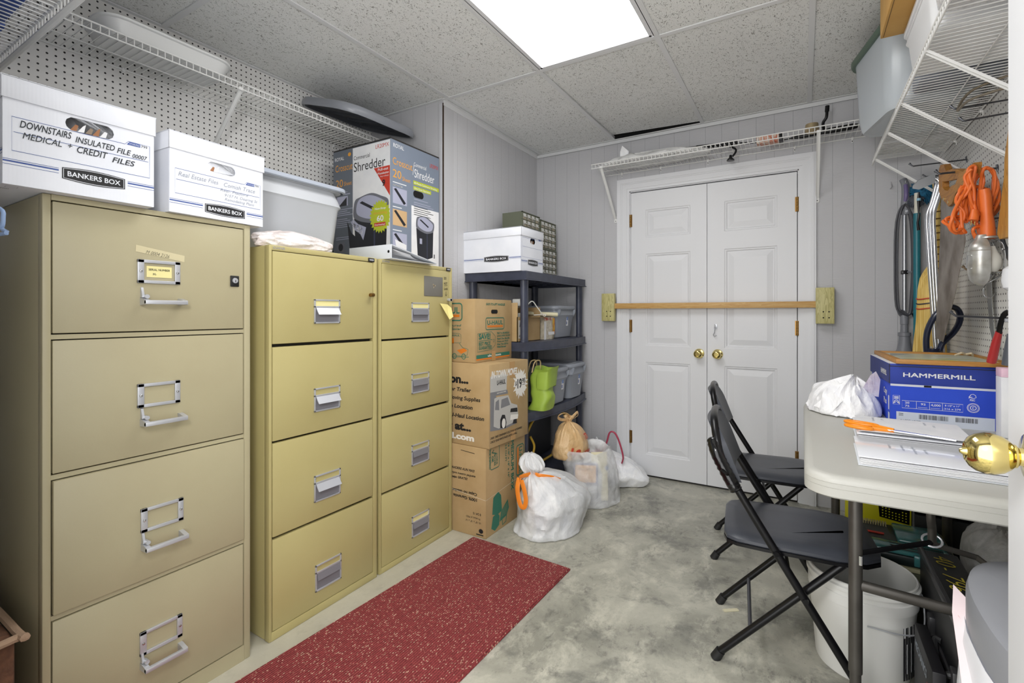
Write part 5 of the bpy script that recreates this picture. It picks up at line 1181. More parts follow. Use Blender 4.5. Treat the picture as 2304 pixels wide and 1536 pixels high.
folding_chair('black folding chair farther from the camera, close to the double door', (-.155, 2.64, 0), .10, False)
b = MB(); b.box((-.270, 2.042, .0005), (-.21, 2.058, .003), mat('wood_chip', '#cfc9ac', .8), 0, Matrix.Translation((-.24, 2.05, 0)) @ Matrix.Rotation(.65, 4, 'Z') @ Matrix.Translation((.24, -2.05, 0)))
solo(b, 'wood_sliver', (-.24, 2.05, 0), 'small pale wood sliver on the floor under the nearer chair', 'scrap')
# ---------------------------------------------------------------- plastic folding table
TZ = .740; tp_m = mat('table_plastic', '#b6b5ae', .42, bump=.25, bs=350, bd=.001)
TX0, TX1, TY0, TY1 = .004, .622, 1.492, 2.712; tcx, tcy = (TX0 + TX1) / 2, (TY0 + TY1) / 2
t = thing('folding_table', 'off white plastic folding table with grey steel legs along the right wall', 'table', (tcx, tcy, 0))
b = MB(); w_, d_ = TX1 - TX0, TY1 - TY0
rr = lambda i, z, r=.07: rrect(w_ - 2 * i, d_ - 2 * i, r, z, 8, tcx, tcy)
b.loft([rr(.03, .695), rr(.028, .682), rr(.004, .682, .075), rr(0, .686, .075), rr(.0, .7075, .075), rr(.0008, .7080, .075), rr(0, .7085, .075), rr(.0, .7205, .075), rr(.0008, .721, .075), rr(.0, .7215, .075), rr(.001, .728, .075), rr(.005, .735, .072), rr(.013, .739, .066), rr(.022, TZ, .06)], tp_m)
F = frame((.30, 1.535, TZ), (1, 0, 0), (0, 1, 0))
wb(b, 'tabletop', t)
lgm = mat('leg_grey_steel', '#5f5c58', .38, .6, var='#4d4a46', vs=9)
for (y_, s_) in ((1.63, 1), (2.575, -1)):
    for x_ in (.125, .50):
        q = MB(); q.tube([(x_, y_, .69), (x_, y_, .17)], .0165, lgm, 16); q.tube([(x_, y_, .175), (x_, y_, .008)], .0135, lgm, 14); q.lathe([(0, 0), (.017, 0), (.017, .02), (.0145, .024)], M_blackm, 14, Matrix.Translation((x_, y_, 0))); wb(q, 'leg', t)
    q = MB(); q.tube([(.13, y_, .412), (.30, y_, .405), (.50, y_, .40)], .0145, lgm, 14, flat=.75); wb(q, 'crossbar', t)
    q = MB(); q.tube([(.128, y_ + .0, .497), (.31, y_ + .13 * s_, .520)], .008, M_blackm, 8, flat=.6); q.tube([(.135, y_ - .018, .50), (.135, y_ - .018, .475)], .005, M_chrome, 8); wb(q, 'brace', t)
    q = MB(); q.tube(smooth_path([(.31, y_ + .13 * s_, .52), (.308, y_ + .12 * s_, .56), (.302, y_ + .10 * s_, .60), (.300, y_ + .10 * s_, .692)], 5), .010, lgm, 8, flat=.45); q.tube([(.31, y_ + .13 * s_, .515), (.41, y_ + .16 * s_, .49), (.50, y_, .45)], .008, lgm, 8, flat=.6); wb(q, 'folding_brace', t)
    q = MB(); q.tube([(.31 + .022 * math.cos(a), y_ + .13 * s_ + .01 * math.sin(a), .525 + .014 * math.sin(a)) for a in [i * PI / 8 for i in range(16)]], .003, M_steel, 7, True); wb(q, 'lock_ring', t)
# ---------------------------------------------------------------- on the table
hb1 = m_card('box_blue', '#2b3f9a', '#24378e'); hb2 = m_card('box_blue_dark', '#343f80', '#2d3874'); hb3 = m_card('box_royal', '#2a4fd0', '#2446c2')
t = thing('copy_paper_box', 'blue copy paper carton with its blue lid on, on the table', 'box', (.29, 2.345, TZ), .03); b = MB(); w, d, hb_ = .308, .435, .150
b.box((0, 0, .0005), (w, d, .155), hb3); F = FY(0, 0, 0)
b.rect(F, 0, .142, w, .008, M_bbox, .0005); b.rect(F, .10, .1425, .022, .007, M_dark, .0008)
b.rect(F, .018, .0, w - .03, .045, mat('label_pale', '#ccd3e0', .6)); b.line(F, [(.035, .060), (.21, .060), (.21, .088), (.035, .088)], .0012, M_paper, .0009, True)
for xx in (.078, .116, .153): b.line(F, [(xx, .060), (xx, .088)], .001, M_paper, .0009)
b.text(F, '20', .044, .077, .007, M_paper, .013, .01); b.text(F, '75', .044, .065, .007, M_paper, .013, .01); b.text(F, '92', .091, .075, .007, M_paper, .014, .01); b.text(F, '4,000', .120, .074, .008, M_paper, .028, .01); b.text(F, '8 1/2" x 11"', .160, .077, .006, M_paper, .042, .01); b.text(F, '216 x 279', .158, .065, .006, M_paper, .046, .01)
for k_ in range(3): b.line(F, [(.082 + k_ * .037, .066), (.110 + k_ * .037 - (.0 if k_ < 2 else .03), .066)], .001, M_paper, .0009)
b.rect(F, .0, .058, .0, .0, M_paper); b.line(F, [(.008, .072), (.028, .072), (.028, .106), (.008, .106)], .0012, M_paper, .0009, True)
for k_ in range(3): b.rect(F, .011, .092 + k_ * .004, .014, .0022, M_paper, .0009)
b.line(F, [(.010, .075), (.013, .086), (.018, .088), (.023, .086), (.026, .075)], .0022, M_paper, .0009); b.line(F, [(.013, .077), (.016, .082), (.020, .082), (.023, .077)], .0018, M_paper, .0009)
for R_, w2 in ((.0165, .0014), (.0135, .001), (.008, .002)): b.line(F, [(.238 + R_ * math.cos(a), .078 + R_ * math.sin(a)) for a in [i * PI / 14 for i in range(28)]], w2, M_paper, .0010, True)
b.text(F, 'C', .238, .074, .008, M_paper, .006, .02, cen=True)
b.line(F, [(.226, .116), (.232, .126), (.238, .128), (.244, .124), (.246, .116), (.238, .112), (.226, .116)], .0016, M_paper, .0009); b.line(F, [(.226, .112), (.230, .118), (.236, .116)], .0014, M_paper, .0009); b.text(F, 'FSC', .236, .103, .006, M_paper, .014, .02, cen=True)
rnd = random.Random(3)
for (a0, a1) in ((.085, .17), (.19, .25)):
    x = a0
    while x < a1: ww = rnd.choice((.0008, .0014, .002)); b.rect(F, x, .022, ww, .017, M_black, .0009); x += ww + rnd.choice((.001, .0015, .002))
for k_ in range(3): b.rect(F, .025, .030 + k_ * .004, .014, .0015, M_black, .0009)
b.text(F, '84 FSC 13130', .03, .008, .008, M_black, .06, 0)
FS = frame((0, d, 0), (0, -1, 0), (0, 0, 1)); b.text(FS, 'Copy', .30, .10, .022, M_paper, .07, .03); b.text(FS, 'Plus', .30, .06, .022, M_paper, .06, .03); b.rect(FS, .395, .045, .018, .055, M_paper); b.rect(FS, .39, .005, .03, .03, mat('label_pale', '#ccd3e0'))
b.build('carton', t)
b = MB(); b.box((-.006, -.006, .152), (w + .006, d + .006, .228), hb1, .001); b.box((-.0065, -.0055, .153), (-.006, d + .0055, .226), hb2); b.box((-.0055, -.0055, .2275), (w + .0055, d + .0055, .2288), M_bbox)
F = FY(0, -.006, 0)
b.text(F, 'HAMMERMILL', .0368, .1782, .0180, mat('print_black_halo', '#20222c', .6), .2065, .014, off=.0006); b.text(F, 'HAMMERMILL', .038, .1795, .0155, mat('print_silver', '#dfe1e6', .5), .204, .035, off=.0010)
b.line(F, [(-.006, .218), (w + .006, .218)], .003, mat('print_black_halo', '#20222c'), .0007); b.line(F, [(-.004, .152), (-.004, .228)], .003, mat('print_black_halo', '#20222c'), .0007)
FS = frame((-.0066, d, 0), (0, -1, 0), (0, 0, 1)); b.text(FS, 'HAMMERMILL', .28, .178, .020, M_paper, .125, .03)
b.build('lid', t)
# wooden picture frame lying on the carton
t = thing('picture_frame', 'oak picture frame lying flat on the copy paper carton', 'frame', (.48, 2.57, .969), .03)
oak = m_wood('oak_frame', '#b9853f', '#a06d2c', 0); fw, fd = .345, .50; b = MB()
for a_, c_ in (((-fw / 2, -fd / 2, 0), (fw / 2, -fd / 2 + .02, .017)), ((-fw / 2, fd / 2 - .02, 0), (fw / 2, fd / 2, .017)), ((-fw / 2, -fd / 2 + .02, 0), (-fw / 2 + .02, fd / 2 - .02, .017)), ((fw / 2 - .02, -fd / 2 + .02, 0), (fw / 2, fd / 2 - .02, .017))): b.box(a_, c_, oak, .002)
t.location = (.468, 2.575, .9695); b.build('frame_moulding', t)
b = MB(); b.box((-fw / 2 + .02, -fd / 2 + .02, .002), (fw / 2 - .02, fd / 2 - .02, .009), mat('picture_pale', '#c9cbb8', .35, var='#b4b9a4', vs=12)); F = frame((-fw / 2, -fd / 2, .009), (1, 0, 0), (0, 1, 0)); ye = mat('picture_yellow', '#d6cc4a', .5)
b.poly(F, [(.07, .06), (.16, .10), (.28, .05), (.26, .09), (.19, .15), (.15, .13), (.09, .12)], ye, .0006); b.line(F, [(.05, .16), (.14, .16), (.20, .22), (.27, .20)], .012, ye, .0006); b.poly(F, [(.03, .30), (.12, .42), (.05, .44)], mat('picture_grey', '#9aa0a0', .5), .0006)
b.build('picture', t)
b = MB(); b.tube(smooth_path([(.53, 2.60, .991), (.545, 2.58, 1.002), (.56, 2.60, .996), (.575, 2.585, 1.001), (.585, 2.61, .990)], 5), .004, mat('twig_beige', '#c9b79a', .7), 7); solo(b, 'twine_scrap', (.55, 2.6, .988), 'small beige curl of twine on the oak picture frame', 'scrap')
# crumpled white shopping bag
t = thing('shopping_bag', 'crumpled white plastic bag with pink patches on the far table corner', 'bag', (.14, 2.50, TZ)); b = MB()
k5 = [(.150, 2.50, TZ, .10, .12, 0), (.150, 2.50, TZ + .006, .125, .155, 0), (.150, 2.50, TZ + .04, .120, .150, .0), (.145, 2.50, TZ + .08, .105, .135, .03), (.155, 2.50, TZ + .11, .08, .11, .05), (.17, 2.49, TZ + .135, .04, .07, .08), (.185, 2.48, TZ + .15, .01, .02, .1)]
gathered(b, m_film('bag_white_bright', '#eeeef2', 1), interp(k5, 5), 5.1, 72, None, .03, 5.0)
b.raw([(.20, 2.44, TZ + .09), (.235, 2.42, TZ + .17), (.255, 2.44, TZ + .185), (.272, 2.46, TZ + .15), (.265, 2.45, TZ + .08)], [(0, 1, 2, 3, 4)], m_film('bag_pink', '#e3cfd9', 1))
b.raw([(.04, 2.40, TZ + .03), (.10, 2.352, TZ + .015), (.14, 2.352, TZ + .07), (.10, 2.375, TZ + .10)], [(0, 1, 2, 3)], m_film('bag_white_bright', '#eeeef2', 1)); wb(b, 'bag_body', t)
# binders and sheets
cov = mat('binder_clear', '#e6e8ee', .15); txt = mat('typed_grey', '#7d8796', .7)
def binder(lab, x0, y0, w, d, h, z, rz, lines):
    r = thing('report_binder', lab, 'binder', (x0, y0, z), rz, 'white binders on the table'); b = MB()
    b.box((0, 0, 0), (w, d, .0028), wbm, .001); b.box((0, 0, h - .003), (w, d, h), cov, .001); b.box((w - .003, 0, 0), (w, d, h), wbm, .001)
    F = frame((0, 0, h), (1, 0, 0), (0, 1, 0))
    for (x, y, l) in lines:
        G = F @ Matrix.Translation((x, y, 0)) @ Matrix.Rotation(-PI / 2 - .0, 4, 'Z'); b.text(G, l, 0, 0, .007, txt, len(l) * .0042, .0, off=.0006)
    b.build('cover', r); b = MB()
    n = 6
    for i in range(n): zz = .004 + i * (h - .010) / n; b.box((.004 + .001 * (i % 2), .003 + .0015 * (i % 3), zz), (w - .006, d - .004 - .002 * (i % 2), zz + (h - .010) / n * .8), M_paper)
    b.build('pages', r); return r
binder('white report binder nearest the camera on the table', .132, 1.635, .305, .262, .026, TZ + .0005, -.03, [(.08, .19, 'The Williams'), (.11, .195, 'Foundation Report'), (.135, .19, 'Annual Plan & Summary'), (.16, .17, 'Sales Report'), (.25, .12, '2015')])
binder('white report binder under the orange scissors', .150, 1.905, .29, .285, .034, TZ + .0005, -.03, [(.08, .26, 'Sunlight Report'), (.20, .22, 'Business Plan'), (.225, .24, 'Section 4'), (.06, .22, 'Draft')])
b = MB(); M = M_at(.155, 1.915, TZ + .0395, -.03)
for i in range(3): b.raw([(.0 + .004 * i, .0, .001 * i), (.28, .0, .001 * i + .001), (.285, .27, .001 * i), (.003, .275, .001 * i + .001)], [(0, 1, 2, 3)], M_paper, M)
F = M @ frame((0, 0, .0035), (1, 0, 0), (0, 1, 0))
for (x, y, l) in ((.05, .25, 'Reference List'), (.075, .24, 'No. 17'), (.19, .24, 'Investment'), (.21, .20, 'Account')): b.text(F @ Matrix.Translation((x, y, 0)) @ Matrix.Rotation(-PI / 2, 4, 'Z'), l, 0, 0, .008, txt, len(l) * .0045)
solo(b, 'loose_papers', (.155, 1.915, TZ + .036), 'loose typed sheets on top of the rear binder, under the scissors', 'paper')
t = thing('scissors', 'orange handled scissors lying on the white binders', 'scissors', (.26, 1.95, TZ + .044)); so = mat('scissor_orange', '#f0901f', .3); zs_ = TZ + .049
A = Vector((.215, 1.945, zs_)); B_ = Vector((.388, 1.893, zs_ - .004)); dv = (B_ - A).normalized(); pv = Vector((-dv.y, dv.x, 0))
for s_, nm in ((1, 0), (-1, 1)):
    b = MB(); c_ = A - dv * .055 + pv * .017 * s_; rx_, ry_ = (.045, .016) if s_ > 0 else (.036, .013)
    ring = [c_ + dv * rx_ * math.cos(a) + pv * ry_ * math.sin(a) + Vector((0, 0, .003 * s_)) for a in [i * PI / 10 for i in range(20)]]
    b.tube(ring, .0055, so, 8, True); b.tube([A - dv * .02 + pv * .010 * s_ + Vector((0, 0, .002 * s_)), A + dv * .035 - pv * .003 * s_ + Vector((0, 0, .002 * s_))], [.007, .0055], so, 8, flat=.8); wb(b, 'handle', t, 'orange handle')
    b = MB(); q0 = A + dv * .02 - pv * .002 * s_; P_ = [q0 + pv * .007, q0 - pv * .007, B_ - pv * .0015, B_ + pv * .0015 * 1]; up = Vector((0, 0, .0022)) * (1 if s_ > 0 else -1)
    b.raw([p + up * .1 for p in P_] + [p + up for p in P_], [(0, 1, 2, 3), (7, 6, 5, 4), (0, 4, 5, 1), (1, 5, 6, 2), (2, 6, 7, 3), (3, 7, 4, 0)], M_chrome); wb(b, 'blade', t)
b = MB(); b.box((.574, 2.245, TZ + .0005), (.628, 2.30, TZ + .205), M_paper, .002); b.box((.574, 2.2445, TZ + .205), (.628, 2.30, TZ + .235), mat('pad_pink', '#e9c3d4', .6), .002); solo(b, 'paper_pad', (.59, 2.27, TZ), 'upright white pad with pink top edge beside the copy paper carton', 'pad')

# ---------------------------------------------------------------- under the table
t = thing('bucket', 'white plastic bucket under the near chair and table', 'bucket', (.166, 1.975, 0)); bw = mat('bucket_white', '#dfdfdb', .35); b = MB()
b.lathe([(0, .004), (.12, .004), (.125, .0), (.128, .006), (.146, .235), (.150, .237), (.150, .268), (.147, .270), (.1475, .285), (.155, .287), (.155, .298), (.150, .302), (.149, .310), (.146, .312), (.143, .310), (.125, .012), (0, .010)], bw, 48, Matrix.Translation((.166, 1.975, 0))); 
for i in range(9):
    a0 = -.80 + .07 * i; F = frame((.166 + .141 * math.cos(a0), 1.975 + .141 * math.sin(a0), .04), (-math.sin(a0), math.cos(a0), 0), (0, 0, 1))
    b.rect(F, -.0045, 0, .008, .20, mat('bucket_label', '#2a2a2c', .5), .002)
    if i % 2: b.rect(F, -.002, .02, .003, .09, M_paper, .0026)
    else: b.rect(F, -.003, .13, .006, .03, M_paper, .0026)
wb(b, 'pail', t)
b = MB(); b.tube(smooth_path([(.312, 1.985, .275), (.325, 1.975, .262), (.322, 1.93, .20), (.30, 1.88, .19), (.25, 1.84, .195), (.17, 1.828, .20)], 6), .0022, M_steel, 7); wb(b, 'wire_handle', t)
# black tool case with chalk figures
t = thing('tool_case', 'long black tool case with yellow handwritten numbers under the table', 'case', (.37, 1.78, 0)); tb = mat('case_black', '#1d1d1f', .45, var='#2a2a2b', vs=8); b = MB()
b.box((.335, 1.585, .0), (.430, 2.08, .376), tb, .006); b.box((.329, 1.582, .362), (.342, 2.09, .388), mat('case_edge', '#3a3a3c', .3), .004); b.box((.329, 1.58, .20), (.336, 2.09, .215), mat('case_edge', '#3a3a3c'), .002)
F = frame((.347, 2.06, .377), (0, -1, 0), (1, 0, 0)); yk = mat('chalk_yellow', '#c9b73a', .7)
b.text(F, '40', .02, .012, .048, yk, .07, -.012, .2); b.text(F, '- 796 - 06 1', .105, .012, .048, yk, .33, -.012, .2)
wb(b, 'case_body', t)
b = MB(); b.tube(smooth_path([(.334, 1.63, .24), (.318, 1.63, .235), (.315, 1.70, .18), (.318, 1.78, .235), (.334, 1.78, .24)], 5), .009, tb, 8); wb(b, 'carry_handle', t)
for y_ in (1.60, 1.86): b = MB(); b.box((.321, y_, .19), (.336, y_ + .035, .26), mat('case_edge', '#3a3a3c'), .003); wb(b, 'latch', t)
b = MB(); b.box((.282, 1.60, .0), (.310, 1.83, .250), mat('carton_black', '#17161a', .5), .003); F = frame((.282, 1.83, 0), (0, -1, 0), (0, 0, 1)); b.text(F, 'MECHANICS', .02, .19, .024, mat('print_bluegrey', '#a9b2bd', .5), .15, .02, .2); b.rect(F, .17, .165, .03, .02, redm); b.text(F, 'STAINLESS', .06, .06, .02, mat('print_bluegrey', '#a9b2bd'), .14, .02, .3)
for k_ in range(4): b.rect(F, .04 + k_ * .02, .02 + k_ * .004, .12, .004, mat('print_bluegrey', '#a9b2bd'))
solo(b, 'printed_carton', (.30, 1.8, 0), 'dark printed carton on the floor between the bucket and tool case', 'box')
# teal hand tool case, yellow folder, shallow boxes
b = MB(); b.box((.19, 2.155, .0), (.465, 2.53, .26), mat('bin_olive', '#54563f', .6), .01); b.box((.18, 2.145, .26), (.475, 2.54, .275), mat('bin_rim', '#b9b48f', .5), .004); solo(b, 'storage_bin', (.34, 2.37, 0), 'olive bin with pale rim carrying the teal case, behind the bucket', 'bin')
t = thing('tool_organizer', 'dark organizer case with clear teal lid under the table', 'case', (.33, 2.24, .276)); tc = mat('teal_clear', '#4f8c8c', .15, var='#3c7576', vs=14); b = MB()
b.box((.16, 2.15, .276), (.455, 2.44, .312), mat('case_green_black', '#1f2b2a', .4), .006); wb(b, 'tray', t)
b = MB(); b.box((.165, 2.155, .312), (.435, 2.24, .326), tc, .004); b.box((.30, 2.25, .312), (.44, 2.42, .330), tc, .006)
for k_ in range(3): b.box((.27, 2.165 + k_ * .024, .3262), (.42, 2.172 + k_ * .024, .3275), mat('slot_black', '#142122', .4))
b.box((.33, 2.140, .285), (.40, 2.155, .322), tc, .003); wb(b, 'clear_lid', t, 'translucent teal lid')
b = MB(); b.box((.17, 2.26, .312), (.285, 2.42, .318), mat('bit_dark', '#3a3d3a', .5)); b.tube([(.20, 2.30, .322), (.265, 2.30, .322)], .004, redm, 8)
for k_ in range(14): b.box((.175 + k_ * .008, 2.39, .318), (.179 + k_ * .008, 2.415, .330), mat('bit_tan', '#a99d76', .5))
wb(b, 'bit_rack', t)
t = thing('yellow_folder', 'bright yellow folder with a perforated black panel under the table', 'folder', (.29, 2.66, .0)); b = MB(); yf = mat('folder_yellow', '#e6df22', .45)
b.box((.165, 2.655, .0), (.40, 2.668, .44), yf, .002); F = FY(.165, 2.655, 0); pk = [(.125, .265), (.118, .36), (.23, .345), (.228, .250)]
b.poly(F, pk, M_blackm, .0008); 
for i in range(8):
    for j in range(4 if i not in (3, 4, 5) else 3): b.poly(F, [(.136 + i * .0115 + .0028 * math.cos(a), .272 - i * .0015 + j * .012 + .0028 * math.sin(a)) for a in [k_ * PI / 4 for k_ in range(8)]], yf, .0012)
wb(b, 'folder', t)
b = MB(); b.lathe([(0, 0), (.045, 0), (.05, .01), (.052, .19), (.055, .20), (.05, .205), (.047, .20), (.045, .02), (0, .015)], mat('tub_milky', '#cfd2c4', .3), 28, Matrix.Translation((.05, 2.645, 0))); solo(b, 'plastic_tub', (.05, 2.645, 0), 'milky round plastic tub behind the far seat by the door', 'tub')
b = MB(); b.box((.41, 2.66, .30), (.60, 2.70, .38), M_blackm, .004); b.box((.41, 2.65, .0), (.61, 2.705, .30), mat('case_charcoal', '#2a2b2c', .6), .004); solo(b, 'black_case', (.5, 2.68, 0), 'black case standing by the pegboard behind the yellow folder', 'case')  # lower box of the case in one even dark grey
b = MB(); gathered(b, m_film('bag_clear', '#d9d9d8', .55), interp([(.54, 2.15, .28, .03, .08, 0), (.54, 2.15, .282, .065, .16, 0), (.54, 2.15, .34, .075, .19, 0), (.545, 2.15, .40, .07, .17, 0), (.55, 2.15, .445, .045, .10, .02), (.55, 2.15, .46, .01, .02, 0)], 5), 3.3, 64)
solo(b, 'clear_bag', (.54, 2.15, .28), 'cloudy clear plastic bag by the pegboard under the table', 'bag')
b = MB(); b.box((.455, 1.98, 0), (.615, 2.09, .279), mat('crate_blue', '#2b3f7c', .5), .006); b.box((.52, 2.10, 0), (.618, 2.40, .279), mat('crate_blue', '#2b3f7c'), .006); solo(b, 'blue_crate', (.54, 2.2, 0), 'blue crate beneath the cloudy clear bag', 'crate')
# grey oval bin with white liner, between the open door and the table
t = thing('waste_bin', 'grey oval bin with a domed lid and white liner, in front of the table', 'bin', (.46, 1.25, 0)); gb = mat('bin_grey', '#8c8e94', .38); b = MB()
def ov(rx, ry, z, p=2.3, cx=.445, cy=1.260):
    o = []
    for j in range(56):
        a = 2 * PI * j / 56; c_, s_ = math.cos(a), math.sin(a); o.append((cx + rx * abs(c_) ** (2 / p) * (1 if c_ > 0 else -1), cy + ry * abs(s_) ** (2 / p) * (1 if s_ > 0 else -1), z))
    return o
b.loft([ov(.11, .245, 0), ov(.115, .255, .01), ov(.140, .295, .49)], gb); wb(b, 'bin_body', t)
b = MB(); b.loft([ov(.150, .308, .485), ov(.154, .312, .49), ov(.154, .312, .562), ov(.150, .308, .578), ov(.138, .290, .586), ov(.088, .21, .586), ov(.078, .19, .576)], gb); b.lathe([(0, .0035), (.013, .003), (.016, 0)], bw, 16, Matrix.Translation((.40, 1.40, .5855))); wb(b, 'lid', t)
b = MB(); rg = []
for (e, z, amp) in ((.004, .484, .0), (.016, .500, .002), (.020, .478, .004), (.024, .42, .006), (.032, .34, .008), (.030, .28, .008)):
    ring = ov(.140 + e, .295 + e, z); rg.append([(x + amp * noise.noise(Vector((x * 30, y * 30, z * 10))), y + amp * noise.noise(Vector((y * 25, x * 25, z * 12))), z + (.06 * noise.noise(Vector((x * 9, y * 9, 2))) if z < .4 else 0)) for x, y, z in ring])
b.loft(rg, mat('liner_white', '#edeef4', .35, bump=.2, bs=14, bd=.01), cap0=False, cap1=False); wb(b, 'bin_liner', t, 'white plastic liner')
b = MB(); b.raw([(.284, 1.42, .497), (.300, 1.49, .53), (.325, 1.45, .51), (.305, 1.33, .49), (.276, 1.34, .460), (.268, 1.26, .42), (.300, 1.25, .45), (.262, 1.18, .37), (.298, 1.17, .40), (.260, 1.10, .33), (.296, 1.10, .36)], [(0, 1, 2), (0, 2, 3, 4), (4, 3, 6, 5), (5, 6, 8, 7), (7, 8, 10, 9)], mat('flap_pinkwhite', '#ecdadd', .4, bump=.2, bs=14, bd=.01), None, True)
b.raw([(.292, 1.41, .498), (.2975, 1.38, .494), (.2955, 1.355, .478), (.2905, 1.38, .484)], [(0, 1, 2, 3)], redm)
wb(b, 'liner_flap', t, 'pinkish white liner edge with a red mark')
# ---------------------------------------------------------------- tools by the pegboard
hk_m = mat('hook_steel', '#4b4c50', .35, .8)
def peg_hook(lab, tip, wallpt, cat='hook', m=hk_m, r=.003, two=True):
    b = MB(); T, Wp = Vector(tip), Vector(wallpt); up = Vector((0, 0, 1))
    d_ = (T - Wp).normalized(); b.tube(smooth_path([Wp, Wp + d_ * .02, T - d_ * .02, T, T + d_ * .012 + up * .012], 4), r, m, 8)
    b.tube([Wp - Vector((.0, 0, .014)), Wp - Vector((.004, 0, .0)), Wp + Vector((-.004, 0, .014))], r * .9, m, 8); b.tube([T + d_ * .010 + up * .010, T + d_ * .015 + up * .015], r * 1.6, m, 8)
    return solo(b, 'peg_hook', tuple(Wp), lab, cat, 'steel hooks in the right pegboard')
XW = XR - .0005
peg_hook('steel hook above the saw handle, near the back corner', (.443, 2.90, 1.850), (XW, 2.90, 1.850))
peg_hook('steel hook carrying the orange cord and saw', (.464, 2.500, 1.712), (XW, 2.500, 1.708), r=.0038)
peg_hook('upper empty steel hook high on the right pegboard', (.469, 2.30, 1.894), (XW, 2.30, 1.896))
peg_hook('lower empty steel hook high on the right pegboard', (.472, 2.20, 1.816), (XW, 2.20, 1.822))
peg_hook('long grey hook pointing at the dark D-handle', (.440, 2.15, 1.152), (XW, 2.15, 1.140), r=.0034)
peg_hook('rusty hook beside the lower end of the work light', (.515, 2.36, 1.318), (XW, 2.36, 1.312), m=mat('hook_rust', '#6d5c48', .5, .5))
peg_hook('steel hook behind the upper orange cord', (.54, 2.33, 1.49), (XW, 2.33, 1.50))
b = MB(); b.tube(smooth_path([(XW, 2.12, 1.93), (.50, 2.22, 1.925), (.475, 2.30, 1.885), (.50, 2.22, 1.895), (XW, 2.12, 1.89)], 5), .0045, mat('bracket_bronze', '#8a8274', .4, .7), 8); solo(b, 'wire_bracket', (XW, 2.12, 1.91), 'bronze wire loop bracket below the right wire shelf', 'bracket')
b = MB(); b.tube(smooth_path([(.425, YB - .0005, 1.865), (.425, YB - .05, 1.865), (.420, YB - .085, 1.868), (.415, YB - .095, 1.885)], 4), .003, M_steel, 8); b.tube([(.480, YB - .0005, 1.868), (.480, YB - .08, 1.868), (.480, YB - .09, 1.882)], .003, M_steel, 8); solo(b, 'wall_hook', (.45, YB, 1.866), 'pale double hook on the back wall over the vacuum wand', 'hook')
# vacuum wand
t = thing('vacuum_wand', 'grey vacuum wand with a looped cord hanging on the back wall', 'vacuum', (.476, 3.365, .93)); vx, vy = .476, 3.362; gq = mat('vac_grey', '#7d7f86', .4)
b = MB(); b.tube([(vx, vy, 1.10), (vx, vy, 1.70)], .0105, mat('wand_aluminium', '#c0c2c8', .25, .7), 14); wb(b, 'wand_tube', t)
b = MB(); b.tube(smooth_path([(vx - .002, vy, 1.70), (vx, vy - .005, 1.74), (vx + .004, vy - .01, 1.80), (vx + .004, vy, 1.86), (vx - .004, vy + .01, 1.895)], 6), .018, gq, 14, flat=.8); b.tube(smooth_path([(vx + .001, vy - .014, 1.77), (vx + .005, vy - .022, 1.81), (vx + .004, vy - .013, 1.86)], 4), .010, mat('vac_purple', '#6c5f8c', .35), 12); wb(b, 'handle', t)
b = MB(); b.cbox((vx + .006, vy - .018, 1.725), (.022, .012, .055), gq, .005); b.tube([(vx + .006, vy - .026, 1.715), (vx + .006, vy - .02, 1.715)], .006, M_steel, 10); b.cbox((vx, vy, 1.385), (.03, .026, .022), M_blackm, .004); b.tube([(vx + .01, vy - .01, 1.385), (vx + .034, vy - .012, 1.385)], .005, gq, 8); wb(b, 'cord_clip', t)
b = MB(); b.lathe([(0, .93), (.045, .93), (.045, .942), (.034, .96), (.027, 1.0), (.025, 1.035), (.029, 1.037), (.029, 1.055), (.018, 1.058), (.017, 1.10), (.019, 1.102), (.019, 1.15), (.012, 1.16), (0, 1.16)], gq, 24, Matrix.Translation((vx, vy, 0))); wb(b, 'nozzle', t)
b = MB(); pts = []
for i in range(7):
    w_ = .028 + .0035 * (i % 3); yo = vy - .006 - .004 * i; dx = .002 * ((i * 2) % 5 - 2)
    pts += [(vx + dx, yo, 1.735 + .003 * i), (vx - w_ + dx, yo, 1.66), (vx - w_ - .006 + dx, yo, 1.40), (vx - w_ + dx, yo, 1.20), (vx + dx - .01, yo, 1.145 + .005 * i), (vx + w_ * .6, yo, 1.155), (vx + w_ + dx, yo, 1.22), (vx + w_ + .008 + dx, yo, 1.42), (vx + w_ + dx, yo, 1.66)]
b.tube(smooth_path(pts, 4), .0046, mat('cord_darkgrey', '#47484e', .4), 7); wb(b, 'power_lead', t)
b = MB(); b.tube(smooth_path([(vx + .03, vy - .02, 1.16), (vx + .040, vy - .025, 1.13), (vx + .042, vy - .025, 1.10), (vx + .046, vy - .025, 1.08)], 5), .0045, M_blackm, 7); b.cbox((vx + .050, vy - .025, 1.075), (.024, .014, .028), M_blackm, .004); wb(b, 'plug', t)
# teal pole
t = thing('teal_pole', 'teal handled pole with white neck leaning in the back right corner', 'pole', (.520, 3.30, .02)); b = MB()
b.tube([(.520, 3.30, .02), (.520, 3.302, 1.692)], .0155, mat('teal_plastic', '#1f6f7c', .35), 16); wb(b, 'pole', t)
b = MB(); b.tube([(.520, 3.302, 1.692), (.520, 3.303, 1.80)], .012, mat('neck_ivory', '#d6d4c6', .4), 14); wb(b, 'neck', t)
b = MB(); b.tube([(.524, 3.287, 1.60), (.521, 3.287, 1.64), (.526, 3.287, 1.68), (.524, 3.287, 1.69), (.524, 3.287, 1.76), (.526, 3.287, 1.80)], [.007, .0055, .006, .003, .007, .004], M_blackm, 8); b.tube([(.525, 3.285, 1.755), (.525, 3.285, 1.768)], .009, mat('tag_blue', '#8fc0d8', .4), 8); wb(b, 'hanging_strap', t)
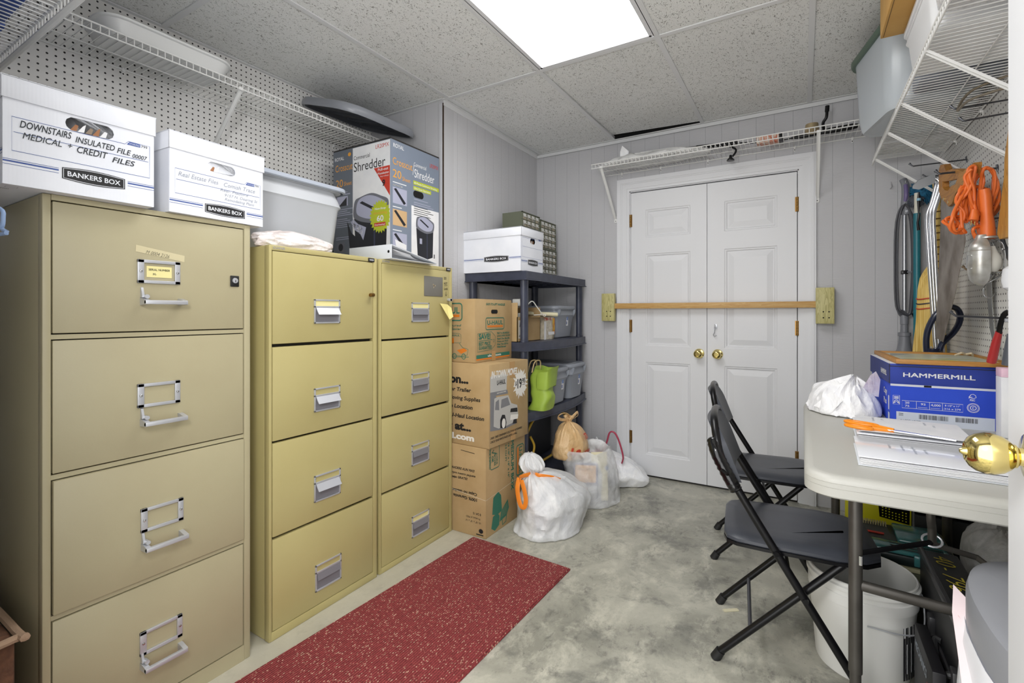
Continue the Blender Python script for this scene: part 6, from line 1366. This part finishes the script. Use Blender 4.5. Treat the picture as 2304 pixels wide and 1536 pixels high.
# duster
t = thing('fluffy_duster', 'blue and grey fluffy duster head beside the teal pole', 'duster', (.545, 3.36, 1.80))
def fluffy(m, c, R, n, seed, sx=1):
    q = MB(); rnd = random.Random(seed)
    for i in range(n):
        v = Vector((rnd.gauss(0, 1), rnd.gauss(0, .5), rnd.gauss(0, 1))).normalized(); e = Vector((v.x * R * sx, v.y * R * .55, v.z * R)) * rnd.uniform(.85, 1.1)
        q.tube([Vector(c) + e * .35, Vector(c) + e * .7 + Vector((0, 0, .004)), Vector(c) + e + Vector((rnd.uniform(-.006, .006), 0, rnd.uniform(-.008, .002)))], [.008, .006, .002], m, 5)
    return q
q = fluffy(mat('duster_blue', '#1f6f95', .8, var='#134a6b', vs=60), (.558, 3.36, 1.815), .068, 260, 4); blob(q, mat('duster_blue', '#1f6f95'), (.045, .03, .045), 2, .2, 3, 3, -1, M_at(.558, 3.36, 1.77)); wb(q, 'blue_fringe', t)
q = fluffy(mat('duster_grey', '#50555e', .9), (.522, 3.345, 1.765), .036, 160, 8); blob(q, mat('duster_grey', '#50555e'), (.028, .02, .028), 2, .2, 3, 3, -1, M_at(.522, 3.345, 1.737)); wb(q, 'grey_fringe', t)
# corn broom
t = thing('corn_broom', 'yellow corn broom hanging upside down behind the saw', 'broom', (.575, 3.22, .9)); straw, k = newmat('straw_yellow'); fn_ = k.noise(1.0, 3, k.mapped((190, 190, 5))); k.col(k.mix(k.ramp(fn_, .3, .7), lin('#c39c45'), lin('#ecd080'))); k.bump(fn_, .8, .003); k.b.inputs['Roughness'].default_value = .7
b = MB(); b.tube([(.585, 3.20, 1.84), (.584, 3.20, 1.70), (.580, 3.20, 1.60), (.570, 3.20, 1.38)], [.022, .012, .016, .028], straw, 16); wb(b, 'wrapped_neck', t)
b = MB()
for i in range(9):
    z = 1.38 + i * .036; rr_ = .0295 - .0016 * i; b.tube([(.5715 + .0012 * i + rr_ * math.cos(a), 3.20 + rr_ * math.sin(a), z + .008 * a / (2 * PI)) for a in [k_ * PI / 8 for k_ in range(17)]], .0028, mat('wire_bronze', '#6b4d25', .4, .5), 6)
wb(b, 'binding_wire', t)
b = MB(); R_ = []
for (z, rx, ry, cx) in ((1.40, .024, .024, .570), (1.375, .034, .032, .566), (1.34, .044, .04, .562), (1.28, .050, .042, .560), (1.19, .052, .04, .558), (1.12, .053, .04, .557), (1.02, .060, .04, .555), (.93, .066, .04, .553)):
    R_.append([(cx + rx * (1 + .07 * math.sin(a * 17)) * math.cos(a), 3.20 + ry * (1 + .07 * math.sin(a * 13)) * math.sin(a), z) for a in [2 * PI * j / 72 for j in range(72)]])
b.loft(R_, straw); wb(b, 'bristles', t)
for z, mm in ((1.235, redm), (1.21, mat('stitch_navy', '#2a2d44', .6)), (1.185, redm)):
    b = MB(); b.tube([(.558 + .056 * math.cos(a), 3.20 + .045 * math.sin(a), z + .003 * math.sin(a * 3)) for a in [2 * PI * j / 32 for j in range(32)]], .0028, mm, 6, True); wb(b, 'stitching', t)
# bent aluminium tubes on a hook
t = thing('bent_tube_rack', 'bent shiny aluminium tubes hanging between the broom and saw', 'rack', (.53, 3.0, 1.0)); alu = mat('aluminium_tube', '#cfd1d6', .18, .95)
for i in range(3):
    b = MB(); ox = i * .011; oy = -i * .004
    b.tube(smooth_path([(.515 + ox, 2.96 + oy, 1.795), (.530 + ox, 2.96 + oy, 1.785), (.535 + ox, 2.96 + oy, 1.755), (.520 + ox * .8, 2.96 + oy, 1.68), (.503 + ox, 2.96 + oy, 1.615), (.506 + ox, 2.96 + oy, 1.50), (.522 + ox * .8, 2.96 + oy, 1.20), (.535 + ox, 2.96 + oy, .985), (.536 + ox, 2.96 + oy, .90)], 6), .0085, alu, 12); wb(b, 'bent_tube', t)
b = MB(); b.loft([[(x, y, z) for x, y, z in q] for q in ([(.448, 2.95, 1.765), (.452, 2.965, 1.775), (.452, 2.965, 1.765), (.448, 2.95, 1.755)], [(.47, 2.94, 1.79), (.475, 2.97, 1.80), (.475, 2.97, 1.755), (.47, 2.94, 1.745)], [(.53, 2.945, 1.815), (.53, 2.97, 1.815), (.53, 2.97, 1.775), (.53, 2.945, 1.77)])], mat('sleeve_grey', '#8d8f92', .45)); wb(b, 'grey_sleeve', t)
b = MB(); b.tube([(XW, 2.955, 1.805), (.50, 2.955, 1.805), (.485, 2.955, 1.818)], .0035, hk_m, 8); solo(b, 'peg_hook', (XW, 2.955, 1.805), 'steel hook carrying the bent aluminium tubes', 'hook', 'steel hooks in the right pegboard')
# dark D-handle of a tool standing behind the carton
t = thing('snow_shovel', 'dark navy D-handled shovel standing behind the copy paper carton', 'shovel', (.555, 2.93, 0)); nv = mat('navy_gloss', '#20263a', .2)
b = MB(); Lp = [(.492, .97), (.490, 1.04), (.500, 1.10), (.525, 1.155), (.560, 1.188), (.592, 1.185), (.607, 1.155), (.603, 1.115), (.585, 1.075), (.562, 1.045), (.545, 1.02), (.536, .99)]
b.tube(smooth_path([(x, 2.90, z) for x, z in Lp], 6), [.0175] * 200 if 0 else .0165, nv, 12, flat=.75, nrm=(0, 1, 0))
b.tube([(.535, 2.90, 1.045), (.565, 2.90, 1.055)], .010, nv, 10); b.tube([(.513, 2.90, 1.0), (.513, 2.90, .86)], [.028, .02], nv, 14)
for x, z in ((.585, 1.190), (.600, 1.10), (.505, 1.005)): b.tube([(x, 2.890, z), (x, 2.886, z)], .004, M_chrome, 10)
wb(b, 'd_handle', t)
b = MB(); b.tube([(.513, 2.90, .88), (.513, 2.90, .30)], .015, nv, 12); wb(b, 'shaft', t)
b = MB(); b.loft([[(x, y + .004, z) for x, y, z in q] for q in ([(.42, 2.90, .30), (.51, 2.88, .34), (.60, 2.90, .30), (.51, 2.89, .335)], [(.40, 2.92, .02), (.51, 2.89, .02), (.61, 2.92, .02), (.51, 2.90, .02)])], nv); wb(b, 'blade', t)
# hand saw
t = thing('hand_saw', 'old hand saw with a wooden handle and rusty blade hanging point down', 'saw', (.52, 2.6, 1.4)); sw = m_wood('saw_handle_wood', '#b67f33', '#8d5a22', 1)
S_ = lambda P: [Vector((0, a, b_)) for a, b_ in P]
YZ = Matrix(((0, 0, 1, 0), (1, 0, 0, 0), (0, 1, 0, 0), (0, 0, 0, 1)))
hole = [(2.700, 1.735), (2.640, 1.722), (2.560, 1.708), (2.470, 1.692), (2.500, 1.678), (2.560, 1.684), (2.610, 1.676), (2.660, 1.690), (2.700, 1.712)]
outl = [(2.760, 1.800), (2.735, 1.815), (2.680, 1.803), (2.640, 1.765), (2.560, 1.752), (2.470, 1.728), (2.395, 1.700), (2.365, 1.735), (2.320, 1.735), (2.270, 1.715), (2.262, 1.690), (2.290, 1.652), (2.345, 1.640), (2.430, 1.652), (2.500, 1.640), (2.547, 1.612), (2.600, 1.610), (2.640, 1.632), (2.720, 1.668), (2.755, 1.700), (2.765, 1.750)]
# ring between outline and hand hole, matched by angle
cy_, cz_ = 2.58, 1.699
def ray(poly, a):
    best = 1e9; dx, dz = math.cos(a), math.sin(a)
    for i in range(len(poly)):
        (x1, y1), (x2, y2) = poly[i], poly[(i + 1) % len(poly)]; x1 -= cy_; x2 -= cy_; y1 -= cz_; y2 -= cz_
        det = dx * (y1 - y2) - dz * (x1 - x2)
        if abs(det) < 1e-12: continue
        tt = (x1 * (y1 - y2) - y1 * (x1 - x2)) / det; ss = (dx * y1 - dz * x1) / det
        if tt > 0 and -1e-9 <= ss <= 1 + 1e-9: best = min(best, tt)
    return best if best < 1e8 else .02
an = sorted(set([math.atan2(z - cz_, y - cy_) for y, z in outl] + [math.atan2(z - cz_, y - cy_) for y, z in hole] + [i * PI / 20 - PI for i in range(40)]))
O = [(cy_ + ray(outl, a) * math.cos(a), cz_ + ray(outl, a) * math.sin(a)) for a in an]; I = [(cy_ + ray(hole, a) * math.cos(a), cz_ + ray(hole, a) * math.sin(a)) for a in an]
n = len(an); V = [(.509, y, z) for y, z in O] + [(.509, y, z) for y, z in I] + [(.531, y, z) for y, z in O] + [(.531, y, z) for y, z in I]; Fc = []
for i in range(n):
    j = (i + 1) % n; Fc += [(i, n + i, n + j, j), (2 * n + i, 2 * n + j, 3 * n + j, 3 * n + i), (i, j, 2 * n + j, 2 * n + i), (n + i, 3 * n + i, 3 * n + j, n + j)]
b = MB(); b.raw(V, Fc, sw)
for y, z in ((2.67, 1.655), (2.60, 1.628)): b.tube([(.507, y, z), (.5095, y, z)], .007, M_brass, 12)
b.v = [(x, y, z - .014) for x, y, z in b.v]; wb(b, 'handle', t)
b = MB(); bl = [(2.765, 1.700), (2.815, 1.40), (2.884, 1.064), (2.745, 1.050), (2.547, 1.257), (2.413, 1.442), (2.425, 1.655)]
rs = mat('rusty_steel', '#958d86', .5, .35, var='#655a50', vs=9, bump=.1)
b.prism(bl, .5192, .5208, rs, YZ); 
for i in range(56):
    f = i / 56; y = 2.765 + (2.884 - 2.765) * f; z = 1.69 + (1.064 - 1.69) * f; b.raw([(.52, y, z), (.52, y + .004, z - .005), (.52, y + .002, z - .011)], [(0, 1, 2)], rs)
b.v = [(x, y, z - .014) for x, y, z in b.v]; wb(b, 'blade', t)
# orange cord bundle and work light
t = thing('work_light', 'caged metal work light with orange handle and bundled orange cord', 'lamp', (.52, 2.32, 1.5)); oc_ = mat('cord_orange', '#dc6c2b', .42)
LO = [[(-.037, .507), (-.044, .482), (-.029, .444), (-.022, .413), (-.02, .381), (-.022, .350)],
 [(-.030, .40), (-.037, .500), (-.022, .511), (-.043, .444), (-.067, .399), (-.093, .35), (-.093, .311), (-.081, .295), (-.056, .304)],
 [(-.039, .292), (-.053, .301), (-.056, .35), (-.055, .399), (-.056, .444), (-.022, .468), (-.009, .512)],
 [(.008, .507), (-.004, .468), (-.032, .413), (-.039, .367), (-.032, .343), (.006, .332)],
 [(.003, .294), (-.004, .297), (-.011, .346), (-.004, .392), (.02, .461), (.013, .503)],
 [(.02, .512), (.038, .496), (.041, .444), (.027, .371), (.01, .304), (-.008, .269), (-.025, .276), (-.03, .301)],
 [(.024, .329), (.041, .364), (.062, .399), (.066, .441), (.052, .493), (.024, .514)],
 [(.008, .5), (-.008, .434), (-.015, .385), (-.011, .336)],
 [(-.039, .40), (-.039, .444), (-.015, .454), (.02, .458), (.055, .444), (.069, .413), (.062, .385), (.034, .385)],
 [(.045, .441), (.073, .416), (.087, .385), (.076, .36), (.059, .355)],
 [(-.077, .35), (-.074, .311), (-.063, .308), (-.043, .336), (-.046, .364), (-.03, .40), (-.02, .47), (.0, .50), (.02, .46), (.03, .40), (.02, .34)]]
o0 = Vector((.518, 2.278, 1.16)); e1 = Vector((.856, .517, 0)); e2 = Vector((.517, -.856, 0))
b = MB(); pts = []
for i, L in enumerate(LO):
    dep = (.020, .012, .004, -.010, .010, .022, .016, -.004, -.012, -.016, -.022)[i]
    pts += [o0 + e1 * s_ + Vector((0, 0, z)) + e2 * (dep + .004 * math.sin(j * 1.3)) for j, (s_, z) in enumerate(L)]
rnd = random.Random(12); P2 = [p + e1 * rnd.uniform(-.013, .013) + e2 * rnd.uniform(-.012, .012) + Vector((0, 0, rnd.uniform(-.012, .006))) for p in pts[::-1]]
pts = [p - Vector((0, 0, .010)) for p in pts + P2[4:]]
b.tube(smooth_path(pts, 8), .0048, oc_, 8); wb(b, 'cord', t)
b = MB(); pc = o0 + e1 * -.034 + Vector((0, 0, .335)) + e2 * .03; b.tube([pc + Vector((0, 0, .022)), pc, pc - Vector((0, 0, .016)) - e1 * .004], [.008, .013, .014], oc_, 10)
for q_ in (-1, 1): b.tube([pc - Vector((0, 0, .016)) + e1 * (.006 * q_ - .004), pc - Vector((0, 0, .032)) + e1 * (.006 * q_ - .006)], .002, M_brass, 6)
wb(b, 'plug', t)
lc = Vector((.535, 2.245, 0)); b = MB(); L3 = lambda s_, z, dd=0: (lc.x + e1.x * s_ + e2.x * dd, lc.y + e1.y * s_ + e2.y * dd, z)
b.tube([L3(-.004, 1.585), L3(0, 1.56), L3(.004, 1.50), L3(.006, 1.47), L3(.006, 1.425), L3(.006, 1.415)], [.014, .0165, .016, .019, .0225, .023], oc_, 16); wb(b, 'grip', t, 'orange rubber grip')
met = mat('reflector_metal', '#b9b9b6', .35, .6, var='#a09d96', vs=30)
b = MB(); rgz = [(1.428, .018), (1.415, .020), (1.40, .032), (1.385, .039), (1.375, .038), (1.372, .041), (1.33, .041), (1.295, .040), (1.292, .038), (1.275, .034), (1.262, .022), (1.255, .008)]
vs = []; m_ = 14
for z, r_ in rgz:
    for k_ in range(m_): a = math.radians(100 + 170 * k_ / (m_ - 1)); vs.append(L3(-.010 + r_ * math.cos(a), z, -r_ * math.sin(a) * -.9))
b.raw(vs, [(i * m_ + k_, i * m_ + k_ + 1, (i + 1) * m_ + k_ + 1, (i + 1) * m_ + k_) for i in range(len(rgz) - 1) for k_ in range(m_ - 1)], met, None, True); wb(b, 'reflector', t)
b = MB(); b.lathe([(0, -.045), (.018, -.042), (.028, -.028), (.031, -.010), (.028, .008), (.018, .028), (.013, .045), (0, .046)], mat('bulb_white', '#d9d6cc', .2), 20, Matrix.Translation(L3(.020, 1.345, -.004))); wb(b, 'bulb', t)
b = MB()
for a in (-70, -20, 30, 75): b.tube(smooth_path([L3(.006 + .016 * math.cos(math.radians(a)), 1.412, .016 * math.sin(math.radians(a))), L3(.006 + .040 * math.cos(math.radians(a)), 1.39, .040 * math.sin(math.radians(a))), L3(.006 + .042 * math.cos(math.radians(a)), 1.30, .042 * math.sin(math.radians(a))), L3(.0, 1.262, 0)], 5), .0016, M_chrome, 6)
for z in (1.375, 1.30): b.tube([L3(.006 + .042 * math.cos(a), z, .042 * math.sin(a)) for a in [math.radians(-85 + i * 17) for i in range(11)]], .0016, M_chrome, 6)
b.tube(smooth_path([L3(.004, 1.262), L3(-.006, 1.245), L3(-.004, 1.222), L3(.016, 1.214), L3(.036, 1.232)], 5), .002, M_chrome, 6); b.tube([L3(-.048, 1.36), L3(-.062, 1.358), L3(-.064, 1.315), L3(-.05, 1.313)], .0015, M_chrome, 6)
b.tube([L3(.006 + .029 * math.cos(a), 1.418, .029 * math.sin(a)) for a in [i * PI / 10 for i in range(20)]], .004, met, 6, True)
wb(b, 'wire_cage', t)
# wooden handle, ring strap, clear lamp, saw blade, pliers (partly behind the open door's edge)
b = MB(); b.prism([(2.03, 1.78), (2.10, 1.77), (2.145, 1.66), (2.15, 1.60), (2.215, 1.425), (2.19, 1.405), (2.03, 1.40)], .556, .580, m_wood('handle_yellow_wood', '#bf8f40', '#9c6d2b', 2), YZ); solo(b, 'wooden_paddle', (.57, 2.1, 1.4), 'yellowish wooden paddle hanging on the pegboard at the open door edge', 'paddle')
b = MB(); b.tube(smooth_path([(.607, 2.235, 1.565), (.604, 2.30, 1.52), (.603, 2.345, 1.46), (.604, 2.34, 1.40), (.608, 2.28, 1.345), (.610, 2.235, 1.318)], 6), .020, mat('strap_charcoal', '#34363c', .35), 10, flat=.3, nrm=(0, 1, 0)); b.lathe([(.008, -.006), (.017, -.006), (.017, .006), (.008, .006), (.008, -.006)], mat('strap_charcoal', '#34363c'), 20, frame((.607, 2.24, 1.325), (0, 1, 0), (0, 0, 1))); solo(b, 'strap_wrench', (.585, 2.3, 1.4), 'curved charcoal strap tool with an eyelet below the wooden paddle', 'tool')
b = MB(); b.lathe([(0, 1.205), (.018, 1.205), (.018, 1.235), (.030, 1.245), (.034, 1.27), (.030, 1.305), (.020, 1.315), (0, 1.315)], mat('lens_clear', '#dfe0e4', .15), 24, Matrix.Translation((.596, 2.200, 0))); solo(b, 'lamp_lens', (.596, 2.200, 1.205), 'clear ribbed plastic cap hanging under the charcoal strap tool', 'lens')
b = MB(); b.prism([(2.585, 1.32), (2.56, 1.20), (2.535, 1.10), (2.455, .985), (2.445, .99), (2.49, 1.10), (2.515, 1.20), (2.52, 1.32)], .616, .6175, mat('blade_grey', '#8f9296', .35, .6), YZ)
for i in range(30): f = i / 30; y = 2.52 - .075 * f ** 1.6; z = 1.31 - .31 * f; b.raw([(.617, y, z), (.617, y - .008, z - .004), (.617, y, z - .009)], [(0, 1, 2)], mat('tooth_white', '#d8d8d8', .4))
b.box((.61, 2.52, 1.31), (.622, 2.59, 1.42), M_blackm, .002); solo(b, 'pruning_blade', (.617, 2.53, 1.0), 'curved grey pruning saw blade hanging flat on the right pegboard', 'saw')
t = thing('pliers', 'pliers with one red and one dark grip hanging beside the open door', 'pliers', (.55, 2.13, 1.0)); b = MB()
b.tube(smooth_path([(.560, 2.125, 1.165), (.552, 2.135, 1.155), (.548, 2.150, 1.125), (.546, 2.155, 1.095)], 4), .009, M_blackm, 8, flat=.5); b.tube(smooth_path([(.562, 2.120, 1.165), (.568, 2.110, 1.15), (.566, 2.105, 1.115), (.560, 2.11, 1.09)], 4), .007, M_steel, 8, flat=.6); b.tube([(.553, 2.130, 1.138), (.562, 2.13, 1.138)], .006, M_steel, 10); wb(b, 'jaws', t)
b = MB(); b.tube([(.546, 2.156, 1.10), (.543, 2.175, 1.06), (.540, 2.205, .998)], [.009, .012, .013], mat('grip_red', '#a62a2a', .35), 10); wb(b, 'grip', t, 'red rubber grip')
b = MB(); b.tube([(.562, 2.110, 1.095), (.560, 2.115, 1.05), (.556, 2.125, .996)], [.010, .013, .013], mat('grip_slate', '#4d5058', .4), 10); wb(b, 'grip', t, 'dark slate rubber grip')

# ---------------------------------------------------------------- things on the right and back wire shelves
clr = mat('tub_translucent', '#c2c9cf', .22, alpha=.84)
t = thing('storage_tub', 'large translucent tub with green rim hanging over the right shelf edge', 'tub', (.418, 2.675, ZR + .002), .23); b = MB()
def RR(w, d, r, z, ox=0): return rrect(w, d, r, z, 9, ox, 0)
b.loft([RR(.26, .35, .05, .003), RR(.30, .39, .08, .0), RR(.312, .405, .085, .012), RR(.328, .425, .09, .06), RR(.345, .46, .095, .30), RR(.35, .465, .095, .335), RR(.344, .458, .09, .335), RR(.338, .45, .09, .28), RR(.30, .39, .08, .02), RR(.2, .3, .04, .018)], clr, None); b.build('tub', t)
b = MB(); b.loft([RR(.352, .467, .095, .325), RR(.372, .492, .10, .325), RR(.378, .498, .10, .335), RR(.378, .498, .10, .350), RR(.368, .488, .10, .355), RR(.32, .43, .08, .355), RR(.31, .42, .07, .345)], mat('rim_green', '#4d6153', .35)); b.build('lid', t, 'dark green lid')
white_tub = mat('tub_white', '#e1e2e4', .3)
t = thing('storage_tub', 'white tub under the brown carton on the right shelf', 'tub', (.465, 2.03, ZR + .002)); b = MB(); tub(b, white_tub, .27, .34, .30, .37, .150, r=.03); b.build('tub', t)
b = MB(); lid(b, white_tub, .315, .385, .020, Matrix.Translation((0, 0, .142)), r=.04); b.build('lid', t)
b = MB(); b.box((.243, 1.70, 2.1635), (.615, 2.205, 2.425), m_card('cardboard_yellow', '#c99e58', '#ba8d48'), .003); b.box((.250, 1.71, 2.1628), (.252, 2.195, 2.1632), mat('box_seam', '#6e5330'), 0); solo(b, 'cardboard_box', (.43, 1.95, 2.163), 'brown cardboard carton stacked on the white tub near the ceiling', 'box')
t = thing('storage_tub', 'clear tub of pinkish clothing near the door end of the right shelf', 'tub', (.46, 1.57, ZR + .002)); b = MB(); tub(b, m_film('tub_clear', '#dcdcdc', .45, .2), .28, .42, .31, .46, .16, r=.03); b.build('tub', t)
b = MB(); lid(b, white_tub, .32, .47, .018, Matrix.Translation((0, 0, .15)), r=.04); b.build('lid', t)
b = MB(); blob(b, mat('cloth_pink', '#b9978c', .9, var='#8c7676', vs=14), (.125, .19, .075), 6, .15, 3, 4, -.8, M_at(.46, 1.57, ZR + .012)); solo(b, 'folded_clothing', (.46, 1.57, ZR + .012), 'pinkish clothing packed in the clear tub on the right shelf', 'clothing')
b = MB(); b.box((.36, 2.245, ZR + .003), (.60, 2.38, ZR + .11), mat('cloth_slate', '#8a8f99', .8, var='#777c87', vs=10), .012); solo(b, 'folded_blanket', (.48, 2.31, ZR), 'slate folded cloth between the white tub and the green rimmed tub', 'blanket')
b = MB(); b.box((.34, 2.98, ZR + .003), (.60, 3.20, ZR + .014), mat('board_pale', '#bfc0c2', .6), .003); solo(b, 'flat_tray', (.47, 3.1, ZR), 'pale flat board at the far end of the right wire shelf', 'board')
b = MB(); b.box((.35, 1.02, ZR + .003), (.60, 1.30, ZR + .13), m_card('cardboard_yellow', '#c99e58', '#ba8d48'), .003); solo(b, 'cardboard_box', (.47, 1.16, ZR), 'small brown carton at the near end of the right wire shelf', 'box')
# back shelf
b = MB(); gathered(b, m_film('bag_sheer', '#e2e3e1', .8), [(c_[0], c_[1], c_[2] + ZL + .0, c_[3], c_[4], c_[5]) for c_ in interp([(-.86, 3.29, .003, .20, .06, 0), (-.86, 3.29, .005, .33, .10, 0), (-.87, 3.29, .02, .345, .11, .0), (-.89, 3.29, .045, .29, .09, .02), (-.95, 3.29, .06, .12, .05, .05), (-1.0, 3.28, .066, .02, .02, .05)], 4)], 7.7, 80, None, .02, 5)
b.raw([(-1.09, 3.26, ZL + .04), (-1.03, 3.25, ZL + .045), (-1.025, 3.25, ZL + .09), (-1.05, 3.255, ZL + .115), (-1.075, 3.26, ZL + .14), (-1.09, 3.262, ZL + .10)], [(0, 1, 2, 3, 4, 5)], M_film)
solo(b, 'plastic_bag', (-.86, 3.29, ZL), 'long crumpled clear plastic bag on the shelf over the double door', 'bag')
b = MB(); b.tube([(-.83, 3.36, ZL + .094), (-.60, 3.35, ZL + .072), (-.33, 3.30, ZL + .030), (-.24, 3.29, ZL + .02)], [.005, .008, .009, .006], M_blackm, 10); b.tube([(-.60, 3.35, ZL + .070), (-.35, 3.30, ZL + .038)], .013, M_blackm, 10)
b.tube(smooth_path([(-.40, 3.305, ZL + .03), (-.36, 3.29, ZL + .0), (-.358, 3.28, ZL - .025), (-.375, 3.275, ZL - .05)], 5), .006, M_blackm, 8); b.lathe([(0, 0), (.022, 0), (.022, .006), (.009, .02), (.007, .035), (0, .036)], M_blackm, 18, Matrix.Translation((-.385, 3.272, ZL - .075)))
solo(b, 'folding_pole', (-.5, 3.31, ZL + .03), 'thin black pole with a knob poking through the shelf over the double door', 'pole')
b = MB(); b.box((-.24, 3.27, ZL + .004), (-.12, 3.33, ZL + .045), mat('carton_mixed', '#d8cfc0', .6, var='#c2552c', vs=45), .002); b.box((-.12, 3.27, ZL + .004), (-.10, 3.33, ZL + .045), M_blackm, .001); solo(b, 'small_carton', (-.17, 3.3, ZL), 'small red and white printed carton on the shelf over the double door', 'box')
t = thing('reaching_tool', 'black grabber tool with a long handle at the right end of the door shelf', 'tool', (.1, 3.3, ZL + .004)); b = MB()
b.tube([(-.06, 3.30, ZL + .012), (.0, 3.30, ZL + .014), (.10, 3.30, ZL + .018), (.13, 3.30, ZL + .020), (.24, 3.30, ZL + .022), (.265, 3.30, ZL + .022)], [.006, .014, .012, .017, .018, .012], M_blackm, 10); wb(b, 'grip', t)
b = MB(); b.tube(smooth_path([(.105, 3.28, ZL + .02), (.10, 3.27, ZL + .06), (.115, 3.26, ZL + .085), (.118, 3.26, ZL + .12)], 5), .008, M_blackm, 8); b.tube([(.118, 3.26, ZL + .118), (.12, 3.26, ZL + .15)], .011, M_blackm, 10); wb(b, 'hook_arm', t)
b = MB(); b.tube([(-.095, 3.30, ZL + .010), (-.05, 3.30, ZL + .012)], .004, M_blackm, 8); wb(b, 'shaft', t)
b = MB(); b.lathe([(0, 0), (.028, .002), (.036, .012), (.032, .05), (.028, .05), (.0, .008)], mat('scoop_metal', '#b8a583', .3, .6), 22, Matrix.Translation((.045, 3.24, ZL + .004))); solo(b, 'metal_cup', (.045, 3.24, ZL), 'small brassy metal cup in front of the grabber tool on the door shelf', 'cup')
